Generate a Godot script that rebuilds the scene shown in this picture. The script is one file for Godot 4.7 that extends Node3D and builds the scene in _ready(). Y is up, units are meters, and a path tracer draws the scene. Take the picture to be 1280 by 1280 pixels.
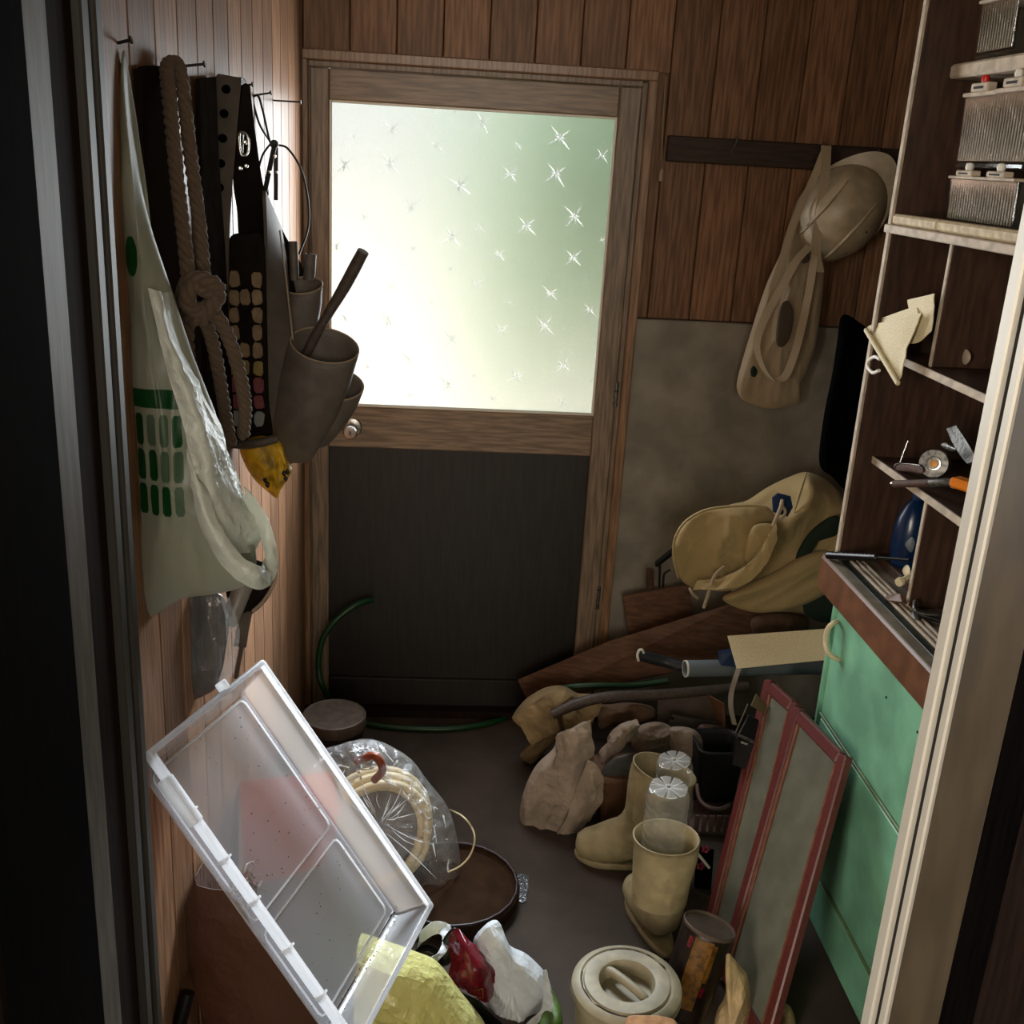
extends Node3D

var M := {}
var T := {}
var used := {}
var noise := FastNoiseLite.new()
var rng := RandomNumberGenerator.new()


# ---------------------------------------------------------------- things, parts
func numbered(called: String) -> String:
	var n: int = used.get(called, 0)
	used[called] = n + 1
	return called if n == 0 else "%s_%03d" % [called, n]


func tag(o: Node, label: String, category := "", group := "") -> void:
	o.set_meta("label", label)
	if category != "":
		o.set_meta("category", category)
	if group != "":
		o.set_meta("group", group)


func thing(called: String, label: String, category: String, base: Vector3, group := "") -> Node3D:
	var o := Node3D.new()
	o.name = numbered(called)
	add_child(o)
	o.position = base
	tag(o, label, category, group)
	return o


func origin_of(p: Node) -> Vector3:
	var at := Vector3.ZERO
	while p != self and p != null:
		at += (p as Node3D).position
		p = p.get_parent()
	return at


# commits a shape drawn in room coordinates as one named mesh under its parent
func put(s: SurfaceTool, called: String, m: Material, parent: Node = null) -> MeshInstance3D:
	s.generate_normals()
	s.index()
	var made := s.commit()
	var o := MeshInstance3D.new()
	var base := Vector3.ZERO
	if parent == null or parent == self:
		var b := made.get_aabb()
		base = Vector3(b.get_center().x, b.position.y, b.get_center().z)
		o.position = base
		o.name = numbered(called)
		parent = self
	else:
		base = origin_of(parent)
		o.name = called
	var moved := SurfaceTool.new()
	moved.append_from(made, 0, Transform3D(Basis(), -base))
	o.mesh = moved.commit()
	o.material_override = m
	parent.add_child(o, true)
	return o


func struct(s: SurfaceTool, called: String, m: Material, parent: Node = null) -> MeshInstance3D:
	var o := put(s, called, m, parent)
	if parent == null:
		o.set_meta("kind", "structure")
	return o


func solo(s: SurfaceTool, called: String, m: Material, label: String, category: String, group := "") -> MeshInstance3D:
	var o := put(s, called, m)
	tag(o, label, category, group)
	return o


# ---------------------------------------------------------------- shapes
func begin(group := 0) -> SurfaceTool:
	var s := SurfaceTool.new()
	s.begin(Mesh.PRIMITIVE_TRIANGLES)
	s.set_smooth_group(group)
	return s


func tri(s: SurfaceTool, a: Vector3, b: Vector3, c: Vector3) -> void:
	s.add_vertex(a)
	s.add_vertex(c)
	s.add_vertex(b)


func quad(s: SurfaceTool, a: Vector3, b: Vector3, c: Vector3, d: Vector3) -> void:
	tri(s, a, b, c)
	tri(s, a, c, d)


func face_out(s: SurfaceTool, p: Array, mid: Vector3) -> void:
	var n: Vector3 = (p[1] - p[0]).cross(p[2] - p[0])
	if n.dot(p[0] - mid) < 0.0:
		p.reverse()
	for i in range(1, p.size() - 1):
		tri(s, p[0], p[i], p[i + 1])


# a box with chamfered edges
func box(s: SurfaceTool, c: Vector3, size: Vector3, bev := 0.002, bas := Basis()) -> void:
	var h := size * 0.5
	bev = minf(bev, minf(h.x, minf(h.y, h.z)) * 0.45)
	s.set_smooth_group(-1)
	var at := func(g: Vector3, ax: int) -> Vector3:
		var v := Vector3(g.x * h.x, g.y * h.y, g.z * h.z)
		for k in 3:
			if k != ax:
				v[k] -= g[k] * bev
		return c + bas * v
	for ax in 3:
		var b := (ax + 1) % 3
		var d := (ax + 2) % 3
		for sg in [-1.0, 1.0]:
			var q := []
			for k in [[-1.0, -1.0], [1.0, -1.0], [1.0, 1.0], [-1.0, 1.0]]:
				var g := Vector3.ZERO
				g[ax] = sg
				g[b] = k[0]
				g[d] = k[1]
				q.append(at.call(g, ax))
			face_out(s, q, c)
		for k in [[-1.0, -1.0], [1.0, -1.0], [1.0, 1.0], [-1.0, 1.0]]:
			var g0 := Vector3.ZERO
			g0[ax] = -1.0
			g0[b] = k[0]
			g0[d] = k[1]
			var g1 := g0
			g1[ax] = 1.0
			face_out(s, [at.call(g0, b), at.call(g1, b), at.call(g1, d), at.call(g0, d)], c)
	for x in [-1.0, 1.0]:
		for y in [-1.0, 1.0]:
			for z in [-1.0, 1.0]:
				var g := Vector3(x, y, z)
				face_out(s, [at.call(g, 0), at.call(g, 1), at.call(g, 2)], c)
	s.set_smooth_group(0)


func bounds(s: SurfaceTool, lo: Vector3, hi: Vector3, bev := 0.002) -> void:
	box(s, (lo + hi) * 0.5, (hi - lo).abs(), bev)


# a bar of rectangular section from a to b; side gives the direction of its width
func beam(s: SurfaceTool, a: Vector3, b: Vector3, side: Vector3, w: float, t: float, bev := 0.002) -> void:
	var y := (b - a).normalized()
	var x := (side - y * side.dot(y)).normalized()
	box(s, (a + b) * 0.5, Vector3(w, a.distance_to(b), t), bev, Basis(x, y, x.cross(y)))


# a flat board with any outline, given in room coordinates
func board(s: SurfaceTool, p: Array, thick: float) -> void:
	var n: Vector3 = ((p[1] - p[0]).cross(p[2] - p[0])).normalized()
	if n.z < 0.0:
		n = -n
	var c := Vector3.ZERO
	for q in p:
		c += q / p.size()
	s.set_smooth_group(-1)
	var bev := minf(0.0015, thick * 0.3)
	var rim := func(k: float, inset: float) -> Array:
		var o := []
		for q in p:
			o.append(q + (c - q).normalized() * inset + n * k)
		return o
	var h := thick * 0.5
	var layers := [rim.call(-h, bev), rim.call(-h + bev, 0.0), rim.call(h - bev, 0.0), rim.call(h, bev)]
	for l in 3:
		for i in p.size():
			var j := (i + 1) % p.size()
			face_out(s, [layers[l][i], layers[l][j], layers[l + 1][j], layers[l + 1][i]], c)
	face_out(s, layers[0].duplicate(), c)
	face_out(s, layers[3].duplicate(), c)
	s.set_smooth_group(0)


func cr(a: Vector3, b: Vector3, c: Vector3, d: Vector3, t: float) -> Vector3:
	return 0.5 * ((2.0 * b) + (c - a) * t + (2.0 * a - 5.0 * b + 4.0 * c - d) * t * t + (3.0 * b - a - 3.0 * c + d) * t * t * t)


func curve(p: Array, per := 6, closed := false) -> Array:
	var o := []
	var n := p.size()
	for i in (n if closed else n - 1):
		var a: Vector3 = p[(i - 1 + n) % n] if closed or i > 0 else p[0] * 2.0 - p[1]
		var d: Vector3 = p[(i + 2) % n] if closed or i + 2 < n else p[n - 1] * 2.0 - p[n - 2]
		for k in per:
			o.append(cr(a, p[i], p[(i + 1) % n], d, float(k) / per))
	if not closed:
		o.append(p[n - 1])
	return o


# frames carried along a path without twisting
func frames(p: Array, closed := false) -> Array:
	var o := []
	var n := p.size()
	var x := Vector3.ZERO
	for i in n:
		var y: Vector3
		if closed:
			y = (p[(i + 1) % n] - p[(i - 1 + n) % n]).normalized()
		else:
			y = (p[mini(i + 1, n - 1)] - p[maxi(i - 1, 0)]).normalized()
		if x == Vector3.ZERO:
			x = y.cross(Vector3.UP if absf(y.y) < 0.9 else Vector3.RIGHT).normalized()
		x = (x - y * x.dot(y)).normalized()
		o.append(Basis(x, y, x.cross(y)))
	return o


func tube(s: SurfaceTool, p: Array, r: Variant, sides := 10, caps := true, closed := false) -> void:
	var f := frames(p, closed)
	var n := p.size()
	var rings := []
	for i in n:
		var rad: float = 0.0
		if r is Array:
			var u: float = float(i) / (n - 1) * (r.size() - 1)
			var at: int = mini(int(u), r.size() - 2)
			rad = lerpf(r[at], r[at + 1], u - at)
		else:
			rad = r
		var ring := []
		for k in sides:
			var a := TAU * k / sides
			ring.append(p[i] + f[i].x * cos(a) * rad - f[i].z * sin(a) * rad)
		rings.append(ring)
	skin(s, rings, caps, closed)


func ring_mid(r: Array) -> Vector3:
	var c := Vector3.ZERO
	for q in r:
		c += q / r.size()
	return c


# joins rings of equal size (each counted the same way round) into one surface
func skin(s: SurfaceTool, rings: Array, caps := true, closed := false) -> void:
	var n := rings.size()
	var m: int = rings[0].size()
	for i in (n if closed else n - 1):
		var a: Array = rings[i]
		var b: Array = rings[(i + 1) % n]
		for k in m:
			var j := (k + 1) % m
			quad(s, a[k], a[j], b[j], b[k])
	if caps and not closed:
		s.set_smooth_group(-1)
		var c0 := ring_mid(rings[0])
		var c1 := ring_mid(rings[n - 1])
		for k in m:
			var j := (k + 1) % m
			tri(s, c0, rings[0][j], rings[0][k])
			tri(s, c1, rings[n - 1][k], rings[n - 1][j])
		s.set_smooth_group(0)


# profile of (radius, height) turned round the y axis of a transform
func lathe(s: SurfaceTool, prof: Array, xf: Transform3D, segs := 36, squash := 1.0) -> void:
	var group := 1
	for i in prof.size() - 1:
		var a: Vector2 = prof[i]
		var b: Vector2 = prof[i + 1]
		if i > 0 and absf((a - prof[i - 1]).angle_to(b - a)) > 0.6:
			group += 1
		s.set_smooth_group(group)
		for k in segs:
			var p := []
			for q in [[k, a], [k + 1, a], [k + 1, b], [k, b]]:
				var t: float = TAU * (q[0] % segs) / segs
				p.append(xf * Vector3(cos(t) * q[1].x, q[1].y, sin(t) * q[1].x * squash))
			if b.x < 1e-5:
				tri(s, p[0], p[2], p[1])
			elif a.x < 1e-5:
				tri(s, p[0], p[3], p[2])
			else:
				quad(s, p[0], p[3], p[2], p[1])
	s.set_smooth_group(0)


# a smooth grid of points through rows of control points
func patch(ctrl: Array, nu: int, nv: int) -> Array:
	var wide := []
	for row in ctrl:
		wide.append(curve(row, nu))
	var o := []
	for c in wide[0].size():
		var col := []
		for row in wide:
			col.append(row[c])
		o.append(curve(col, nv))
	var rows := []
	for r in o[0].size():
		var row := []
		for c in o.size():
			row.append(o[c][r])
		rows.append(row)
	return rows


func grid_normals(g: Array) -> Array:
	var o := []
	var nr := g.size()
	var nc: int = g[0].size()
	for r in nr:
		var row := []
		for c in nc:
			var du: Vector3 = g[r][mini(c + 1, nc - 1)] - g[r][maxi(c - 1, 0)]
			var dv: Vector3 = g[mini(r + 1, nr - 1)][c] - g[maxi(r - 1, 0)][c]
			row.append(du.cross(dv).normalized())
		o.append(row)
	return o


# folds: ridged noise, drawn out along one axis
func fold(p: Vector3, freq: float, sd: int, stretch := Vector3.ONE, octaves := 3) -> float:
	noise.seed = sd
	noise.frequency = freq
	var q := p * stretch
	noise.fractal_octaves = octaves
	noise.fractal_type = FastNoiseLite.FRACTAL_RIDGED
	return noise.get_noise_3dv(q)


func soft(p: Vector3, freq: float, sd: int) -> float:
	noise.seed = sd
	noise.frequency = freq
	noise.fractal_octaves = 2
	noise.fractal_type = FastNoiseLite.FRACTAL_FBM
	return noise.get_noise_3dv(p)


func rumple(g: Array, amp: float, freq: float, sd: int, stretch := Vector3.ONE) -> Array:
	var n := grid_normals(g)
	for r in g.size():
		for c in g[0].size():
			g[r][c] += n[r][c] * amp * fold(g[r][c], freq, sd, stretch)
	return g


# a sheet of cloth, paper or film with a thickness
func sheet(s: SurfaceTool, g: Array, thick: float) -> void:
	var n := grid_normals(g)
	var nr := g.size()
	var nc: int = g[0].size()
	var front := []
	var back := []
	for r in nr:
		var a := []
		var b := []
		for c in nc:
			a.append(g[r][c] + n[r][c] * thick * 0.5)
			b.append(g[r][c] - n[r][c] * thick * 0.5)
		front.append(a)
		back.append(b)
	for r in nr - 1:
		for c in nc - 1:
			s.set_smooth_group(1)
			quad(s, front[r][c], front[r][c + 1], front[r + 1][c + 1], front[r + 1][c])
			s.set_smooth_group(2)
			quad(s, back[r][c], back[r + 1][c], back[r + 1][c + 1], back[r][c + 1])
	s.set_smooth_group(3)
	for c in nc - 1:
		quad(s, front[0][c], back[0][c], back[0][c + 1], front[0][c + 1])
		quad(s, front[nr - 1][c], front[nr - 1][c + 1], back[nr - 1][c + 1], back[nr - 1][c])
	for r in nr - 1:
		quad(s, front[r][0], front[r + 1][0], back[r + 1][0], back[r][0])
		quad(s, front[r][nc - 1], back[r][nc - 1], back[r + 1][nc - 1], front[r + 1][nc - 1])
	s.set_smooth_group(0)


# a band of cloth or leather along a path; side gives the direction of its width at each end
func band(s: SurfaceTool, p: Array, w: float, side: Vector3, thick := 0.003, per := 6) -> void:
	var c := curve(p, per)
	var g := []
	for q in c:
		g.append([q - side * w * 0.5, q - side * w * 0.17, q + side * w * 0.17, q + side * w * 0.5])
	sheet(s, g, thick)


# a stuffed or crumpled body inside an outline (which its middle can see all round)
func pillow(s: SurfaceTool, outline: Array, nrm: Vector3, front: float, back: float, o := {}) -> void:
	var ring: Array = curve(outline, o.get("per", 6), true)
	var n := ring.size()
	var c := ring_mid(ring)
	if o.has("mid"):
		c = o.mid
	var amp: float = o.get("amp", 0.0)
	var freq: float = o.get("freq", 12.0)
	var sd: int = o.get("seed", 1)
	var st: Vector3 = o.get("stretch", Vector3.ONE)
	var rad: float = o.get("radial", 0.0)
	var rings: int = o.get("rings", 14)
	nrm = nrm.normalized()
	var dir: Vector3 = o.get("dir", Vector3.ZERO)
	if dir != Vector3.ZERO:
		dir = dir.normalized()
	if o.get("flat", false):
		s.set_smooth_group(-1)
	var turn := 0.0
	for i in n:
		turn += (ring[i] - c).cross(ring[(i + 1) % n] - c).dot(nrm)
	if turn < 0.0:
		ring.reverse()
	var lo := Vector2(1e9, 1e9)
	var hi := -lo
	for q in ring:
		lo = Vector2(minf(lo.x, q.x), minf(lo.y, q.y))
		hi = Vector2(maxf(hi.x, q.x), maxf(hi.y, q.y))
	for side in [1.0, -1.0]:
		var d: float = front if side > 0.0 else back
		var layers := []
		for k in range(rings + 1):
			var t := sin(PI * 0.5 * k / rings)
			var row := []
			for i in n:
				var p: Vector3 = c + (ring[i] - c) * t
				var hgt := d * pow(maxf(0.0, 1.0 - t * t), o.get("round", 0.5))
				var w: float = (amp * fold(p - dir * p.dot(dir) * 0.82 + nrm * side * 0.3, freq, sd, st, o.get("oct", 3)) + o.get("amp2", 0.0) * fold(p - dir * p.dot(dir) * 0.6 + nrm * side, o.get("freq2", 30.0), sd + 1, st, 2)) * minf(1.0, 3.0 * (1.0 - t * t) + 0.15 * signf(d)) if amp != 0.0 else 0.0
				if rad != 0.0:
					w += rad * t * (1.0 - t * t * 0.8) * soft(Vector3(cos(TAU * i / n), sin(TAU * i / n), t * 0.25 + side) * 3.0, 1.6, sd)
				if k == rings:
					w = 0.0
				row.append(p + nrm * side * (hgt + w))
			layers.append(row)
		for k in rings:
			for i in n:
				var j := (i + 1) % n
				var q := [layers[k][i], layers[k + 1][i], layers[k + 1][j], layers[k][j]]
				if side < 0.0:
					q.reverse()
				if o.has("uv"):
					for v in [0, 2, 1, 0, 3, 2]:
						s.set_uv(Vector2((q[v].x - lo.x) / (hi.x - lo.x), 1.0 - (q[v].y - lo.y) / (hi.y - lo.y)))
						s.add_vertex(q[v])
				else:
					quad(s, q[0], q[1], q[2], q[3])


# twisted rope: three strands round the path
func rope(s: SurfaceTool, p: Array, r: float, turn := 0.035) -> void:
	var c := curve(p, 14)
	var f := frames(c)
	for k in 3:
		var line := []
		var run := 0.0
		for i in c.size():
			if i > 0:
				run += c[i].distance_to(c[i - 1])
			var a := TAU * (run / turn + k / 3.0)
			line.append(c[i] + (f[i].x * cos(a) + f[i].z * sin(a)) * r * 0.5)
		tube(s, line, r * 0.56, 6)


func axis(at: Vector3, up: Vector3, ahead := Vector3.BACK) -> Transform3D:
	var y := up.normalized()
	if absf(y.dot(ahead.normalized())) > 0.99:
		ahead = Vector3.UP if absf(y.y) < 0.9 else Vector3.RIGHT
	var z := (ahead - y * ahead.dot(y)).normalized()
	return Transform3D(Basis(y.cross(z), y, z), at)


# ---------------------------------------------------------------- materials
func speck(called: String, lo: float, hi: float, freq: float, octaves: int, kind := FastNoiseLite.TYPE_SIMPLEX_SMOOTH, fractal := FastNoiseLite.FRACTAL_FBM, a := 0.25, b := 0.75) -> void:
	var n := FastNoiseLite.new()
	n.noise_type = kind
	n.frequency = freq
	n.fractal_octaves = octaves
	n.fractal_type = fractal
	n.seed = T.size() + 3
	var t := NoiseTexture2D.new()
	t.width = 512
	t.height = 512
	t.seamless = true
	t.noise = n
	var g := Gradient.new()
	g.set_color(0, Color(lo, lo, lo))
	g.set_color(1, Color(hi, hi, hi))
	g.set_offset(0, a)
	g.set_offset(1, b)
	t.color_ramp = g
	T[called] = t


func mat(called: String, col: Color, rough := 0.7, tex := "", scale := Vector3.ONE, o := {}) -> StandardMaterial3D:
	var m := StandardMaterial3D.new()
	m.resource_name = called
	m.albedo_color = col
	m.roughness = rough
	m.metallic = o.get("metal", 0.0)
	m.metallic_specular = o.get("spec", 0.5)
	m.uv1_triplanar = true
	m.uv1_world_triplanar = true
	m.uv1_scale = scale
	m.uv1_offset = o.get("off", Vector3.ZERO)
	m.cull_mode = BaseMaterial3D.CULL_DISABLED
	if tex != "":
		m.albedo_texture = T[tex]
	if o.has("bump"):
		m.heightmap_enabled = true
		m.heightmap_texture = T[o.bump]
		m.heightmap_scale = o.get("deep", 0.1)
	if o.has("alpha"):
		m.transparency = BaseMaterial3D.TRANSPARENCY_ALPHA
		m.albedo_color.a = o.alpha
	if o.has("back"):
		m.backlight_enabled = true
		m.backlight = o.back
	if o.has("coat"):
		m.clearcoat_enabled = true
		m.clearcoat = o.coat
		m.clearcoat_roughness = o.get("coat_rough", 0.2)
	if o.has("rim"):
		m.rim_enabled = true
		m.rim = o.rim
		m.rim_tint = 0.5
	M[called] = m
	return m


# ================================================================ the scene
func _ready() -> void:
	var cam := Camera3D.new()
	cam.name = "camera"
	cam.position = Vector3(0, 1.585, 0)
	cam.rotation_degrees = Vector3(-18.432, -4.532, 3.348)
	cam.fov = 51.2
	cam.near = 0.02
	cam.far = 200.0
	cam.current = true
	add_child(cam)

	var sky := ProceduralSkyMaterial.new()
	sky.sky_top_color = Color(0.86, 0.9, 0.94)
	sky.sky_horizon_color = Color(0.97, 0.98, 0.97)
	sky.ground_horizon_color = Color(0.8, 0.8, 0.76)
	sky.ground_bottom_color = Color(0.6, 0.58, 0.54)
	sky.sky_energy_multiplier = 1.08
	sky.ground_energy_multiplier = 0.9
	var env := Environment.new()
	env.background_mode = Environment.BG_SKY
	env.sky = Sky.new()
	env.sky.sky_material = sky
	env.tonemap_mode = Environment.TONE_MAPPER_LINEAR
	env.tonemap_exposure = 1.0
	env.sdfgi_enabled = true
	env.ssao_enabled = true
	env.ssil_enabled = true
	var we := WorldEnvironment.new()
	we.name = "environment"
	we.environment = env
	add_child(we)

	var sun := DirectionalLight3D.new()   # high sun over the yard behind the door
	sun.name = "sun"
	sun.light_color = Color(1.0, 0.97, 0.94)
	sun.light_energy = 4.2
	sun.light_angular_distance = 2.0
	sun.shadow_enabled = true
	sun.position = Vector3(-3, 6, -6)
	add_child(sun)
	sun.look_at_from_position(Vector3(-3.2, 5.5, -4.5), Vector3(0, 0, -4.2), Vector3.UP)

	var day := AreaLight3D.new()   # daylight let in by the frosted pane
	day.name = "door_glass_daylight"
	day.area_size = Vector2(0.72, 0.76)
	day.area_normalize_energy = true
	day.light_color = Color(0.96, 0.985, 1.0)
	day.light_energy = 1.6
	day.area_range = 12.0
	day.shadow_enabled = true
	day.rotation_degrees = Vector3(0, 180, 0)
	day.position = Vector3(0.072, 1.304, -2.79)
	add_child(day)

	var beam_in := SpotLight3D.new()   # the sun behind the frosted pane, scattered down into the room
	beam_in.name = "sunlit_glass_glow"
	beam_in.light_color = Color(0.90, 0.95, 1.0)
	beam_in.light_energy = 5.0
	beam_in.light_size = 0.22
	beam_in.spot_angle = 34.0
	beam_in.spot_angle_attenuation = 1.0
	beam_in.spot_range = 12.0
	beam_in.shadow_enabled = true
	add_child(beam_in)
	beam_in.look_at_from_position(Vector3(0.12, 1.30, -2.76), Vector3(-0.26, 0.40, -1.62), Vector3.UP)

	var hall := AreaLight3D.new()   # the dim window of the hall behind the camera
	hall.name = "hall_window_daylight"
	hall.area_size = Vector2(1.3, 1.2)
	hall.area_normalize_energy = true
	hall.light_color = Color(1.0, 0.96, 0.9)
	hall.light_energy = 12.0
	hall.area_range = 12.0
	hall.shadow_enabled = true
	hall.rotation_degrees = Vector3(0, -90, 0)
	hall.position = Vector3(-1.755, 1.62, 1.65)
	add_child(hall)

	var rear := AreaLight3D.new()   # added fill light straight behind the camera, set before a made-up window
	rear.name = "rear_fill"
	rear.area_size = Vector2(1.5, 1.1)
	rear.area_normalize_energy = true
	rear.light_color = Color(1.0, 0.95, 0.88)
	rear.light_energy = 4.5
	rear.area_range = 12.0
	rear.shadow_enabled = true
	rear.position = Vector3(0.25, 1.75, 2.44)
	add_child(rear)

	textures()
	materials()
	shell()
	door()
	yard()
	left_wall()
	left_floor()
	cabinet()
	shelf_things()
	right_floor()
	back_corner()


func textures() -> void:
	speck("blotch", 0.84, 1.0, 0.008, 5)
	speck("grain", 0.74, 1.0, 0.02, 5)
	speck("fine", 0.84, 1.0, 0.12, 3)
	speck("dirt", 0.62, 1.0, 0.014, 5, FastNoiseLite.TYPE_SIMPLEX_SMOOTH, FastNoiseLite.FRACTAL_FBM, 0.3, 0.55)
	speck("chips", 0.78, 1.0, 0.05, 4, FastNoiseLite.TYPE_SIMPLEX_SMOOTH, FastNoiseLite.FRACTAL_FBM, 0.28, 0.42)
	speck("frost", 0.0, 1.0, 0.11, 2)
	speck("crease", 0.0, 1.0, 0.012, 4, FastNoiseLite.TYPE_SIMPLEX_SMOOTH, FastNoiseLite.FRACTAL_RIDGED, 0.1, 0.95)
	var im := Image.create(64, 64, false, Image.FORMAT_RGB8)
	for y in 64:
		for x in 64:
			var over := (x / 4 + y / 4) % 2 == 0
			var k := sin(PI * ((x if over else y) % 4 + 0.5) / 4.0)
			var v := 0.68 + 0.32 * k
			im.set_pixel(x, y, Color(v, v, v))
	T.weave = ImageTexture.create_from_image(im)
	# the printed side of the shopping bag: rows of green lozenges under a broad green band
	var pr := Image.create(256, 512, false, Image.FORMAT_RGB8)
	var white := Color(0.9, 0.92, 0.89)
	var green := Color(0.05, 0.42, 0.2)
	var pale := Color(0.5, 0.64, 0.55)
	pr.fill(white)
	pr.fill_rect(Rect2i(0, 279, 140, 17), green)
	for row in 3:
		for col in 6:
			var x0 := 1 + col * 26
			var y0 := 302 + row * 33
			if x0 > 132 - row * 10:
				continue
			var tone: Color = [green, pale, green, green, pale][(col * 3 + row * 2) % 5]
			for y in 29:
				for x in 20:
					var dx := maxf(0.0, absf(x - 9.5) - 3.0) / 6.5
					var dy := maxf(0.0, absf(y - 14.0) - 9.0) / 5.5
					if dx * dx + dy * dy < 1.0:
						pr.set_pixel(x0 + x, y0 + y, tone)
	for y in 34:
		for x in 26:
			if pow((x - 13) / 13.0, 2) + pow((y - 17) / 17.0, 2) < 1.0:
				pr.set_pixel(27 + x, 147 + y, green)
	T.print = ImageTexture.create_from_image(pr)


func materials() -> void:
	# the wall boards: four tones of one stained plywood
	for k in 4:
		var t: float = [1.0, 0.9, 1.08, 0.96][k]
		mat("wall_board_%d" % k, Color(0.60 * t, 0.445 * t, 0.33 * t), 0.44, "grain", Vector3(9, 0.55, 9), {"off": Vector3(k * 0.37, k * 0.21, k * 0.13), "bump": "grain", "deep": 0.05, "spec": 0.33})
	mat("wall_back_side", Color(0.12, 0.08, 0.06), 0.9)
	mat("door_wood", Color(0.57, 0.49, 0.41), 0.42, "grain", Vector3(9, 0.6, 9), {"bump": "grain", "deep": 0.05})
	mat("rail_wood", Color(0.59, 0.50, 0.41), 0.4, "grain", Vector3(0.7, 8, 8), {"bump": "grain", "deep": 0.05})
	mat("door_wood_shaded", Color(0.145, 0.125, 0.105), 0.5, "grain", Vector3(7, 0.5, 7))  # brown door wood, darkened in its colour for the shade low down
	mat("casing", Color(0.62, 0.48, 0.36), 0.35, "grain", Vector3(9, 0.6, 9))
	mat("wall_grey", Color(0.60, 0.575, 0.525), 0.75, "blotch", Vector3(1.3, 1.3, 1.3), {"bump": "fine", "deep": 0.03})
	mat("concrete", Color(0.275, 0.225, 0.185), 0.9, "blotch", Vector3(1.2, 1.2, 1.2), {"bump": "fine", "deep": 0.12})
	mat("ceiling", Color(0.6, 0.55, 0.48), 0.9, "blotch")
	mat("plaster", Color(0.66, 0.61, 0.54), 0.9, "blotch")
	mat("dark_wood", Color(0.15, 0.10, 0.075), 0.85, "grain", Vector3(8, 0.6, 8), {"spec": 0.2})
	mat("black_wood", Color(0.055, 0.04, 0.035), 0.95, "grain", Vector3(8, 0.6, 8), {"spec": 0.1})
	mat("aluminium", Color(0.86, 0.84, 0.79), 0.5, "", Vector3.ONE, {"metal": 0.25})
	mat("aluminium_shaded", Color(0.21, 0.20, 0.185), 0.55, "", Vector3.ONE, {"metal": 0.3})  # the same aluminium, darkened for the shade on the left jamb
	mat("jamb_right", Color(0.36, 0.305, 0.225), 0.6, "blotch", Vector3(3, 1, 3))
	mat("jamb_left", Color(0.36, 0.335, 0.29), 0.6, "grain", Vector3(6, 0.8, 6))
	mat("groove", Color(0.1, 0.085, 0.075), 0.7)
	mat("steel", Color(0.75, 0.74, 0.72), 0.25, "", Vector3.ONE, {"metal": 1.0})
	mat("dull_steel", Color(0.5, 0.49, 0.47), 0.45, "dirt", Vector3(12, 12, 12), {"metal": 0.9})
	mat("wire", Color(0.12, 0.12, 0.115), 0.45, "", Vector3.ONE, {"metal": 0.6})
	mat("nail", Color(0.2, 0.19, 0.18), 0.4, "", Vector3.ONE, {"metal": 0.8})
	var g := mat("frosted_glass", Color(0.97, 0.99, 0.98, 0.0), 0.44)
	g.refraction_enabled = true
	g.refraction_scale = 0.05
	g.heightmap_enabled = true
	g.heightmap_texture = T.frost
	g.heightmap_scale = 0.025
	g.uv1_scale = Vector3(3, 3, 3)
	var c := mat("cut_glass", Color(0.98, 1.0, 0.99, 0.0), 0.04)
	c.refraction_enabled = true
	c.refraction_scale = 0.05
	# leathers, cloths
	mat("leather", Color(0.36, 0.325, 0.29), 0.6, "blotch", Vector3(5, 5, 5), {"bump": "fine", "deep": 0.05})
	mat("leather_dark", Color(0.13, 0.108, 0.095), 0.85, "blotch", Vector3(5, 5, 5), {"spec": 0.0, "bump": "fine", "deep": 0.04})
	mat("leather_edge", Color(0.55, 0.48, 0.4), 0.6)
	mat("rope", Color(0.36, 0.29, 0.225), 0.9, "fine", Vector3(8, 8, 8), {"rim": 0.4})
	mat("bag_print", Color(0.66, 0.66, 0.61), 0.4, "", Vector3.ONE, {"back": Color(0.5, 0.52, 0.48), "bump": "crease", "deep": 0.4})
	M.bag_print.heightmap_enabled = false
	M.bag_print.uv1_triplanar = false
	M.bag_print.albedo_texture = T.print
	mat("bag_white", Color(0.84, 0.86, 0.83), 0.33, "", Vector3.ONE, {"back": Color(0.7, 0.72, 0.68), "bump": "crease", "deep": 0.25})
	M.bag_white.uv1_scale = Vector3(4, 4, 4)
	mat("bag_garbage", Color(0.9, 0.92, 0.93), 0.3, "", Vector3.ONE, {"back": Color(0.55, 0.56, 0.57), "bump": "crease", "deep": 0.35})
	M.bag_garbage.uv1_scale = Vector3(3, 3, 3)
	mat("bag_yellow", Color(0.88, 0.86, 0.56), 0.24, "", Vector3.ONE, {"back": Color(0.6, 0.58, 0.3), "bump": "crease", "deep": 0.5})
	M.bag_yellow.uv1_scale = Vector3(3, 3, 3)
	mat("film_grey", Color(0.36, 0.37, 0.375), 0.22, "", Vector3.ONE, {"alpha": 0.7, "bump": "crease", "deep": 0.2})
	M.film_grey.uv1_scale = Vector3(4, 4, 4)
	mat("film_clear", Color(0.95, 0.96, 0.97), 0.17, "", Vector3.ONE, {"alpha": 0.1, "spec": 1.0, "bump": "crease", "deep": 0.5})
	M.film_clear.uv1_scale = Vector3(5, 5, 5)
	mat("tray_clear", Color(0.95, 0.96, 0.98), 0.2, "", Vector3.ONE, {"alpha": 0.21, "back": Color(0.36, 0.36, 0.38)})
	mat("tray_edge", Color(0.93, 0.94, 0.95), 0.2, "", Vector3.ONE, {"alpha": 0.7, "back": Color(1.3, 1.3, 1.3)})
	mat("bottle", Color(0.92, 0.95, 0.96), 0.06, "", Vector3.ONE, {"alpha": 0.06, "spec": 0.9})
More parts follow.
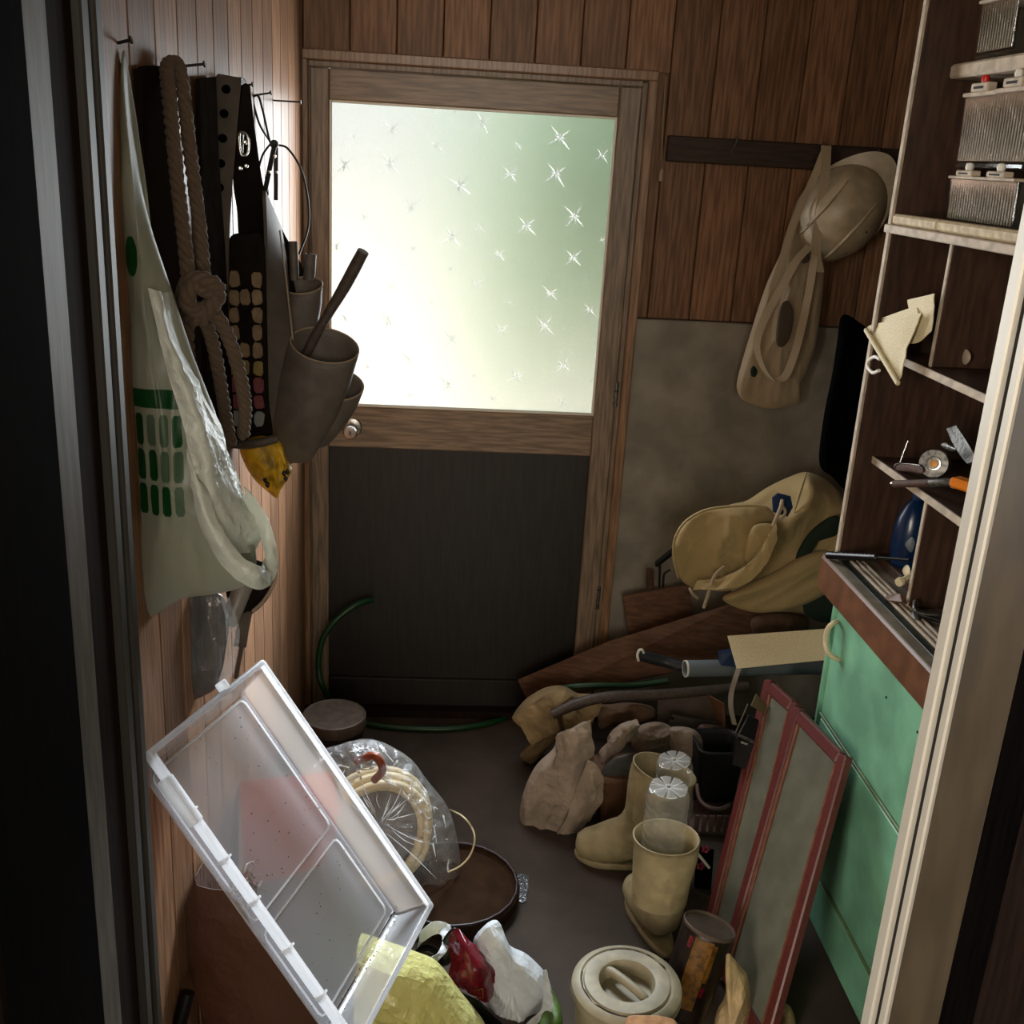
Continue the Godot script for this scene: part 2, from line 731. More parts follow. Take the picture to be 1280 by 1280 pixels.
	mat("crumbs", Color(0.12, 0.1, 0.09), 0.8)
	mat("shreds", Color(0.75, 0.73, 0.68), 0.8)
	mat("paper_brown", Color(0.30, 0.19, 0.12), 0.75, "", Vector3(4, 4, 4), {"bump": "crease", "deep": 0.15, "back": Color(0.36, 0.18, 0.09)})
	mat("paper_sunlit", Color(0.60, 0.33, 0.18), 0.75, "", Vector3.ONE, {"back": Color(0.8, 0.42, 0.20)})  # the same brown paper, with sunlight through it put into the colour
	mat("paper_kraft", Color(0.78, 0.67, 0.49), 0.7, "blotch", Vector3(5, 5, 5), {"bump": "crease", "deep": 0.2})
	mat("card_cream", Color(0.90, 0.84, 0.68), 0.7, "fine", Vector3(5, 5, 5))
	mat("cardboard", Color(0.45, 0.30, 0.20), 0.8, "blotch", Vector3(4, 4, 4))
	mat("canvas", Color(0.74, 0.64, 0.44), 0.9, "weave", Vector3(26, 26, 26), {"rim": 0.3})
	mat("canvas_pale", Color(0.72, 0.64, 0.52), 0.9, "weave", Vector3(26, 26, 26), {"rim": 0.3})
	mat("sack", Color(0.66, 0.59, 0.52), 0.85, "blotch", Vector3(6, 6, 6), {"bump": "crease", "deep": 0.5})
	M.sack.uv1_scale = Vector3(2.6, 2.6, 2.6)
	mat("cloth_tan", Color(0.60, 0.51, 0.36), 0.9, "blotch", Vector3(2.6, 2.6, 2.6), {"bump": "crease", "deep": 0.4})
	mat("rag", Color(0.60, 0.52, 0.45), 0.9, "blotch", Vector3(4, 4, 4), {"bump": "crease", "deep": 0.4})
	mat("rag_brown", Color(0.42, 0.32, 0.24), 0.9, "blotch", Vector3(6, 6, 6))
	mat("dark_sheet_brown", Color(0.14, 0.108, 0.09), 1.0, "weave", Vector3(30, 30, 30), {"spec": 0.0})  # for the added dark sheet behind the rope
	mat("coat", Color(0.045, 0.042, 0.045), 1.0, "weave", Vector3(30, 30, 30), {"spec": 0.0})
	mat("hook_wood", Color(0.26, 0.19, 0.15), 0.7, "grain", Vector3(0.8, 8, 8))
	mat("camouflage", Color(0.10, 0.17, 0.11), 0.9, "weave", Vector3(26, 26, 26))
	# plastics, rubber, paint
	mat("yellow_plastic", Color(0.93, 0.74, 0.14), 0.4, "dirt", Vector3(3, 3, 3), {"back": Color(0.5, 0.36, 0.05)})
	mat("black_plastic", Color(0.03, 0.03, 0.032), 0.35)
	mat("helmet", Color(0.72, 0.65, 0.53), 0.38, "blotch", Vector3(4, 4, 4))
	mat("rubber_boot", Color(0.68, 0.62, 0.47), 0.55, "blotch", Vector3(5, 5, 5))
	mat("crock", Color(0.64, 0.60, 0.49), 0.55, "blotch", Vector3(3.5, 3.5, 3.5), {"bump": "fine", "deep": 0.04})
	mat("hose_cream", Color(0.85, 0.78, 0.62), 0.45)
	mat("hose_green", Color(0.03, 0.22, 0.08), 0.4)
	mat("brown_plastic", Color(0.235, 0.165, 0.115), 0.9, "blotch", Vector3(3, 3, 3), {"spec": 0.15})
	mat("tin_lid", Color(0.38, 0.32, 0.27), 0.55, "blotch", Vector3(6, 6, 6), {"metal": 0.3})
	mat("tin_gold", Color(0.52, 0.36, 0.11), 0.35, "dirt", Vector3(7, 7, 7), {"metal": 0.5})
	mat("tin_dark", Color(0.14, 0.09, 0.06), 0.4, "dirt", Vector3(7, 7, 7), {"metal": 0.3})
	mat("maroon", Color(0.42, 0.05, 0.12), 0.25, "blotch", Vector3(8, 8, 8))
	mat("amber", Color(0.85, 0.5, 0.08), 0.2)
	mat("leaf_green", Color(0.30, 0.42, 0.14), 0.6, "blotch", Vector3(8, 8, 8))
	mat("bin_black", Color(0.022, 0.022, 0.024), 0.6)
	mat("basket_pink", Color(0.42, 0.33, 0.31), 0.5)
	mat("pipe_grey", Color(0.42, 0.45, 0.47), 0.4)
	mat("pipe_dark", Color(0.13, 0.14, 0.16), 0.45)
	mat("blue_plastic", Color(0.10, 0.19, 0.33), 0.35)
	mat("bottle_blue", Color(0.04, 0.14, 0.27), 0.25)
	mat("plank_brown", Color(0.46, 0.325, 0.235), 0.55, "grain", Vector3(1.5, 6, 6))
	mat("chest_green", Color(0.52, 0.76, 0.62), 0.42, "dirt", Vector3(1.3, 1.3, 1.3), {"bump": "grain", "deep": 0.03})
	M.chest_green.albedo_texture = T.blotch
	mat("chest_olive", Color(0.42, 0.52, 0.36), 0.5, "blotch", Vector3(4, 4, 4))
	mat("worktop_edge", Color(0.46, 0.30, 0.21), 0.4, "blotch", Vector3(3, 3, 3))
	mat("worktop", Color(0.50, 0.46, 0.39), 0.7, "blotch", Vector3(4, 4, 4))
	mat("worktop_strip", Color(0.13, 0.17, 0.15), 0.35, "dirt", Vector3(8, 8, 8))
	mat("hutch", Color(0.28, 0.19, 0.135), 0.5, "grain", Vector3(6, 0.8, 6))
	mat("hutch_edge", Color(0.76, 0.69, 0.60), 0.7, "blotch", Vector3(5, 5, 5))
	mat("hutch_rail", Color(0.80, 0.72, 0.57), 0.7, "blotch", Vector3(7, 7, 7))
	mat("red_paint", Color(0.38, 0.16, 0.145), 0.42, "chips", Vector3(7, 3, 7))
	mat("red_inner", Color(0.50, 0.30, 0.20), 0.55, "grain", Vector3(7, 1, 7))
	mat("dusty_glass", Color(0.44, 0.44, 0.38), 0.3, "blotch", Vector3(3, 3, 3), {"spec": 0.6})
	mat("ribbed", Color(0.6, 0.6, 0.54), 0.1, "", Vector3.ONE, {"alpha": 0.03, "spec": 0.6})
	mat("rib_glint", Color(0.66, 0.64, 0.55), 0.25, "", Vector3.ONE, {"alpha": 0.4})  # paler than the box, so the rib highlights sit in the colour
	mat("red", Color(0.75, 0.12, 0.08), 0.4)
	mat("white", Color(0.9, 0.88, 0.83), 0.45)
	mat("orange", Color(0.90, 0.50, 0.08), 0.45)
	mat("handle_wood", Color(0.32, 0.20, 0.13), 0.75, "grain", Vector3(6, 6, 6))
	mat("tube_grey", Color(0.5, 0.47, 0.44), 0.4)
	mat("label_gold", Color(0.46, 0.31, 0.10), 0.4, "dirt", Vector3(9, 9, 9))
	mat("tool_handle", Color(0.32, 0.27, 0.235), 0.55, "grain", Vector3(6, 6, 6))
	mat("peach", Color(0.82, 0.66, 0.52), 0.7, "blotch", Vector3(8, 8, 8))
	mat("pink", Color(0.62, 0.22, 0.33), 0.5)
	mat("hedge", Color(0.56, 0.70, 0.50), 0.6, "", Vector3.ONE, {"back": Color(0.42, 0.55, 0.32)})
	mat("yard", Color(0.76, 0.72, 0.70), 0.9, "blotch")
	mat("pull_cord", Color(0.62, 0.55, 0.45), 0.8)


# ---------------------------------------------------------------- the setting
func shell() -> void:
	var s := begin()
	bounds(s, Vector3(-0.5, -0.12, -3.0), Vector3(1.5, 0.0, -0.9))
	struct(s, "floor", M.concrete)
	s = begin()
	bounds(s, Vector3(-1.9, 0.1, -0.9), Vector3(2.2, 0.22, 2.6))
	struct(s, "floor_hall", M.dark_wood)
	s = begin()
	bounds(s, Vector3(-0.5, 0.0, -0.92), Vector3(1.5, 0.22, -0.8))
	struct(s, "trim_1", M.dark_wood)
	s = begin()
	bounds(s, Vector3(-1.9, 2.42, -3.0), Vector3(2.2, 2.55, 2.6))
	struct(s, "ceiling", M.ceiling)

	# the wall behind, leaving the doorway open
	s = begin()
	bounds(s, Vector3(0.53, 0.0, -3.0), Vector3(1.5, 2.42, -2.862))
	bounds(s, Vector3(-0.5, 1.80, -3.0), Vector3(0.53, 2.42, -2.862))
	var wb := struct(s, "wall_back", M.wall_back_side)
	var k := 0
	var x := -0.35
	while x < 1.32:
		var w := 0.1135
		var y0 := 1.80 if x + w < 0.56 else 1.193
		s = begin()
		bounds(s, Vector3(x + 0.0012, y0, -2.866), Vector3(minf(x + w, 1.33) - 0.0012, 2.42, -2.850), 0.0022)
		put(s, "wall_board", M["wall_board_%d" % ((k * 7 + 1) % 4)], wb)
		x += w
		k += 1
	s = begin()
	bounds(s, Vector3(0.527, 1.193, -2.866), Vector3(0.5568, 1.80, -2.850), 0.002)
	put(s, "wall_board", M.wall_board_1, wb)
	s = begin()
	bounds(s, Vector3(0.527, 0.0, -2.866), Vector3(1.33, 1.190, -2.846), 0.003)
	put(s, "lower_panel", M.wall_grey, wb)

	s = begin()
	bounds(s, Vector3(-0.5, 0.0, -3.0), Vector3(-0.364, 2.42, -0.9))
	var wl := struct(s, "wall_left", M.wall_back_side)
	var z := -1.305 + 0.1165 * 3.0
	k = 0
	while z > -2.86:
		s = begin()
		bounds(s, Vector3(-0.368, 0.0, maxf(z - 0.1165, -2.85) + 0.0012), Vector3(-0.350, 2.42, z - 0.0012), 0.0022)
		put(s, "wall_board", M["wall_board_%d" % ((k * 5 + 2) % 4)], wl)
		z -= 0.1165
		k += 1

	s = begin()
	bounds(s, Vector3(1.33, 0.0, -3.0), Vector3(1.5, 2.42, -0.9))
	struct(s, "wall_right", M.dark_wood)

	# the wall the camera looks through, with its stepped jambs
	s = begin()
	bounds(s, Vector3(-1.9, 0.22, -0.98), Vector3(-0.312, 2.42, -0.82))
	bounds(s, Vector3(0.552, 0.22, -0.98), Vector3(2.2, 2.42, -0.80))
	bounds(s, Vector3(-0.312, 2.05, -0.98), Vector3(0.552, 2.42, -0.82))
	struct(s, "wall_front", M.plaster)
	s = begin()
	bounds(s, Vector3(-0.312, 0.0, -1.004), Vector3(-0.290, 2.05, -0.986), 0.002)
	bounds(s, Vector3(-0.312, 0.0, -0.975), Vector3(-0.292, 2.05, -0.955), 0.002)
	struct(s, "trim_2", M.aluminium_shaded)
	s = begin()
	bounds(s, Vector3(-0.312, 0.0, -0.986), Vector3(-0.300, 2.05, -0.868))
	struct(s, "trim_3", M.dark_wood)
	s = begin()
	bounds(s, Vector3(-0.312, 0.0, -0.868), Vector3(-0.290, 2.05, -0.813), 0.002)
	struct(s, "trim_4", M.jamb_left)
	s = begin()
	bounds(s, Vector3(-0.37, 0.0, -0.811), Vector3(-0.286, 2.42, -0.62), 0.003)
	struct(s, "trim_5", M.black_wood)
	s = begin()
	bounds(s, Vector3(0.530, 0.0, -0.987), Vector3(0.552, 2.05, -0.966), 0.002)
	struct(s, "trim_6", M.aluminium)
	s = begin()
	bounds(s, Vector3(0.536, 0.0, -0.966), Vector3(0.552, 2.05, -0.949))
	bounds(s, Vector3(0.534, 0.0, -0.934), Vector3(0.552, 2.05, -0.927))
	struct(s, "trim_7", M.groove)
	s = begin()
	bounds(s, Vector3(0.530, 0.0, -0.949), Vector3(0.552, 2.05, -0.934), 0.002)
	struct(s, "trim_8", M.aluminium)
	s = begin()
	bounds(s, Vector3(0.530, 0.0, -0.927), Vector3(0.552, 2.05, -0.833), 0.002)
	struct(s, "trim_9", M.jamb_right)
	s = begin()
	bounds(s, Vector3(0.528, 0.0, -0.833), Vector3(0.60, 2.42, -0.775), 0.002)
	struct(s, "trim_10", M.black_wood)
	s = begin()
	bounds(s, Vector3(0.524, 0.0, -0.775), Vector3(0.66, 2.42, -0.58), 0.003)
	struct(s, "trim_11", M.dark_wood)

	# the hall round the camera
	s = begin()
	bounds(s, Vector3(-1.9, 0.22, -0.82), Vector3(-1.8, 2.42, 2.5))
	struct(s, "wall_hall_left", M.plaster)
	var win2 := Node3D.new()
	win2.name = "added_window_2"  # unseen window, added to go with the rear fill light
	win2.position = Vector3(0.25, 1.15, 2.48)
	win2.set_meta("kind", "structure")
	add_child(win2)
	s = begin()
	for e in [[-0.58, 1.14, -0.52, 2.36], [1.02, 1.14, 1.08, 2.36], [-0.52, 1.14, 1.02, 1.2], [-0.52, 2.3, 1.02, 2.36]]:
		bounds(s, Vector3(e[0], e[1], 2.46), Vector3(e[2], e[3], 2.5))
	put(s, "window_frame", M.aluminium, win2)
	var wm := mat("window_light", Color(0.9, 0.9, 0.88), 0.4)
	wm.emission_enabled = true
	wm.emission = Color(1.0, 0.96, 0.9)
	wm.emission_energy_multiplier = 1.0
	s = begin()
	bounds(s, Vector3(-0.52, 1.2, 2.475), Vector3(1.02, 2.3, 2.495))
	put(s, "window_pane", wm, win2)
	var win := Node3D.new()
	win.name = "window_1"
	win.position = Vector3(-1.79, 1.0, 1.65)
	win.set_meta("kind", "structure")
	add_child(win)
	s = begin()
	for e in [[0.96, 0.98, 1.02, 2.26], [2.28, 0.98, 2.34, 2.26], [1.02, 0.98, 2.28, 1.04], [1.02, 2.2, 2.28, 2.26]]:
		bounds(s, Vector3(-1.8, e[1], e[0]), Vector3(-1.77, e[3], e[2]))
	put(s, "window_frame", M.aluminium, win)
	s = begin()
	bounds(s, Vector3(-1.799, 1.04, 1.02), Vector3(-1.785, 2.2, 2.28))
	put(s, "window_pane", wm, win)
	s = begin()
	bounds(s, Vector3(2.1, 0.22, -0.82), Vector3(2.2, 2.42, 2.5))
	struct(s, "wall_hall_right", M.plaster)
	s = begin()
	bounds(s, Vector3(-1.9, 0.22, 2.5), Vector3(2.2, 2.42, 2.6))
	struct(s, "wall_hall_back", M.plaster)


func yard() -> void:
	var s := begin()
	bounds(s, Vector3(-14, -0.3, -24), Vector3(14, -0.12, -3.0))
	struct(s, "ground", M.yard)
	# the hedge across the yard, blurred by the pane
	s = begin(-1)
	rng.seed = 5
	for i in 9000:
		var p := Vector3(rng.randf_range(0.15, 4.5), 0.0, rng.randf_range(-6.6, -5.6))
		var top := 2.5 + 0.35 * sin(p.x * 2.3) + 0.2 * sin(p.x * 5.1 + 1.0)
		top *= clampf((p.x + 0.15) * 1.6, 0.5, 1.0)
		p.y = -0.1 + top * sqrt(rng.randf())
		var a := Vector3(rng.randf_range(-1, 1), rng.randf_range(-1, 1), rng.randf_range(-1, 1)).normalized()
		var b := a.cross(Vector3(0.3, 0.8, 0.5)).normalized() * 0.05
		quad(s, p - a * 0.09, p + b, p + a * 0.09, p - b)
	var h := solo(s, "hedge", M.hedge, "green hedge across the yard, seen blurred through the frosted door glass", "hedge")
	h.set_meta("kind", "stuff")


func door() -> void:
	var s := begin()
	# casing
	bounds(s, Vector3(-0.350, 0.0, -2.90), Vector3(-0.336, 1.79, -2.8265), 0.002)
	bounds(s, Vector3(0.503, 0.0, -2.90), Vector3(0.527, 1.795, -2.8255), 0.003)
	bounds(s, Vector3(-0.350, 1.778, -2.90), Vector3(0.527, 1.803, -2.822), 0.003)
	struct(s, "trim_12", M.casing)
	s = begin()
	bounds(s, Vector3(-0.336, 0.0, -2.90), Vector3(-0.332, 1.775, -2.845))
	bounds(s, Vector3(0.489, 0.0, -2.90), Vector3(0.503, 1.775, -2.8365), 0.002)
	bounds(s, Vector3(-0.336, 1.7635, -2.90), Vector3(0.489, 1.778, -2.8335), 0.002)
	struct(s, "trim_13", M.door_wood)
	s = begin()
	bounds(s, Vector3(-0.40, -0.02, -3.0), Vector3(0.54, 0.022, -2.80), 0.004)
	struct(s, "trim_14", M.dark_wood)

	var d := Node3D.new()
	d.name = "door_1"
	d.position = Vector3(0.078, 0.024, -2.84)
	d.set_meta("kind", "structure")
	d.set_meta("label", "brown wooden back door with a frosted star-cut glass upper half")
	add_child(d)
	for e in [[-0.331, -0.2845], [0.4325, 0.488]]:
		s = begin()
		bounds(s, Vector3(e[0], 0.024, -2.866), Vector3(e[1], 1.762, -2.830), 0.003)
		put(s, "stile", M.door_wood, d)
	for e in [[1.690, 1.762], [0.808, 0.922], [0.024, 0.11]]:
		s = begin()
		bounds(s, Vector3(-0.2845, e[0], -2.866), Vector3(0.4325, e[1], -2.832), 0.003)
		put(s, "rail", M.door_wood_shaded if e[0] < 0.1 else M.rail_wood, d)  # the bottom rail takes the shade-darkened wood too
	s = begin()
	bounds(s, Vector3(-0.2845, 0.11, -2.862), Vector3(0.4325, 0.808, -2.845), 0.001)
	put(s, "lower_panel", M.door_wood_shaded, d)
	s = begin()
	for e in [[-0.2845, 0.922, -0.2785, 1.69], [0.4265, 0.922, 0.4325, 1.69], [-0.2785, 0.922, 0.4265, 0.928], [-0.2785, 1.684, 0.4265, 1.69]]:
		bounds(s, Vector3(e[0], e[1], -2.845), Vector3(e[2], e[3], -2.8335), 0.0015)
	put(s, "glazing_bead", M.aluminium, d)
	s = begin()
	bounds(s, Vector3(-0.2845, 0.922, -2.855), Vector3(0.4325, 1.690, -2.851), 0.0005)
	var pane := put(s, "glass_pane", M.frosted_glass, d)
	# cut stars: four long and some short spurs, each a thin ridge of clear glass on the pane
	var at := [Vector3(-0.130, 1.629, 0.031), Vector3(0.025, 1.680, 0.013), Vector3(0.094, 1.658, 0.033), Vector3(-0.018, 1.597, 0.026), Vector3(-0.226, 1.607, 0.013), Vector3(-0.247, 1.538, 0.029), Vector3(-0.134, 1.548, 0.038), Vector3(0.188, 1.609, 0.017), Vector3(0.291, 1.634, 0.038), Vector3(0.402, 1.597, 0.027), Vector3(0.044, 1.503, 0.044), Vector3(0.171, 1.539, 0.033), Vector3(0.287, 1.547, 0.040), Vector3(-0.078, 1.444, 0.033), Vector3(-0.197, 1.414, 0.025), Vector3(0.099, 1.405, 0.023), Vector3(0.028, 1.377, 0.040), Vector3(0.219, 1.414, 0.036), Vector3(0.343, 1.444, 0.038), Vector3(-0.267, 1.337, 0.021), Vector3(-0.071, 1.341, 0.029), Vector3(0.152, 1.338, 0.027), Vector3(0.347, 1.339, 0.033), Vector3(0.027, 1.294, 0.019), Vector3(0.097, 1.260, 0.031), Vector3(-0.124, 1.243, 0.029), Vector3(0.189, 1.214, 0.015), Vector3(0.293, 1.244, 0.031), Vector3(-0.018, 1.206, 0.021), Vector3(0.402, 1.205, 0.027), Vector3(-0.244, 1.154, 0.021), Vector3(-0.132, 1.154, 0.036), Vector3(0.169, 1.144, 0.031), Vector3(0.283, 1.158, 0.038), Vector3(0.038, 1.112, 0.040), Vector3(-0.077, 1.055, 0.031), Vector3(-0.184, 1.028, 0.023), Vector3(0.341, 1.053, 0.036), Vector3(0.032, 0.989, 0.038), Vector3(0.101, 1.016, 0.021), Vector3(0.217, 1.019, 0.036), Vector3(-0.070, 0.955, 0.025), Vector3(0.155, 0.954, 0.027), Vector3(0.346, 0.953, 0.027), Vector3(0.422, 1.015, 0.015), Vector3(0.420, 1.389, 0.015)]
	rng.seed = 11
	for q in at:
		var r: float = q.z
		s = begin(-1)
		var a0 := rng.randf_range(0.55, 0.95)
		for j in 8:
			var a := a0 + PI * j / 4.0 + rng.randf_range(-0.16, 0.16)
			var l := r * (rng.randf_range(0.85, 1.15) if j % 2 == 0 else rng.randf_range(0.35, 0.6))
			var t := Vector3(cos(a), sin(a), 0)
			var n := Vector3(-t.y, t.x, 0) * r * 0.075
			var o := Vector3(q.x, q.y, -2.8508)
			var tip := o + t * l
			var top := o + t * l * 0.3 + Vector3(0, 0, r * 0.11)
			var b := o + t * l * 0.3
			tri(s, o, b - n, top)
			tri(s, b - n, tip, top)
			tri(s, tip, b + n, top)
			tri(s, b + n, o, top)
			tri(s, o, b + n, b - n)
			tri(s, tip, b - n, b + n)
		put(s, "cut_star", M.cut_glass, pane)
	# knob
	s = begin()
	var kx := axis(Vector3(-0.222, 0.865, -2.832), Vector3.BACK)
	lathe(s, [Vector2(0, 0), Vector2(0.026, 0), Vector2(0.027, 0.003), Vector2(0.024, 0.006), Vector2(0.010, 0.008), Vector2(0.010, 0.03), Vector2(0.017, 0.036), Vector2(0.020, 0.046), Vector2(0.0185, 0.062), Vector2(0.016, 0.065), Vector2(0, 0.066)], kx, 32)
	var kn := put(s, "door_knob", M.steel, d)
	s = begin()
	box(s, kx * Vector3(0, 0.0665, 0), Vector3(0.003, 0.002, 0.012), 0.0005, kx.basis)
	put(s, "thumb_turn", M.nail, kn)
	# small hinge ends on the right stile
	for y in [0.95, 0.35]:
		s = begin()
		lathe(s, [Vector2(0, 0), Vector2(0.006, 0), Vector2(0.006, 0.07), Vector2(0, 0.07)], axis(Vector3(0.4885, y, -2.832), Vector3.UP), 12)
		put(s, "hinge", M.dull_steel, d)


# ---------------------------------------------------------------- what hangs on the left wall
func nail(at: Vector3, out: Vector3, label: String) -> void:
	var s := begin()
	var n := out.normalized()
	lathe(s, [Vector2(0, -0.012), Vector2(0.0016, -0.012), Vector2(0.0018, out.length() - 0.001), Vector2(0.0042, out.length() - 0.001), Vector2(0.0042, out.length() + 0.001), Vector2(0, out.length() + 0.001)], axis(at, n), 10)
	solo(s, "nail", M.nail, label, "nail", "nails in the left wall")


# an open leather pocket: rim centre, foot centre, half width towards the room, half depth
func pocket(s: SurfaceTool, rim: Vector3, foot: Vector3, wide: Vector3, deep: Vector3, taper: float) -> void:
	var rings := []
	for l in [[1.0, 1.0], [0.86, 1.0], [0.6, 1.0], [0.3, 1.0], [0.06, 1.0], [0.0, 1.0], [0.0, 0.93], [0.06, 0.93], [0.4, 0.92], [0.8, 0.9]]:
		var t: float = l[0]
		var c := rim.lerp(foot, t)
		var k: float = lerpf(1.0, taper, t * t) * (1.0 + 0.10 * sin(PI * t)) * l[1]
		var ring := []
		for i in 28:
			var a := TAU * i / 28.0
			ring.append(c + wide * cos(a) * k + deep * sin(a) * k * lerpf(1.0, 0.75, t))
		rings.append(ring)
	skin(s, rings)


func left_wall() -> void:
	nail(Vector3(-0.35, 1.668, -1.505), Vector3(0.04, 0.006, 0), "nail in the left wall that carries the knotted rope")
	nail(Vector3(-0.35, 1.665, -1.90), Vector3(0.035, 0.006, 0), "nail in the left wall that carries the leather belt")
	nail(Vector3(-0.35, 1.663, -2.13), Vector3(0.03, 0.006, 0), "nail in the left wall that carries the wire lead")
	nail(Vector3(-0.35, 1.664, -2.36), Vector3(0.055, 0.0, 0), "bare nail sticking out of the left wall nearest the door")
	nail(Vector3(-0.35, 1.675, -1.262), Vector3(0.014, 0.004, 0), "nail in the left wall that carries the white carrier bag")

	# white carrier bag
	var b := thing("carrier_bag", "white plastic carrier bag with green lozenge print hanging on the left wall", "bag", Vector3(-0.309, 1.034, -1.270))
	var s := begin()
	pillow(s, [Vector3(-0.346, 1.669, -1.270), Vector3(-0.343, 1.582, -1.270), Vector3(-0.330, 1.497, -1.270), Vector3(-0.305, 1.409, -1.270), Vector3(-0.287, 1.345, -1.270), Vector3(-0.268, 1.289, -1.270), Vector3(-0.249, 1.220, -1.270), Vector3(-0.234, 1.149, -1.270), Vector3(-0.218, 1.096, -1.270), Vector3(-0.227, 1.055, -1.270), Vector3(-0.269, 1.038, -1.270), Vector3(-0.311, 1.030, -1.270), Vector3(-0.360, 1.004, -1.270), Vector3(-0.365, 1.081, -1.270), Vector3(-0.358, 1.285, -1.270), Vector3(-0.356, 1.470, -1.270), Vector3(-0.354, 1.598, -1.270)], Vector3(-0.05, 0.1, 1), 0.035, 0.02, {"amp": 0.010, "freq": 7.0, "seed": 4, "stretch": Vector3(1.6, 0.6, 1), "uv": true, "rings": 22, "per": 5, "mid": Vector3(-0.310, 1.187, -1.270)})
	put(s, "bag_body", M.bag_print, b)
	s = begin()
	sheet(s, rumple(patch([[Vector3(-0.318, 1.425, -1.215), Vector3(-0.310, 1.419, -1.230), Vector3(-0.310, 1.412, -1.280)], [Vector3(-0.309, 1.363, -1.215), Vector3(-0.295, 1.361, -1.220), Vector3(-0.291, 1.343, -1.280)], [Vector3(-0.298, 1.317, -1.210), Vector3(-0.276, 1.310, -1.215), Vector3(-0.269, 1.286, -1.280)], [Vector3(-0.283, 1.261, -1.205), Vector3(-0.259, 1.255, -1.210), Vector3(-0.249, 1.225, -1.280)], [Vector3(-0.277, 1.200, -1.200), Vector3(-0.250, 1.193, -1.210), Vector3(-0.230, 1.164, -1.280)], [Vector3(-0.266, 1.146, -1.200), Vector3(-0.242, 1.137, -1.220), Vector3(-0.207, 1.129, -1.280)], [Vector3(-0.254, 1.118, -1.210), Vector3(-0.232, 1.109, -1.230), Vector3(-0.217, 1.093, -1.280)]], 8, 6), 0.005, 14.0, 8, Vector3(2.0, 0.7, 1)), 0.0012)
	put(s, "gusset", M.bag_white, b)
	s = begin()
	sheet(s, rumple(patch([[Vector3(-0.280, 1.249, -1.195), Vector3(-0.273, 1.194, -1.190), Vector3(-0.261, 1.149, -1.185), Vector3(-0.235, 1.104, -1.185), Vector3(-0.205, 1.076, -1.200), Vector3(-0.193, 1.073, -1.240), Vector3(-0.191, 1.099, -1.260), Vector3(-0.203, 1.145, -1.270), Vector3(-0.230, 1.182, -1.270)], [Vector3(-0.268, 1.213, -1.190), Vector3(-0.259, 1.178, -1.180), Vector3(-0.246, 1.149, -1.175), Vector3(-0.225, 1.114, -1.180), Vector3(-0.203, 1.097, -1.190), Vector3(-0.199, 1.089, -1.235), Vector3(-0.198, 1.105, -1.255), Vector3(-0.209, 1.134, -1.270), Vector3(-0.231, 1.166, -1.275)], [Vector3(-0.261, 1.199, -1.200), Vector3(-0.251, 1.170, -1.190), Vector3(-0.238, 1.148, -1.185), Vector3(-0.221, 1.120, -1.190), Vector3(-0.204, 1.105, -1.200), Vector3(-0.204, 1.096, -1.240), Vector3(-0.205, 1.105, -1.260), Vector3(-0.216, 1.127, -1.275), Vector3(-0.234, 1.149, -1.280)]], 8, 5), 0.003, 25.0, 9), 0.0012)
	put(s, "handle_loop", M.bag_white, b)

	# dark sheet added against the wall to darken it, with the rope over it
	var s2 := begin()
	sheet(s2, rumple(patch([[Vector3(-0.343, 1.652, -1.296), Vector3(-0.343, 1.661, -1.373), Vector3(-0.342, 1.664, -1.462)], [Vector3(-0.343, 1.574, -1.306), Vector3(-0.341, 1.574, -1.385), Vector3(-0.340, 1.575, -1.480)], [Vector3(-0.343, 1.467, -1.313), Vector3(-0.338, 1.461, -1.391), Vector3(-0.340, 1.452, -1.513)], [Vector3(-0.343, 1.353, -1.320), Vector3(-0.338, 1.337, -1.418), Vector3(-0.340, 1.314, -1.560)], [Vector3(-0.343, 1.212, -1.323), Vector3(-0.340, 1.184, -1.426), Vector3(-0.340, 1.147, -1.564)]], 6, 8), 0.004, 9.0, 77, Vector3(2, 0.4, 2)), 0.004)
	solo(s2, "dark_sheet", M.dark_sheet_brown, "dark brown sheet added flat on the left wall to darken it behind the rope", "cloth")
	# rope
	var r := thing("rope", "thick beige rope hung doubled and tied in a knot beside the white bag", "rope", Vector3(-0.287, 1.288, -1.360))
	s = begin()
	rope(s, [Vector3(-0.297, 1.413, -1.400), Vector3(-0.301, 1.482, -1.400), Vector3(-0.309, 1.567, -1.400), Vector3(-0.321, 1.654, -1.420), Vector3(-0.334, 1.669, -1.440), Vector3(-0.335, 1.659, -1.410), Vector3(-0.326, 1.620, -1.380), Vector3(-0.317, 1.539, -1.360), Vector3(-0.311, 1.465, -1.360), Vector3(-0.308, 1.417, -1.360)], 0.0092)
	put(s, "hanging_loop", M.rope, r)
	s = begin()
	rope(s, [Vector3(-0.321, 1.388, -1.370), Vector3(-0.304, 1.417, -1.345), Vector3(-0.283, 1.421, -1.335), Vector3(-0.270, 1.411, -1.345), Vector3(-0.279, 1.391, -1.360), Vector3(-0.294, 1.383, -1.345), Vector3(-0.304, 1.396, -1.330), Vector3(-0.296, 1.415, -1.335), Vector3(-0.279, 1.404, -1.350), Vector3(-0.273, 1.397, -1.350), Vector3(-0.294, 1.372, -1.350), Vector3(-0.311, 1.374, -1.360)], 0.0105)
	put(s, "knot", M.rope, r)
	s = begin()
	rope(s, [Vector3(-0.311, 1.379, -1.370), Vector3(-0.313, 1.338, -1.360), Vector3(-0.309, 1.285, -1.370), Vector3(-0.301, 1.236, -1.400), Vector3(-0.287, 1.204, -1.420)], 0.0095)
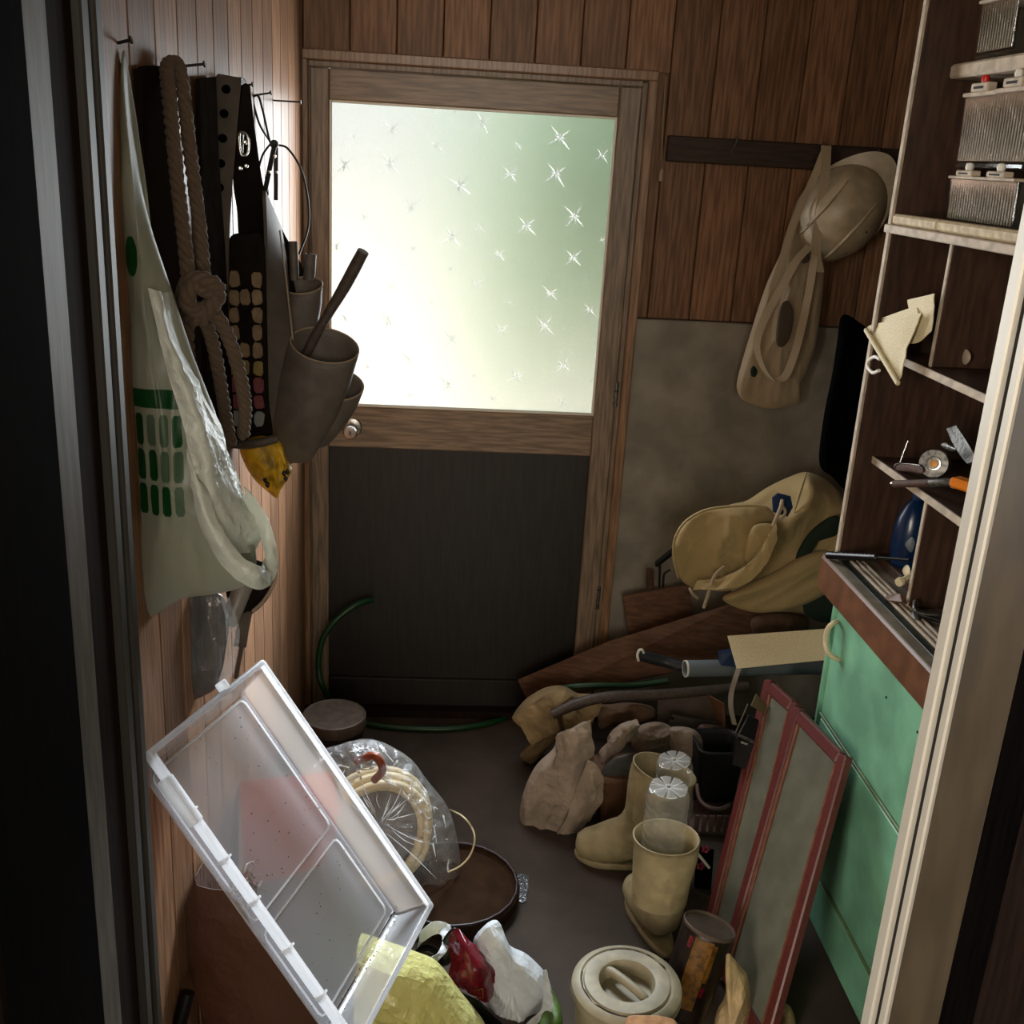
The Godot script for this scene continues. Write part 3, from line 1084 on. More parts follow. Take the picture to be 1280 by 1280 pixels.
	rope(s, [Vector3(-0.282, 1.385, -1.360), Vector3(-0.264, 1.355, -1.360), Vector3(-0.252, 1.308, -1.370), Vector3(-0.248, 1.257, -1.390), Vector3(-0.257, 1.206, -1.420)], 0.0092)
	rope(s, [Vector3(-0.296, 1.376, -1.380), Vector3(-0.289, 1.332, -1.400), Vector3(-0.283, 1.278, -1.410), Vector3(-0.280, 1.219, -1.430), Vector3(-0.276, 1.190, -1.430)], 0.0092)
	put(s, "hanging_end", M.rope, r)

	# tool belt
	var t := thing("leather_belt", "wide brown leather belt with punched holes folded over a nail", "belt", Vector3(-0.372, 1.109, -1.800))
	s = begin()
	sheet(s, patch([[Vector3(-0.328, 1.668, -1.860), Vector3(-0.318, 1.674, -1.860)], [Vector3(-0.339, 1.673, -1.800), Vector3(-0.321, 1.676, -1.840)], [Vector3(-0.350, 1.664, -1.760), Vector3(-0.318, 1.658, -1.800)], [Vector3(-0.359, 1.552, -1.760), Vector3(-0.328, 1.554, -1.790)], [Vector3(-0.371, 1.438, -1.760), Vector3(-0.339, 1.437, -1.790)], [Vector3(-0.378, 1.306, -1.760), Vector3(-0.345, 1.303, -1.790)], [Vector3(-0.379, 1.112, -1.760), Vector3(-0.346, 1.106, -1.790)]], 6, 8), 0.004)
	var st := put(s, "front_strap", M.leather, t)
	for q in [Vector3(-0.333, 1.656, -1.772), Vector3(-0.337, 1.621, -1.772), Vector3(-0.340, 1.585, -1.772), Vector3(-0.344, 1.548, -1.772), Vector3(-0.347, 1.512, -1.772), Vector3(-0.352, 1.473, -1.772), Vector3(-0.354, 1.434, -1.772)]:
		s = begin()
		lathe(s, [Vector2(0, 0.004), Vector2(0.0035, 0.004), Vector2(0.005, 0.0055), Vector2(0.0065, 0.004), Vector2(0.0065, -0.001), Vector2(0, -0.001)], axis(q + Vector3(0, 0, 0.004), Vector3(0.3, 0, 1)), 14)
		put(s, "eyelet", M.coat, st)
	s = begin()
	sheet(s, patch([[Vector3(-0.326, 1.673, -1.870), Vector3(-0.321, 1.670, -1.900)], [Vector3(-0.337, 1.596, -1.870), Vector3(-0.317, 1.598, -1.920)], [Vector3(-0.343, 1.521, -1.870), Vector3(-0.308, 1.512, -1.940)], [Vector3(-0.340, 1.473, -1.880), Vector3(-0.294, 1.472, -1.950)], [Vector3(-0.338, 1.424, -1.880), Vector3(-0.274, 1.428, -1.960)], [Vector3(-0.331, 1.385, -1.880), Vector3(-0.244, 1.369, -1.970)], [Vector3(-0.327, 1.318, -1.880), Vector3(-0.237, 1.303, -1.970)]], 6, 8), 0.004)
	put(s, "rear_strap", M.leather_dark, t)
	s = begin()
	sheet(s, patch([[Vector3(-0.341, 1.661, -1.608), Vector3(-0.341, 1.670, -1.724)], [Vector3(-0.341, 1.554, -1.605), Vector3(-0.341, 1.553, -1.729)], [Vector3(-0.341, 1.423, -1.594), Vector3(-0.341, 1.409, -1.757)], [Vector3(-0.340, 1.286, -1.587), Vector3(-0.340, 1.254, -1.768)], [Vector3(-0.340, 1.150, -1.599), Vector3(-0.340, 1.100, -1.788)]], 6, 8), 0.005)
	put(s, "dark_backing", M.leather_dark, t)  # dark layer added to darken the wall behind the belt
	s = begin()
	tube(s, curve([Vector3(-0.332, 1.594, -1.865), Vector3(-0.319, 1.591, -1.865), Vector3(-0.319, 1.566, -1.865), Vector3(-0.330, 1.562, -1.865)], 5, true), 0.0022, 8, false, true)
	tube(s, [Vector3(-0.326, 1.593, -1.865), Vector3(-0.327, 1.563, -1.860)], 0.0016, 6)
	put(s, "buckle", M.steel, t)
	for q in [Vector3(-0.332, 1.540, -1.865), Vector3(-0.322, 1.544, -1.865), Vector3(-0.323, 1.581, -1.865)]:
		s = begin()
		lathe(s, [Vector2(0.004, 0), Vector2(0.0035, 0.002), Vector2(0, 0.003)], axis(q, Vector3(0.2, 0, 1)), 10)
		put(s, "rivet", M.steel, t)

	# patterned pouch between rope and pouches
	var g := thing("patterned_pouch", "dark pouch with rows of pale cobble-like patches behind the rope", "pouch", Vector3(-0.340, 1.091, -1.850))
	s = begin()
	pillow(s, [Vector3(-0.351, 1.426, -1.850), Vector3(-0.319, 1.438, -1.850), Vector3(-0.293, 1.429, -1.850), Vector3(-0.290, 1.296, -1.850), Vector3(-0.289, 1.157, -1.850), Vector3(-0.285, 1.093, -1.850), Vector3(-0.316, 1.076, -1.850), Vector3(-0.355, 1.075, -1.850), Vector3(-0.377, 1.085, -1.850), Vector3(-0.370, 1.224, -1.850), Vector3(-0.361, 1.347, -1.850)], Vector3(0, 0.1, 1), 0.012, 0.02, {"rings": 8})
	put(s, "pouch_body", M.leather_dark, g)
	rng.seed = 21
	mat("cell_tan", Color(0.55, 0.46, 0.35), 0.8, "blotch", Vector3(8, 8, 8))
	mat("cell_olive", Color(0.56, 0.48, 0.28), 0.8, "blotch", Vector3(8, 8, 8))
	mat("cell_pink", Color(0.5, 0.25, 0.27), 0.8, "blotch", Vector3(8, 8, 8))
	mat("cell_grey", Color(0.5, 0.52, 0.5), 0.6)
	for row in 9:
		for col in 3:
			if rng.randf() < 0.12:
				continue
			var c: Vector3 = [Vector3(-0.339, 1.379, -1.829), Vector3(-0.322, 1.380, -1.829), Vector3(-0.303, 1.381, -1.829)][col] + ([Vector3(-0.346, 1.112, -1.829), Vector3(-0.328, 1.112, -1.829), Vector3(-0.303, 1.113, -1.829)][col] - [Vector3(-0.339, 1.379, -1.829), Vector3(-0.322, 1.380, -1.829), Vector3(-0.303, 1.381, -1.829)][col]) * ((row + 0.5) / 9.0)
			var w := 0.0092
			var h := 0.0148
			var p := []
			for i in 8:
				var a := TAU * (i + 0.5) / 8.0
				p.append(c + Vector3(signf(cos(a)) * w * pow(absf(cos(a)), 0.6) * rng.randf_range(0.8, 1.1), signf(sin(a)) * h * pow(absf(sin(a)), 0.6) * rng.randf_range(0.8, 1.05), 0.002 * sin(a)))
			s = begin()
			board(s, p, 0.004)
			put(s, "pale_patch", M.cell_pink if row in [6, 7] else M.cell_grey if row == 8 else M.cell_olive if row > 4 else M.cell_tan, g)
	s = begin()
	tube(s, curve([Vector3(-0.372, 1.082, -1.840), Vector3(-0.335, 1.083, -1.820), Vector3(-0.299, 1.091, -1.810), Vector3(-0.272, 1.097, -1.820)]), 0.008, 8)
	put(s, "hem_roll", M.leather, g)

	# nail pouches
	var n := thing("tool_pouch", "brown leather tool pouch with three open pockets hanging in front of the door glass", "pouch", Vector3(-0.262, 1.026, -1.880))
	s = begin()
	sheet(s, patch([[Vector3(-0.293, 1.507, -1.860), Vector3(-0.278, 1.445, -1.930)], [Vector3(-0.290, 1.429, -1.850), Vector3(-0.265, 1.386, -1.900)], [Vector3(-0.291, 1.323, -1.850), Vector3(-0.255, 1.292, -1.890)], [Vector3(-0.294, 1.212, -1.860), Vector3(-0.237, 1.192, -1.900)], [Vector3(-0.298, 1.092, -1.880), Vector3(-0.219, 1.080, -1.910)], [Vector3(-0.286, 1.018, -1.900), Vector3(-0.238, 1.035, -1.920)]], 8, 6), 0.006)
	put(s, "back_panel", M.leather, n)
	s = begin()
	pocket(s, Vector3(-0.239, 1.347, -1.930), Vector3(-0.252, 1.235, -1.930), Vector3(0.034, 0.003, 0), Vector3(0, 0.012, -0.026), 0.8)
	put(s, "pocket", M.leather, n)
	s = begin()
	pocket(s, Vector3(-0.196, 1.252, -1.880), Vector3(-0.261, 1.049, -1.900), Vector3(0.060, -0.010, 0.0), Vector3(0.004, 0.024, -0.034), 0.70)
	put(s, "pocket", M.leather, n)
	s = begin()
	pocket(s, Vector3(-0.190, 1.173, -1.930), Vector3(-0.240, 1.067, -1.940), Vector3(0.060, -0.006, 0.0), Vector3(0.004, 0.024, -0.03), 0.80)
	put(s, "pocket", M.leather, n)
	for e in [[Vector3(-0.239, 1.347, -1.930), Vector3(0.034, 0.003, 0), Vector3(0, 0.012, -0.026)], [Vector3(-0.196, 1.252, -1.880), Vector3(0.060, -0.010, 0.0), Vector3(0.004, 0.024, -0.034)], [Vector3(-0.190, 1.173, -1.930), Vector3(0.060, -0.006, 0.0), Vector3(0.004, 0.024, -0.03)]]:
		s = begin()
		var lip := []
		for i in 40:
			lip.append(e[0] + e[1] * cos(TAU * i / 40.0) * 0.975 + e[2] * sin(TAU * i / 40.0) * 0.975 + Vector3(0, 0.0005, 0))
		tube(s, lip, 0.0017, 6, false, true)
		put(s, "rim_binding", M.leather_edge, n)
	for e in [[Vector3(-0.228, 1.400, -1.950), Vector3(-0.231, 1.355, -1.950), 0.0105], [Vector3(-0.257, 1.421, -1.940), Vector3(-0.255, 1.355, -1.940), 0.008]]:
		s = begin()
		var ax := axis(e[1], e[0] - e[1])
		var l: float = e[0].distance_to(e[1])
		lathe(s, [Vector2(0, 0), Vector2(e[2], 0), Vector2(e[2], l), Vector2(e[2] * 0.8, l), Vector2(e[2] * 0.8, 0.01), Vector2(0, 0.01)], ax, 18)
		put(s, "tool_sleeve", M.leather, n)
	s = begin()
	tube(s, [Vector3(-0.268, 1.445, -1.858), Vector3(-0.258, 1.364, -1.856), Vector3(-0.248, 1.263, -1.858)], 0.0016, 6)
	put(s, "edge_line", M.leather_edge, n)  # pale line drawn as the highlight along the panel edge

	s = begin()
	tube(s, curve([Vector3(-0.234, 1.224, -1.900), Vector3(-0.205, 1.281, -1.885), Vector3(-0.162, 1.355, -1.870), Vector3(-0.129, 1.418, -1.855)]), [0.0085, 0.0085, 0.0082, 0.009, 0.0105, 0.0108, 0.010], 16)
	solo(s, "wooden_rod", M.tool_handle, "round grey-brown wooden rod standing up out of the leather pouch", "rod")

	# wire lead
	var w := thing("wire_loops", "black wire lead with a clip hanging in loops from a nail by the door", "wire", Vector3(-0.275, 1.379, -2.160))
	s = begin()
	tube(s, curve([Vector3(-0.330, 1.580, -2.200), Vector3(-0.343, 1.610, -2.150), Vector3(-0.350, 1.641, -2.130), Vector3(-0.350, 1.659, -2.120), Vector3(-0.341, 1.661, -2.120), Vector3(-0.336, 1.635, -2.140), Vector3(-0.330, 1.583, -2.180), Vector3(-0.322, 1.579, -2.200), Vector3(-0.300, 1.573, -2.200), Vector3(-0.275, 1.536, -2.200), Vector3(-0.262, 1.480, -2.200), Vector3(-0.262, 1.427, -2.200), Vector3(-0.280, 1.375, -2.200)], 8), 0.0022, 7)
	tube(s, curve([Vector3(-0.330, 1.583, -2.200), Vector3(-0.344, 1.557, -2.170), Vector3(-0.352, 1.514, -2.150), Vector3(-0.354, 1.470, -2.140)], 8), 0.0022, 7)
	put(s, "wire_loop", M.wire, w)
	s = begin()
	beam(s, Vector3(-0.319, 1.586, -2.170), Vector3(-0.337, 1.493, -2.150), Vector3(1, 0, 0), 0.009, 0.005)
	beam(s, Vector3(-0.319, 1.583, -2.180), Vector3(-0.321, 1.477, -2.180), Vector3(1, 0, 0), 0.008, 0.004)
	beam(s, Vector3(-0.336, 1.500, -2.160), Vector3(-0.328, 1.420, -2.140), Vector3(1, 0, 0), 0.008, 0.004)
	lathe(s, [Vector2(0, -0.004), Vector2(0.008, -0.004), Vector2(0.008, 0.004), Vector2(0, 0.004)], axis(Vector3(-0.321, 1.580, -2.170), Vector3.BACK), 14)
	put(s, "clip", M.wire, w)
	for q in [Vector3(-0.317, 1.559, -2.145), Vector3(-0.327, 1.530, -2.145), Vector3(-0.313, 1.530, -2.145), Vector3(-0.331, 1.486, -2.145), Vector3(-0.326, 1.461, -2.145), Vector3(-0.324, 1.434, -2.145)]:
		s = begin()
		lathe(s, [Vector2(0.0035, 0), Vector2(0.003, 0.0025), Vector2(0, 0.0032)], axis(q, Vector3.BACK), 9)
		put(s, "stud", M.steel, w)

	# yellow plastic
	var y := thing("yellow_wrapper", "crumpled yellow plastic wrapper with black marks under the tool pouch", "wrapper", Vector3(-0.278, 0.982, -1.840))
	s = begin()
	pillow(s, [Vector3(-0.339, 1.077, -1.840), Vector3(-0.304, 1.095, -1.840), Vector3(-0.270, 1.086, -1.840), Vector3(-0.260, 1.057, -1.840), Vector3(-0.249, 1.037, -1.840), Vector3(-0.262, 1.013, -1.840), Vector3(-0.271, 0.997, -1.840), Vector3(-0.278, 0.982, -1.840), Vector3(-0.296, 0.996, -1.840), Vector3(-0.315, 1.014, -1.840), Vector3(-0.332, 1.043, -1.840)], Vector3(0.3, 0, 1), 0.022, 0.012, {"amp": 0.016, "freq": 10.0, "seed": 12, "stretch": Vector3(2, 0.5, 1)})
	put(s, "wrapper_body", M.yellow_plastic, y)
	for q in [Vector3(-0.293, 1.022, -1.815), Vector3(-0.289, 1.013, -1.815), Vector3(-0.260, 1.035, -1.815), Vector3(-0.254, 1.038, -1.815), Vector3(-0.257, 1.026, -1.815)]:
		s = begin()
		pillow(s, [q + Vector3(-0.004, 0, 0), q + Vector3(0, 0.006, 0), q + Vector3(0.004, 0.001, 0), q + Vector3(0.001, -0.006, 0)], Vector3.BACK, 0.002, 0.012, {"rings": 3, "per": 2})
		put(s, "black_mark", M.black_plastic, y)

	# holster with a roll
	var h := thing("leather_holster", "black leather holster with two dangling tails below the white bag", "holster", Vector3(-0.314, 0.740, -1.620))
	s = begin()
	pillow(s, [Vector3(-0.308, 0.961, -1.620), Vector3(-0.278, 0.948, -1.620), Vector3(-0.255, 0.943, -1.620), Vector3(-0.245, 0.957, -1.620), Vector3(-0.245, 0.924, -1.620), Vector3(-0.256, 0.890, -1.620), Vector3(-0.272, 0.867, -1.620), Vector3(-0.290, 0.852, -1.620), Vector3(-0.308, 0.846, -1.620), Vector3(-0.323, 0.868, -1.620), Vector3(-0.327, 0.905, -1.620), Vector3(-0.321, 0.940, -1.620)], Vector3(0.25, 0.15, 1), 0.03, 0.03, {"amp": 0.006, "freq": 9.0, "seed": 31})
	put(s, "holster_body", M.leather_dark, h)
	s = begin()
	band(s, [Vector3(-0.292, 0.867, -1.600), Vector3(-0.299, 0.830, -1.600), Vector3(-0.303, 0.804, -1.600)], 0.02, Vector3(1, 0, 0.2), 0.004)
	band(s, [Vector3(-0.298, 0.816, -1.600), Vector3(-0.307, 0.775, -1.610), Vector3(-0.315, 0.736, -1.620)], 0.007, Vector3(1, 0, 0.2), 0.004)
	put(s, "tail", M.leather, h)
	s = begin()
	tube(s, curve([Vector3(-0.240, 0.968, -1.585), Vector3(-0.243, 0.929, -1.580), Vector3(-0.260, 0.896, -1.580), Vector3(-0.278, 0.876, -1.580)]), 0.003, 7)
	put(s, "edge_line", M.leather_edge, h)
	s = begin()
	var e0: Vector3 = Vector3(-0.286, 0.932, -1.560)
	var e1: Vector3 = Vector3(-0.309, 0.871, -1.540)
	lathe(s, [Vector2(0, 0), Vector2(0.0135, 0), Vector2(0.0145, 0.003), Vector2(0.0145, e0.distance_to(e1) - 0.004), Vector2(0.012, e0.distance_to(e1)), Vector2(0, e0.distance_to(e1) - 0.001)], axis(e1, e0 - e1), 24)
	solo(s, "metal_tube", M.tube_grey, "short grey metal tube stuck in the black leather holster", "tube")

	# grey film
	var f := thing("grey_film_bag", "smoky grey translucent plastic bag hanging below the white carrier bag", "bag", Vector3(-0.373, 0.763, -1.480))
	s = begin()
	pillow(s, [Vector3(-0.397, 0.945, -1.480), Vector3(-0.348, 0.952, -1.480), Vector3(-0.306, 0.946, -1.480), Vector3(-0.296, 0.906, -1.480), Vector3(-0.301, 0.860, -1.480), Vector3(-0.312, 0.806, -1.480), Vector3(-0.328, 0.784, -1.480), Vector3(-0.373, 0.763, -1.480), Vector3(-0.400, 0.774, -1.480), Vector3(-0.410, 0.817, -1.480), Vector3(-0.407, 0.883, -1.480)], Vector3(0.1, 0, 1), 0.014, 0.012, {"amp": 0.007, "freq": 8.0, "seed": 17, "stretch": Vector3(2, 0.5, 1)})
	put(s, "film", M.film_grey, f)
	s = begin()
	sheet(s, rumple(patch([[Vector3(-0.302, 0.954, -1.460), Vector3(-0.291, 0.945, -1.470)], [Vector3(-0.295, 0.896, -1.460), Vector3(-0.278, 0.891, -1.470)], [Vector3(-0.301, 0.843, -1.460), Vector3(-0.289, 0.828, -1.470)], [Vector3(-0.314, 0.800, -1.460), Vector3(-0.303, 0.787, -1.470)]], 6, 8), 0.004, 30.0, 3), 0.001)
	put(s, "film_edge", M.film_clear, f)


# ---------------------------------------------------------------- the heap on the left of the floor
func left_floor() -> void:
	var s := begin()
	# brown paper bag against the wall
	var b := thing("paper_bag", "tall open brown paper bag standing against the left wall under the clear tray", "bag", Vector3(-0.22, 0, -1.5))
	var fl: Vector3 = Vector3(-0.378, 0.538, -1.360)
	fl.x = -0.335
	var front := [[fl, Vector3(-0.326, 0.524, -1.360), Vector3(-0.270, 0.511, -1.370), Vector3(-0.153, 0.528, -1.400)], [Vector3(-0.357, 0.419, -1.360), Vector3(-0.304, 0.413, -1.350), Vector3(-0.232, 0.413, -1.350), Vector3(-0.128, 0.432, -1.400)], [Vector3(-0.315, 0.16, -1.38), Vector3(-0.25, 0.16, -1.35), Vector3(-0.17, 0.16, -1.36), Vector3(-0.11, 0.16, -1.42)], [Vector3(-0.31, 0.004, -1.39), Vector3(-0.25, 0.004, -1.37), Vector3(-0.18, 0.004, -1.37), Vector3(-0.11, 0.004, -1.42)]]
	sheet(s, rumple(patch(front, 8, 10), 0.006, 7.0, 41), 0.0016)
	put(s, "front_side", M.paper_brown, b)
	s = begin()
	var bl: Vector3 = Vector3(-0.337, 0.459, -1.740)
	bl.x = -0.338
	var back := [[bl, Vector3(-0.265, 0.464, -1.750), Vector3(-0.170, 0.474, -1.750)], [Vector3(-0.335, 0.3, -1.74), Vector3(-0.25, 0.3, -1.75), Vector3(-0.146, 0.355, -1.750)], [Vector3(-0.33, 0.004, -1.70), Vector3(-0.22, 0.004, -1.71), Vector3(-0.12, 0.004, -1.70)]]
	sheet(s, rumple(patch(back, 8, 10), 0.006, 7.0, 42), 0.0016)
	put(s, "rear_side", M.paper_sunlit, b)
	s = begin()
	sheet(s, rumple(patch([[Vector3(-0.170, 0.474, -1.750), Vector3(-0.139, 0.501, -1.600), Vector3(-0.153, 0.528, -1.400)], [Vector3(-0.125, 0.25, -1.72), Vector3(-0.10, 0.25, -1.58), Vector3(-0.115, 0.25, -1.42)], [Vector3(-0.12, 0.004, -1.70), Vector3(-0.105, 0.004, -1.56), Vector3(-0.11, 0.004, -1.42)]], 8, 10), 0.006, 7.0, 43), 0.0016)
	put(s, "right_side", M.paper_brown, b)
	s = begin()
	sheet(s, rumple(patch([[bl, Vector3(-0.343, 0.48, -1.55), fl], [Vector3(-0.342, 0.3, -1.72), Vector3(-0.343, 0.3, -1.55), Vector3(-0.33, 0.3, -1.40)], [Vector3(-0.33, 0.004, -1.70), Vector3(-0.335, 0.004, -1.55), Vector3(-0.31, 0.004, -1.39)]], 8, 10), 0.003, 7.0, 44), 0.0016)
	put(s, "left_side", M.paper_brown, b)

	# black rod
	s = begin()
	tube(s, [Vector3(-0.332, 0.402, -1.280), Vector3(-0.344, 0.348, -1.260), Vector3(-0.365, 0.204, -1.240)], 0.011, 12)
	solo(s, "black_rod", M.black_plastic, "black rod standing against the left wall in front of the brown paper bag", "rod")

	# clear plastic lid
	var pa: Vector3 = Vector3(-0.249, 0.834, -1.500)
	var pb: Vector3 = Vector3(-0.343, 0.853, -1.200)
	var v := (pb - pa)
	var c0: Vector3 = Vector3(0.025, 0.468, -1.390)
	var u := c0 - pa
	u -= v.normalized() * u.dot(v.normalized())
	var L := u.length()
	var W := v.length()
	u = u.normalized()
	v = v.normalized()
	var n := u.cross(v).normalized()
	if n.dot(Vector3(0, 1.585, 0) - pa) < 0.0:
		n = -n
	var at := func(a: float, c: float, h: float) -> Vector3:
		return pa + u * a * L + v * c * W + n * h
	var lid := thing("storage_tray", "large clear dusty plastic tray tipped on end against the left wall", "tray", at.call(1.0, 0.5, -0.03))
	var bas := Basis(u, v, n) if u.cross(v).dot(n) > 0.0 else Basis(v, u, n)
	var dep := 0.052
	s = begin()
	var panel := [at.call(0.065, 0.07, -dep), at.call(0.935, 0.07, -dep), at.call(0.935, 0.93, -dep), at.call(0.065, 0.93, -dep)]
	board(s, panel, 0.0022)
	put(s, "base", M.tray_clear, lid)
	# walls: four sloping sides with a rolled corner
	s = begin()
	var loop := func(i0: float, h: float, rad: float) -> Array:
		var o := []
		for q in [[0, 0, 180.0], [1, 0, 270.0], [1, 1, 0.0], [0, 1, 90.0]]:
			var cx := i0 + rad if q[0] == 0 else L - i0 - rad
			var cy := i0 + rad if q[1] == 0 else W - i0 - rad
			for k in 6:
				var a := deg_to_rad(q[2] + 18.0 * k)
				o.append(pa + u * (cx + cos(a) * rad) + v * (cy + sin(a) * rad) + n * h)
		return o
	skin(s, [loop.call(0.028, -dep - 0.0011, 0.003), loop.call(0.021, -dep + 0.004, 0.004), loop.call(0.011, -0.006, 0.005), loop.call(0.008, -0.0015, 0.005)], false)
	put(s, "side_wall", M.tray_clear, lid)
	s = begin()
	skin(s, [loop.call(0.008, -0.0015, 0.005), loop.call(0.0072, 0.0, 0.005), loop.call(0.001, 0.0, 0.005), loop.call(0.0, -0.002, 0.005), loop.call(0.0, -0.013, 0.005), loop.call(0.0015, -0.013, 0.005), loop.call(0.0016, -0.003, 0.005), loop.call(0.008, -0.0015, 0.005)], false)
	put(s, "rim", M.tray_edge, lid)
	# raised lines of the base
	for e in [[0.07, 0.10, 0.575, 0.9], [0.615, 0.12, 0.91, 0.9]]:
		var line := []
		for q in [[0, 0], [1, 0], [1, 1], [0, 1]]:
			var ca := [e[0], e[2]][q[0]] as float
			var cb := [e[1], e[3]][q[1]] as float
			var da := 0.02 * (1.0 if q[0] == 0 else -1.0)
			var db := 0.03 * (1.0 if q[1] == 0 else -1.0)
			var three := [at.call(ca, cb + db, -dep + 0.002), at.call(ca + da * 0.3, cb + db * 0.3, -dep + 0.002), at.call(ca + da, cb, -dep + 0.002)]
			if q[0] != q[1]:
				three.reverse()
			line.append_array(three)
		s = begin()
		tube(s, line, 0.0016, 6, false, true)
		put(s, "raised_line", M.tray_edge, lid)
	# clips on the long and short rims
	for e in [[-0.012, 0.36, 0.024, 0.012], [0.16, 1.0, 0.07, 0.018], [0.2, 0.985, 0.003, 0.013], [0.36, 0.985, 0.003, 0.013], [0.5, 0.985, 0.003, 0.013], [0.66, 0.985, 0.003, 0.013], [0.82, 0.985, 0.003, 0.013]]:
		s = begin()
		var h: float = e[2]
		box(s, at.call(e[0], e[1], -0.006), (Vector3(h if e[0] > 0 else 0.014, e[3], 0.016) if bas.x == u else Vector3(e[3], h if e[0] > 0 else 0.014, 0.016)), 0.002, bas)
		put(s, "clip" if e[0] < 0.19 else "rib", M.tray_edge, lid)
	s = begin()
	rng.seed = 77
	for i in 150:
		var a := rng.randf_range(0.07, 0.93)
		var c := rng.randf_range(0.08, 0.92)
		if i > 70:
			a = rng.randf_range(0.925, 0.95) if i < 130 else rng.randf_range(0.4, 0.55)
			c = rng.randf_range(0.05, 0.9)
		var r := rng.randf_range(0.0005, 0.0013)
		lathe(s, [Vector2(0, -r), Vector2(r, 0), Vector2(0, r)], axis(at.call(a, c, -dep + 0.0015 + r + (0.004 if a > 0.92 else 0.0)), n), 6)
	put(s, "specks", M.crumbs, lid).set_meta("kind", "stuff")
	s = begin()
	for i in 26:
		var p0: Vector3 = at.call(rng.randf_range(0.44, 0.56), rng.randf_range(0.74, 0.9), -dep + 0.004)
		var pts := [p0]
		for k in 3:
			pts.append(pts[k] + u * rng.randf_range(-0.012, 0.012) + v * rng.randf_range(-0.012, 0.012) + n * rng.randf_range(-0.001, 0.005))
		band(s, pts, 0.006, n.rotated(u, 0.6), 0.0006, 3)
	put(s, "litter", M.shreds, lid).set_meta("kind", "stuff")

	# coiled hose in a clear bag
	var hb := thing("coiled_hose", "cream hose coiled up inside a clear plastic bag", "hose", Vector3(-0.044, -0.060, -2.080))
	s = begin()
	var mid: Vector3 = Vector3(-0.102, 0.114, -2.080)
	var e1 := Vector3(0.98, -0.1, -0.1).normalized()
	var e2 := Vector3(0.16, 0.93, -0.34).normalized()
	var e3 := e1.cross(e2)
	var coil := []
	for i in 5 * 32 + 1:
		var a := TAU * i / 32.0
		var r := 0.128 + 0.008 * sin(i * 0.11) - 0.004 * (i / 32)
		coil.append(mid + e1 * cos(a) * r * 0.94 + e2 * sin(a) * r + e3 * (-0.035 + 0.0155 * i / 32.0))
	tube(s, coil, 0.0105, 10)
	put(s, "coil", M.hose_cream, hb)
	s = begin()
	for q in coil.size():
		pass
	tube(s, curve([Vector3(-0.143, 0.327, -2.030), Vector3(-0.104, 0.360, -2.000), Vector3(-0.086, 0.327, -2.000), Vector3(-0.104, 0.288, -2.020)]), 0.009, 8)
	put(s, "orange_connector", mat("orange_plastic", Color(0.50, 0.22, 0.10), 0.4), hb)
	var cb := thing("clear_bag", "clear crinkled plastic bag knotted round the coiled hose", "bag", Vector3(-0.024, -0.078, -2.060))
	s = begin()
	pillow(s, [Vector3(-0.246, 0.310, -2.060), Vector3(-0.190, 0.347, -2.060), Vector3(-0.113, 0.364, -2.060), Vector3(-0.034, 0.322, -2.060), Vector3(0.010, 0.264, -2.060), Vector3(0.059, 0.193, -2.060), Vector3(0.083, 0.109, -2.060), Vector3(0.091, 0.018, -2.060), Vector3(0.053, -0.057, -2.060), Vector3(-0.020, -0.075, -2.060), Vector3(-0.098, -0.040, -2.060), Vector3(-0.181, 0.063, -2.060), Vector3(-0.232, 0.189, -2.060)], Vector3(0.1, 0.35, 1), 0.10, 0.05, {"amp": 0.012, "freq": 12.0, "seed": 6, "amp2": 0.010, "freq2": 26.0, "radial": 0.06, "rings": 26, "per": 10, "mid": Vector3(-0.098, 0.182, -2.060), "round": 0.6})
	put(s, "film", M.film_clear, cb)
	# creases from the knot and short edge ridges, painted white as highlights on the film
	var rim := curve([Vector3(-0.246, 0.310, -2.060), Vector3(-0.190, 0.347, -2.060), Vector3(-0.113, 0.364, -2.060), Vector3(-0.034, 0.322, -2.060), Vector3(0.010, 0.264, -2.060), Vector3(0.059, 0.193, -2.060), Vector3(0.083, 0.109, -2.060), Vector3(0.091, 0.018, -2.060), Vector3(0.053, -0.057, -2.060), Vector3(-0.020, -0.075, -2.060), Vector3(-0.098, -0.040, -2.060), Vector3(-0.181, 0.063, -2.060), Vector3(-0.232, 0.189, -2.060)], 10, true)
	var knot: Vector3 = Vector3(-0.098, 0.182, -2.060)
	var face := Vector3(0.1, 0.35, 1).normalized()
	var on_film := func(k: float, t: float) -> Vector3:
		var q: Vector3 = rim[int(k * rim.size()) % rim.size()]
		return knot + (q - knot) * t + face * (0.10 * pow(maxf(0.0, 1.0 - t * t), 0.6) + 0.003)
	s = begin()
	rng.seed = 9
	for i in 20:
		var k := 1.0 + pow(rng.randf(), 1.3) * 0.75
		var l := rng.randf_range(0.3, 0.8)
		var t0 := rng.randf_range(0.04, 0.22)
		tube(s, curve([on_film.call(k + rng.randf_range(-0.03, 0.03), t0), on_film.call(k + rng.randf_range(-0.012, 0.012), lerpf(t0, l, 0.5)), on_film.call(k, l)], 4), [0.0003, 0.0011, 0.0003], 5)
	for i in 46:
		var k := rng.randf_range(-0.05, 0.55)
		var t := rng.randf_range(0.6, 0.95)
		tube(s, curve([on_film.call(k + 1.0, t), on_film.call(k + 1.0 + rng.randf_range(-0.02, 0.02), t + rng.randf_range(-0.06, 0.04)), on_film.call(k + 1.0 + rng.randf_range(-0.04, 0.04), minf(0.97, t + rng.randf_range(-0.08, 0.05)))], 4), [0.0005, 0.0021, 0.0005], 5)
	put(s, "crease", M.tray_edge, cb)

	# small round things behind
	s = begin()
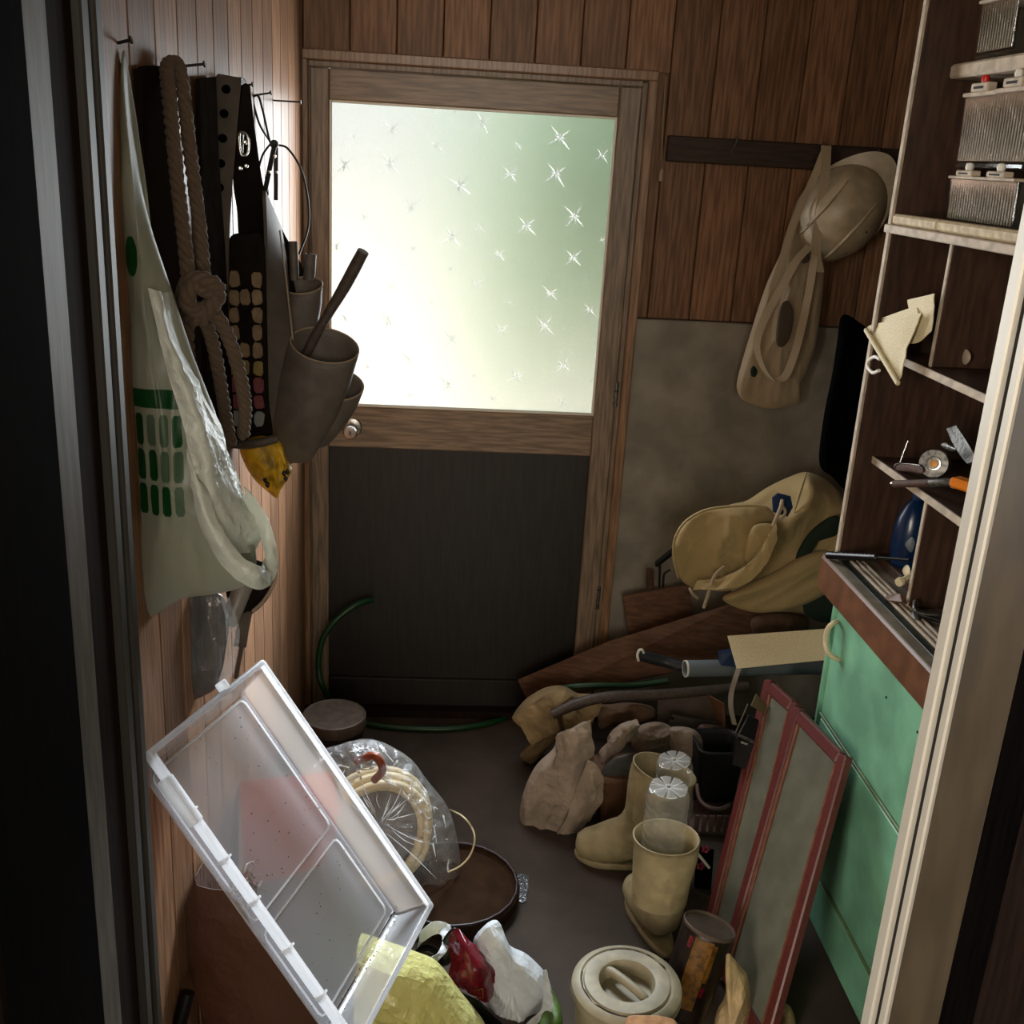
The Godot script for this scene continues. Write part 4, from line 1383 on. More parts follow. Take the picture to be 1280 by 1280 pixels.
	var pl := thing("pail", "dark round pail with a flat grey lid behind the bagged hose", "pail", Vector3(-0.232, 0, -2.46))
	var px := axis(Vector3(-0.232, 0, -2.46), Vector3.UP)
	lathe(s, [Vector2(0, 0.002), Vector2(0.068, 0.002), Vector2(0.07, 0.006), Vector2(0.076, 0.165), Vector2(0.07, 0.165), Vector2(0, 0.164)], px, 40)
	put(s, "pail_body", M.tin_dark, pl)
	s = begin()
	lathe(s, [Vector2(0.075, 0.168), Vector2(0.0805, 0.168), Vector2(0.0815, 0.172), Vector2(0.0815, 0.196), Vector2(0.080, 0.199), Vector2(0.077, 0.2), Vector2(0.075, 0.1985), Vector2(0, 0.1985)], px, 44)
	put(s, "pail_lid", M.tin_lid, pl)

	var rl := thing("tub_lid", "flat round dark brown plastic tub lid lying on the floor beside the bagged hose", "lid", Vector3(0.075, 0, -2.0))
	s = begin()
	px = axis(Vector3(0.075, 0, -2.005), Vector3.UP)
	lathe(s, [Vector2(0.138, 0.001), Vector2(0.146, 0.002), Vector2(0.150, 0.02), Vector2(0.150, 0.032), Vector2(0.147, 0.036), Vector2(0.141, 0.035), Vector2(0.134, 0.027), Vector2(0.12, 0.0265), Vector2(0, 0.03)], px, 56)
	put(s, "disc", M.brown_plastic, rl)
	s = begin()
	var hoop := []
	for i in 24:
		hoop.append(px * Vector3(cos(TAU * i / 24.0) * 0.144, 0.037, sin(TAU * i / 24.0) * 0.144))
	tube(s, hoop, 0.004, 8, false, true)
	put(s, "rolled_rim", mat("rim_maroon", Color(0.17, 0.09, 0.085), 0.4), rl)

	s = begin()
	tube(s, curve([Vector3(0.069, 0.045, -2.272), Vector3(0.089, 0.213, -2.000), Vector3(0.110, 0.197, -1.980), Vector3(0.116, 0.181, -1.960), Vector3(0.108, 0.151, -1.950), Vector3(0.088, 0.130, -1.940), Vector3(0.061, 0.113, -1.940)], 8), 0.002, 7)
	solo(s, "plastic_wire", M.hose_cream, "thin white plastic wire looping out from under the bagged hose", "wire")

	s = begin()
	sheet(s, rumple(patch([[Vector3(0.226, 0.002, -2.083), Vector3(0.237, 0.003, -2.082), Vector3(0.253, 0.002, -2.078)], [Vector3(0.220, 0.004, -2.023), Vector3(0.232, 0.005, -2.022), Vector3(0.247, 0.004, -2.021)], [Vector3(0.221, 0.002, -1.985), Vector3(0.230, 0.003, -1.981), Vector3(0.241, 0.002, -1.985)]], 5, 5), 0.002, 60.0, 7), 0.0006)
	solo(s, "film_scrap", M.film_grey, "small scrap of clear film lying on the concrete right of the brown tub lid", "scrap")

	# yellow bag
	s = begin()
	pillow(s, [Vector3(-0.192, 0.187, -1.560), Vector3(-0.168, 0.245, -1.560), Vector3(-0.136, 0.283, -1.560), Vector3(-0.098, 0.269, -1.560), Vector3(-0.052, 0.249, -1.560), Vector3(-0.002, 0.228, -1.560), Vector3(0.039, 0.204, -1.560), Vector3(0.080, 0.143, -1.560), Vector3(0.138, 0.051, -1.560), Vector3(0.188, -0.101, -1.560), Vector3(0.134, -0.241, -1.560), Vector3(-0.050, -0.258, -1.560), Vector3(-0.171, -0.156, -1.560), Vector3(-0.200, 0.053, -1.560)], Vector3(-0.1, 0.35, 1), 0.08, 0.05, {"amp": 0.032, "freq": 5.5, "oct": 2, "amp2": 0.008, "freq2": 16.0, "dir": Vector3(0.75, -0.6, 0.2), "seed": 14, "rings": 11, "per": 4, "flat": true})
	solo(s, "yellow_bag", M.bag_yellow, "pale yellow translucent plastic bag bunched up under the clear tray", "bag")

	# white rubbish bag with what sticks out of it
	var wb := thing("rubbish_bag", "open white plastic rubbish bag holding a maroon packet beside the yellow bag", "bag", Vector3(0.153, -0.189, -1.720))
	s = begin()
	pillow(s, [Vector3(0.108, 0.150, -1.680), Vector3(0.128, 0.188, -1.680), Vector3(0.153, 0.199, -1.680), Vector3(0.169, 0.162, -1.680), Vector3(0.182, 0.139, -1.680), Vector3(0.218, 0.117, -1.680), Vector3(0.255, 0.071, -1.680), Vector3(0.268, 0.013, -1.680), Vector3(0.253, -0.047, -1.680), Vector3(0.214, -0.148, -1.680), Vector3(0.169, -0.210, -1.680), Vector3(0.146, -0.066, -1.680), Vector3(0.144, 0.032, -1.680), Vector3(0.122, 0.099, -1.680)], Vector3(0.2, 0.3, 1), 0.035, 0.04, {"amp": 0.016, "freq": 11.0, "oct": 1, "amp2": 0.004, "freq2": 24.0, "dir": Vector3(0.5, -0.8, 0.2), "seed": 23, "rings": 10, "per": 4, "flat": true})
	put(s, "right_flank", M.bag_garbage, wb)
	s = begin()
	sheet(s, rumple(patch([[Vector3(0.001, 0.108, -1.720), Vector3(0.006, 0.139, -1.720), Vector3(0.032, 0.157, -1.730), Vector3(0.062, 0.150, -1.730), Vector3(0.065, 0.137, -1.700), Vector3(0.047, 0.130, -1.660), Vector3(0.022, 0.128, -1.650)], [Vector3(-0.008, 0.099, -1.700), Vector3(0.013, 0.116, -1.720), Vector3(0.036, 0.135, -1.720), Vector3(0.047, 0.140, -1.710), Vector3(0.047, 0.138, -1.690), Vector3(0.036, 0.142, -1.655), Vector3(0.014, 0.148, -1.640)]], 8, 8), 0.005, 30.0, 4), 0.001)
	put(s, "handle_loop", M.bag_garbage, wb)
	s = begin()
	sheet(s, rumple(patch([[Vector3(0.239, 0.158, -1.600), Vector3(0.251, 0.115, -1.600), Vector3(0.257, 0.065, -1.600), Vector3(0.232, 0.035, -1.600), Vector3(0.209, -0.007, -1.600)], [Vector3(0.235, 0.145, -1.610), Vector3(0.239, 0.097, -1.610), Vector3(0.239, 0.046, -1.620), Vector3(0.219, 0.021, -1.620), Vector3(0.195, -0.019, -1.620)]], 8, 6), 0.003, 30.0, 5), 0.002)
	put(s, "rolled_edge", M.bag_garbage, wb)

	var pk := thing("maroon_packet", "shiny maroon food packet with a gold square sticking out of the rubbish bag", "packet", Vector3(0.108, 0.050, -1.640))
	s = begin()
	sheet(s, rumple(patch([[Vector3(0.053, 0.144, -1.700), Vector3(0.076, 0.184, -1.680), Vector3(0.106, 0.167, -1.660), Vector3(0.139, 0.130, -1.660)], [Vector3(0.063, 0.118, -1.670), Vector3(0.088, 0.171, -1.630), Vector3(0.117, 0.161, -1.610), Vector3(0.150, 0.122, -1.640)], [Vector3(0.064, 0.096, -1.660), Vector3(0.092, 0.138, -1.610), Vector3(0.119, 0.125, -1.600), Vector3(0.151, 0.081, -1.640)], [Vector3(0.068, 0.066, -1.660), Vector3(0.094, 0.078, -1.630), Vector3(0.119, 0.069, -1.620), Vector3(0.143, 0.033, -1.650)]], 8, 8), 0.006, 18.0, 51), 0.0012)
	put(s, "packet_front", M.maroon, pk)
	s = begin()
	tube(s, [Vector3(0.109, 0.110, -1.600), Vector3(0.124, 0.114, -1.600), Vector3(0.126, 0.093, -1.600), Vector3(0.111, 0.091, -1.600)], 0.0011, 6, false, true)
	put(s, "gold_square", M.tin_gold, pk)
	s = begin()
	pillow(s, [Vector3(0.047, 0.133, -1.700), Vector3(0.067, 0.167, -1.700), Vector3(0.083, 0.156, -1.700), Vector3(0.082, 0.110, -1.700), Vector3(0.064, 0.082, -1.700), Vector3(0.046, 0.080, -1.700)], Vector3(0, 0.3, 1), 0.012, 0.01)
	put(s, "dark_lining", M.black_plastic, pk)

	var cn := thing("black_pot", "small black pot with an amber centre between the white and yellow bags", "pot", Vector3(0.017, 0.109, -1.680))
	s = begin()
	px = axis(Vector3(0.019, 0.084, -1.700), Vector3(0.1, 0.85, 0.5))
	lathe(s, [Vector2(0, -0.03), Vector2(0.026, -0.03), Vector2(0.030, 0.02), Vector2(0.028, 0.02), Vector2(0.026, 0.008), Vector2(0, 0.006)], px, 32)
	put(s, "pot_body", M.black_plastic, cn)
	s = begin()
	lathe(s, [Vector2(0.010, 0.007), Vector2(0.013, 0.010), Vector2(0.015, 0.018), Vector2(0.0165, 0.018), Vector2(0.016, 0.006)], px, 28)
	put(s, "clear_ring", M.bottle, cn)
	s = begin()
	lathe(s, [Vector2(0.0085, 0.006), Vector2(0.009, 0.014), Vector2(0.007, 0.018), Vector2(0, 0.0185)], px, 8)
	put(s, "amber_centre", M.amber, cn)
	for e in [["black_tray", M.black_plastic, [Vector3(0.079, 0.082, -1.630), Vector3(0.123, 0.056, -1.630), Vector3(0.188, -0.018, -1.630), Vector3(0.192, -0.096, -1.630), Vector3(0.113, -0.076, -1.630), Vector3(0.072, 0.041, -1.630)], "black plastic tray end poking out below the maroon packet", "tray"], ["card_scrap", M.cardboard, [Vector3(0.148, 0.074, -1.660), Vector3(0.167, 0.054, -1.660), Vector3(0.182, 0.041, -1.660), Vector3(0.179, 0.008, -1.660), Vector3(0.159, 0.031, -1.660)], "torn brown cardboard scrap inside the white rubbish bag", "cardboard"]]:
		s = begin()
		board(s, e[2], 0.006)
		solo(s, e[0], e[1], e[3], e[4])
	s = begin()
	pillow(s, [Vector3(0.258, 0.030, -1.682), Vector3(0.270, 0.030, -1.672), Vector3(0.279, 0.030, -1.637), Vector3(0.278, 0.030, -1.591), Vector3(0.256, 0.030, -1.562), Vector3(0.231, 0.030, -1.581)], Vector3(0, 1, 0.4), 0.03, 0.025, {"amp": 0.006, "freq": 12.0})
	solo(s, "green_bundle", M.leaf_green, "dull green bundle on the floor right of the white rubbish bag", "bundle")


# ---------------------------------------------------------------- the floor on the right
# one tall rubber boot; toe gives the way it points
func boot(b: Node3D, heel: Vector3, top: Vector3, toe: Vector3, rim_x: Vector3, rim_z: Vector3, size := 1.0) -> void:
	var t := toe.normalized()
	var side := Vector3(-t.z, 0, t.x)
	var rings := []
	# foot from the toe cap back to the ankle, then up the shaft
	var foot := [[0.235, 0.028, 0.012, 0.010, 80.0], [0.228, 0.030, 0.030, 0.026, 78.0], [0.205, 0.036, 0.041, 0.035, 75.0], [0.17, 0.042, 0.046, 0.042, 70.0], [0.13, 0.052, 0.046, 0.052, 62.0], [0.092, 0.066, 0.041, 0.058, 48.0], [0.064, 0.088, 0.038, 0.056, 28.0], [0.050, 0.118, 0.038, 0.050, 10.0]]
	for e in foot:
		var tilt: float = deg_to_rad(e[4])
		var up := (t * cos(tilt) + Vector3.UP * sin(tilt))
		var c: Vector3 = heel + t * (e[0] - 0.045) * size + Vector3.UP * e[1]
		var ring := []
		for i in 32:
			var a := TAU * i / 32.0
			var q: Vector3 = c + side * cos(a) * e[2] + up * sin(a) * e[3]
			q.y = maxf(q.y, heel.y + 0.012)
			ring.append(q)
		rings.append(ring)
	var ankle := heel + Vector3(0, 0.118, 0)
	for k in [0.18, 0.36, 0.55, 0.75, 0.92, 1.0]:
		var c: Vector3 = ankle.lerp(top, k)
		var ring := []
		for i in 32:
			var a := TAU * i / 32.0
			var p0 := side * cos(a) * 0.038 + t * sin(a) * 0.05
			var p1 := (rim_x * side.dot(rim_x.normalized()) * cos(a) + rim_z * side.dot(rim_z.normalized()) * cos(a)) + (rim_x * t.dot(rim_x.normalized()) * sin(a) + rim_z * t.dot(rim_z.normalized()) * sin(a))
			ring.append(c + p0.lerp(p1, smoothstep(0.0, 1.0, k * 1.05)))
		rings.append(ring)
	var s := begin()
	# inside of the shaft
	var last: Array = rings[rings.size() - 1]
	for k in [[0.0, 1.02], [0.002, 0.99], [0.0, 0.95], [-0.05, 0.93], [-0.15, 0.85]]:
		var c := ring_mid(last)
		var ring := []
		for q in last:
			ring.append(c + (q - c) * k[1] + Vector3(0, k[0], 0))
		rings.append(ring)
	skin(s, rings)
	put(s, "upper", M.rubber_boot, b)
	s = begin()
	# sole with a heel block
	var sole := []
	for l in [[0.0, 0.96], [0.003, 1.0], [0.014, 1.01], [0.016, 0.98]]:
		var ring := []
		for i in 36:
			var a := TAU * i / 36.0
			var x := cos(a)
			var wide := 0.043 - 0.006 * (1.0 - x) + (0.006 * sin(x * 3.0) if x > 0 else 0.0)
			ring.append(heel + t * (0.075 + 0.118 * x * l[1]) * size + side * sin(a) * wide * l[1] + Vector3(0, l[0], 0))
		sole.append(ring)
	skin(s, sole)
	put(s, "sole", M.rubber_boot, b)


# a clear bottle standing on its neck
func bottle(b: Node3D, foot: Vector3, up: Vector3, r: float, l: float, crush: float) -> void:
	var x := axis(foot, up, Vector3(0.3, 0, 1))
	var s := begin()
	var prof := [Vector2(0, -0.004), Vector2(r * 0.25, -0.002), Vector2(r * 0.72, 0.0), Vector2(r * 0.9, -0.004), Vector2(r, -0.016)]
	for i in 9:
		var y := -0.03 - i * (l - 0.09) / 9.0
		prof.append_array([Vector2(r, y), Vector2(r * (0.95 - crush * 0.1 * (i % 2)), y - (l - 0.09) / 27.0), Vector2(r, y - (l - 0.09) / 18.0)])
	prof.append_array([Vector2(r * 0.98, -l + 0.055), Vector2(r * 0.5, -l + 0.02), Vector2(0.013, -l + 0.012), Vector2(0.013, -l), Vector2(0, -l)])
	prof.reverse()
	lathe(s, prof, x, 32)
	var body := put(s, "bottle_body", M.bottle, b)
	for i in 8:
		s = begin()
		var a := TAU * i / 8.0
		var d := Vector3(cos(a), 0, sin(a))
		var d2 := Vector3(cos(a + 0.62), 0, sin(a + 0.62))
		board(s, [x * (d * r * 0.14), x * (d * r * 0.84), x * ((d + d2).normalized() * r * 0.88), x * (d2 * r * 0.84), x * (d2 * r * 0.14)], 0.0022)
		put(s, "base_rib", M.tray_edge, b)
	s = begin()
	lathe(s, [Vector2(0.004, 0.001), Vector2(0.007, 0.003), Vector2(0.009, 0.0)], x, 16)
	put(s, "base_ring", M.tray_edge, b)
	body.set_meta("label", "clear bottle wall")


func right_floor() -> void:
	var b := thing("rubber_boot", "tall beige rubber boot in front, seen from its heel, a bottle in its shaft", "boot", Vector3(0.505, 0, -1.84), "pair of rubber boots")
	boot(b, Vector3(0.520, 0, -1.845), Vector3(0.499, 0.286, -1.830), Vector3(-0.16, 0, -1.0), Vector3(0.068, 0, 0), Vector3(0, 0.0, 0.062), 0.95)
	b = thing("rubber_boot", "tall beige rubber boot behind, its toe pointing left to the grey sack", "boot", Vector3(0.52, 0, -2.12), "pair of rubber boots")
	boot(b, Vector3(0.520, 0, -2.125), Vector3(0.548, 0.281, -2.090), Vector3(-1, 0, -0.22), Vector3(0.076, -0.020, 0), Vector3(0, 0.0, 0.066), 0.8)
	b = thing("plastic_bottle", "clear ribbed plastic bottle upside down in the front boot", "bottle", Vector3(0.508, 0.230, -1.830), "bottles in the boots")
	bottle(b, Vector3(0.492, 0.403, -1.830), Vector3(-0.02, 1, 0.03), 0.044, 0.26, 0.2)
	b = thing("plastic_bottle", "clear crushed plastic bottle sunk in the rear boot", "bottle", Vector3(0.564, 0.216, -2.100), "bottles in the boots")
	bottle(b, Vector3(0.570, 0.300, -2.100), Vector3(-0.12, 1, 0.05), 0.043, 0.2, 1.2)

	# lidded crock
	b = thing("pickle_crock", "round cream plastic tub with a cracked lid and sunken bar handle", "tub", Vector3(0.388, 0, -1.565))
	var x := axis(Vector3(0.388, 0.0, -1.565), Vector3(-0.02, 1, 0.02), Vector3(-1.25, 0, 1))
	var s := begin()
	lathe(s, [Vector2(0, 0.002), Vector2(0.082, 0.002), Vector2(0.086, 0.006), Vector2(0.094, 0.15), Vector2(0.09, 0.15), Vector2(0.07, 0.15)], x, 48)
	put(s, "tub_body", M.crock, b)
	s = begin()
	lathe(s, [Vector2(0.094, 0.140), Vector2(0.1005, 0.140), Vector2(0.102, 0.146), Vector2(0.1005, 0.158), Vector2(0.094, 0.164), Vector2(0.086, 0.166), Vector2(0.083, 0.1635), Vector2(0.080, 0.1635), Vector2(0.078, 0.168), Vector2(0.058, 0.1695), Vector2(0.052, 0.168), Vector2(0.049, 0.162), Vector2(0.046, 0.140), Vector2(0, 0.139)], x, 64)
	put(s, "tub_lid", M.crock, b)
	s = begin()
	tube(s, curve([x * Vector3(-0.046, 0.150, 0), x * Vector3(-0.04, 0.160, 0), x * Vector3(0, 0.163, 0), x * Vector3(0.04, 0.160, 0), x * Vector3(0.046, 0.150, 0)]), 0.0085, 14)
	put(s, "bar_handle", M.crock, b)
	for e in [[0.083, 0.1675, 0.3, 2.6], [0.0765, 0.169, 1.0, 1.5], [0.0815, 0.1685, 3.6, 5.0]]:
		s = begin()
		var crack := []
		rng.seed = int(e[2] * 10.0)
		for i in 15:
			var a := lerpf(e[2], e[3], i / 14.0)
			crack.append(x * Vector3(cos(a) * (e[0] + rng.randf_range(-0.002, 0.002)), e[1] - 0.0032, sin(a) * (e[0] + rng.randf_range(-0.002, 0.002))))
		tube(s, crack, 0.0011, 5)
		put(s, "crack", M.crumbs, b)

	# gold tin leaning
	b = thing("gold_tin", "old gold and dark lidless tin tilted on the floor behind the cream tub", "tin", Vector3(0.56, 0, -1.64))
	x = axis(Vector3(0.513, 0.036, -1.630), Vector3(0.557, 0.207, -1.660) - Vector3(0.513, 0.036, -1.630), Vector3(0.0, 0, 1))
	var tl: float = Vector3(0.513, 0.036, -1.630).distance_to(Vector3(0.557, 0.207, -1.660))
	s = begin()
	lathe(s, [Vector2(0, 0), Vector2(0.046, 0), Vector2(0.050, 0.004), Vector2(0.050, tl - 0.006), Vector2(0.048, tl - 0.002)], x, 40)
	put(s, "tin_body", M.tin_dark, b)
	s = begin()
	lathe(s, [Vector2(0.048, tl - 0.003), Vector2(0.0512, tl - 0.003), Vector2(0.0518, tl + 0.002), Vector2(0.050, tl + 0.004), Vector2(0.047, tl - 0.001), Vector2(0, tl - 0.002)], x, 40)
	put(s, "tin_end", M.tin_lid, b)
	for e in [[1.62, 2.35, 0.03, tl - 0.008, "label_gold"], [1.44, 1.60, 0.09, tl - 0.012, "tin_gold"], [2.42, 2.6, tl - 0.035, tl - 0.012, "maroon"], [1.42, 1.58, 0.06, 0.08, "maroon"]]:
		s = begin()
		var g := []
		for r in 3:
			var row := []
			for i in 9:
				var a := lerpf(e[0], e[1], i / 8.0)
				row.append(x * Vector3(cos(a) * 0.0506, lerpf(e[3], e[2], r / 2.0), sin(a) * 0.0506))
			g.append(row)
		sheet(s, g, 0.0006)
		put(s, "printed_label", M[e[4]], b)

	# paper bag, front right
	s = begin()
	pillow(s, [Vector3(0.583, 0.178, -1.620), Vector3(0.612, 0.148, -1.620), Vector3(0.635, 0.110, -1.620), Vector3(0.649, 0.030, -1.620), Vector3(0.662, -0.089, -1.620), Vector3(0.648, -0.171, -1.620), Vector3(0.603, -0.119, -1.620), Vector3(0.582, -0.009, -1.620), Vector3(0.581, 0.041, -1.620), Vector3(0.593, 0.087, -1.620)], Vector3(-0.4, 0.15, 1), 0.030, 0.02, {"amp": 0.020, "freq": 8.0, "seed": 61, "dir": Vector3(0.1, 1, 0), "rings": 7, "per": 3, "flat": true, "oct": 1, "amp2": 0.006, "freq2": 22.0})
	solo(s, "kraft_bag", M.paper_kraft, "crumpled tan paper bag standing at the foot of the red-framed panes", "bag")
	s = begin()
	pillow(s, [Vector3(0.362, 0.185, -1.450), Vector3(0.387, 0.193, -1.450), Vector3(0.422, 0.190, -1.450), Vector3(0.451, 0.179, -1.450), Vector3(0.459, 0.141, -1.450), Vector3(0.379, 0.123, -1.450)], Vector3(0, 1, 0.5), 0.02, 0.03, {"amp": 0.006, "freq": 14.0})
	solo(s, "peach_cloth", M.peach, "scrap of peach-coloured cloth in front of the cream tub", "cloth")
	s = begin()
	pillow(s, [Vector3(0.693, 0.053, -1.620), Vector3(0.711, 0.060, -1.620), Vector3(0.729, 0.045, -1.620), Vector3(0.743, -0.010, -1.620), Vector3(0.708, -0.030, -1.620)], Vector3(0, 0.3, 1), 0.02, 0.02)
	solo(s, "olive_bundle", M.cloth_tan, "small olive bundle on the floor below the green chest", "bundle")

	# grey sack
	s = begin()
	pillow(s, [Vector3(0.326, 0.245, -2.300), Vector3(0.355, 0.259, -2.300), Vector3(0.395, 0.282, -2.300), Vector3(0.410, 0.246, -2.300), Vector3(0.418, 0.186, -2.300), Vector3(0.439, 0.134, -2.300), Vector3(0.451, 0.060, -2.300), Vector3(0.426, 0.017, -2.300), Vector3(0.388, -0.026, -2.300), Vector3(0.379, -0.074, -2.300), Vector3(0.345, -0.118, -2.300), Vector3(0.309, -0.133, -2.300), Vector3(0.258, -0.109, -2.300), Vector3(0.243, -0.085, -2.300), Vector3(0.250, -0.037, -2.300), Vector3(0.246, 0.033, -2.300), Vector3(0.258, 0.103, -2.300), Vector3(0.282, 0.161, -2.300), Vector3(0.319, 0.206, -2.300)], Vector3(-0.1, 0.35, 1), 0.05, 0.06, {"amp": 0.022, "freq": 9.0, "seed": 33, "oct": 2, "amp2": 0.005, "freq2": 16.0, "rings": 34, "per": 10, "dir": Vector3(0.25, 0.93, -0.1), "round": 0.62})
	var sk := thing("grey_sack", "crumpled pinkish-grey sack slumped on the floor left of the boots", "sack", Vector3(0.338, -0.128, -2.300))
	put(s, "sack_body", M.sack, sk)
	s = begin()
	sheet(s, rumple(patch([[Vector3(0.314, 0.265, -2.250), Vector3(0.333, 0.297, -2.230), Vector3(0.359, 0.304, -2.230), Vector3(0.396, 0.314, -2.250)], [Vector3(0.322, 0.235, -2.235), Vector3(0.341, 0.263, -2.210), Vector3(0.367, 0.272, -2.210), Vector3(0.402, 0.280, -2.235)], [Vector3(0.310, 0.186, -2.235), Vector3(0.338, 0.208, -2.215), Vector3(0.372, 0.215, -2.215), Vector3(0.412, 0.225, -2.235)]], 7, 7), 0.007, 16.0, 29), 0.0025)
	put(s, "open_mouth", M.sack, sk)
	s = begin()
	sheet(s, rumple(patch([[Vector3(0.397, 0.211, -2.240), Vector3(0.423, 0.194, -2.240), Vector3(0.444, 0.150, -2.250)], [Vector3(0.376, 0.136, -2.235), Vector3(0.410, 0.114, -2.235), Vector3(0.442, 0.084, -2.250)], [Vector3(0.348, 0.033, -2.235), Vector3(0.373, 0.019, -2.235), Vector3(0.396, -0.000, -2.250)], [Vector3(0.314, -0.046, -2.240), Vector3(0.338, -0.064, -2.240), Vector3(0.354, -0.081, -2.250)]], 7, 7), 0.010, 12.0, 30), 0.0025)
	put(s, "side_fold", M.sack, sk)
	s = begin()
	sheet(s, rumple(patch([[Vector3(0.438, 0.097, -2.380), Vector3(0.450, 0.161, -2.380), Vector3(0.485, 0.242, -2.360), Vector3(0.530, 0.264, -2.360)], [Vector3(0.454, 0.126, -2.360), Vector3(0.469, 0.197, -2.340), Vector3(0.504, 0.250, -2.320), Vector3(0.538, 0.254, -2.330)], [Vector3(0.452, 0.061, -2.370), Vector3(0.475, 0.115, -2.360), Vector3(0.505, 0.180, -2.350), Vector3(0.546, 0.205, -2.360)]], 8, 8), 0.016, 9.0, 22), 0.003)
	solo(s, "cloth_strip", M.sack, "greyish strip of cloth between the grey sack and the rear boot", "cloth")

	# tan cloth behind the sack
	s = begin()
	pillow(s, [Vector3(0.236, 0.140, -2.560), Vector3(0.265, 0.194, -2.560), Vector3(0.308, 0.229, -2.560), Vector3(0.342, 0.241, -2.560), Vector3(0.373, 0.240, -2.560), Vector3(0.409, 0.221, -2.560), Vector3(0.448, 0.217, -2.560), Vector3(0.468, 0.189, -2.560), Vector3(0.459, 0.140, -2.560), Vector3(0.446, 0.102, -2.560), Vector3(0.401, 0.114, -2.560), Vector3(0.370, 0.093, -2.560), Vector3(0.350, 0.063, -2.560), Vector3(0.322, 0.025, -2.560), Vector3(0.297, -0.001, -2.560), Vector3(0.264, 0.024, -2.560), Vector3(0.288, 0.074, -2.560), Vector3(0.263, 0.116, -2.560)], Vector3(-0.1, 0.5, 1), 0.06, 0.05, {"amp": 0.030, "freq": 8.0, "seed": 37, "oct": 2, "amp2": 0.006, "freq2": 18.0, "rings": 30, "per": 8, "dir": Vector3(0.75, 0.6, 0.0)})
	var tc := thing("tan_cloth", "heap of tan cloth under the dark stick behind the grey sack", "cloth", Vector3(0.347, 0.050, -2.520))
	put(s, "cloth_heap", M.cloth_tan, tc)
	s = begin()
	sheet(s, rumple(patch([[Vector3(0.228, 0.174, -2.500), Vector3(0.270, 0.213, -2.490), Vector3(0.327, 0.243, -2.490)], [Vector3(0.257, 0.146, -2.490), Vector3(0.292, 0.180, -2.475), Vector3(0.341, 0.204, -2.475)], [Vector3(0.285, 0.099, -2.490), Vector3(0.320, 0.128, -2.475), Vector3(0.357, 0.157, -2.475)]], 8, 8), 0.012, 12.0, 27), 0.003)
	put(s, "front_corner", M.cloth_tan, tc)
	s = begin()
	sheet(s, rumple(patch([[Vector3(0.355, 0.219, -2.500), Vector3(0.402, 0.249, -2.490), Vector3(0.453, 0.255, -2.490)], [Vector3(0.364, 0.183, -2.480), Vector3(0.407, 0.211, -2.465), Vector3(0.461, 0.229, -2.470)], [Vector3(0.372, 0.130, -2.480), Vector3(0.402, 0.154, -2.465), Vector3(0.436, 0.171, -2.470)]], 8, 8), 0.012, 12.0, 28), 0.003)
	put(s, "rear_corner", M.cloth_tan, tc)
	s = begin()
	tube(s, curve([Vector3(0.331, 0.208, -2.460), Vector3(0.393, 0.236, -2.470), Vector3(0.477, 0.254, -2.480), Vector3(0.630, 0.254, -2.500), Vector3(0.860, 0.272, -2.520)]), [0.012, 0.0145, 0.0145, 0.014, 0.013], 14)
	solo(s, "dark_stick", M.tool_handle, "dark stick lying across the tan cloth towards the chest", "stick")
	for e in [["rag", "rag_brown", [Vector3(0.462, 0.201, -2.520), Vector3(0.497, 0.211, -2.520), Vector3(0.551, 0.217, -2.520), Vector3(0.609, 0.204, -2.520), Vector3(0.616, 0.170, -2.520), Vector3(0.579, 0.153, -2.520), Vector3(0.513, 0.151, -2.520), Vector3(0.471, 0.138, -2.520)], "dark brown rag behind the rear boot, under the stick", 71, 0.03],
		["rag", "rag", [Vector3(0.537, 0.186, -2.420), Vector3(0.566, 0.210, -2.420), Vector3(0.601, 0.217, -2.420), Vector3(0.636, 0.204, -2.420), Vector3(0.649, 0.164, -2.420), Vector3(0.628, 0.116, -2.420), Vector3(0.582, 0.115, -2.420), Vector3(0.545, 0.138, -2.420)], "stained pale rag touching the top of the rear boot", 72, 0.035],
		["rag", "sack", [Vector3(0.628, 0.206, -2.400), Vector3(0.656, 0.216, -2.400), Vector3(0.694, 0.207, -2.400), Vector3(0.719, 0.177, -2.400), Vector3(0.720, 0.130, -2.400), Vector3(0.702, 0.099, -2.400), Vector3(0.662, 0.117, -2.400), Vector3(0.637, 0.152, -2.400)], "grey-pink rag behind the crushed bottle", 73, 0.03]]:
		s = begin()
		pillow(s, e[2], Vector3(0, 0.5, 1), e[5], 0.03, {"amp": 0.024, "freq": 9.0, "seed": e[4], "rings": 18, "per": 8, "oct": 2, "amp2": 0.003, "freq2": 30.0, "dir": Vector3(0.8, 0.3, 0)})
		solo(s, e[0], M[e[1]], e[3], "rag", "rags behind the boots")

	# tan box with a film lid between sack and boot
	b = thing("cardboard_box", "brown box with a dark window between the grey sack and the rear boot", "box", Vector3(0.504, -0.048, -2.320))
	s = begin()
	box(s, Vector3(0.505, 0.062, -2.36), Vector3(0.13, 0.12, 0.13), 0.006, Basis(Vector3.UP, 0.15))
	put(s, "box_body", M.cardboard, b)
	s = begin()
	box(s, Vector3(0.475, 0.055, -2.292), Vector3(0.022, 0.062, 0.004), 0.001, Basis(Vector3.UP, 0.15))
	put(s, "dark_window", M.tin_dark, b)
	s = begin()
	pillow(s, [Vector3(0.453, 0.144, -2.320), Vector3(0.491, 0.175, -2.320), Vector3(0.537, 0.173, -2.320), Vector3(0.550, 0.083, -2.320), Vector3(0.489, 0.082, -2.320), Vector3(0.450, 0.105, -2.320)], Vector3(0, 1, 0.6), 0.015, 0.01, {"amp": 0.006, "freq": 14.0})
	put(s, "film_cover", M.film_grey, b)

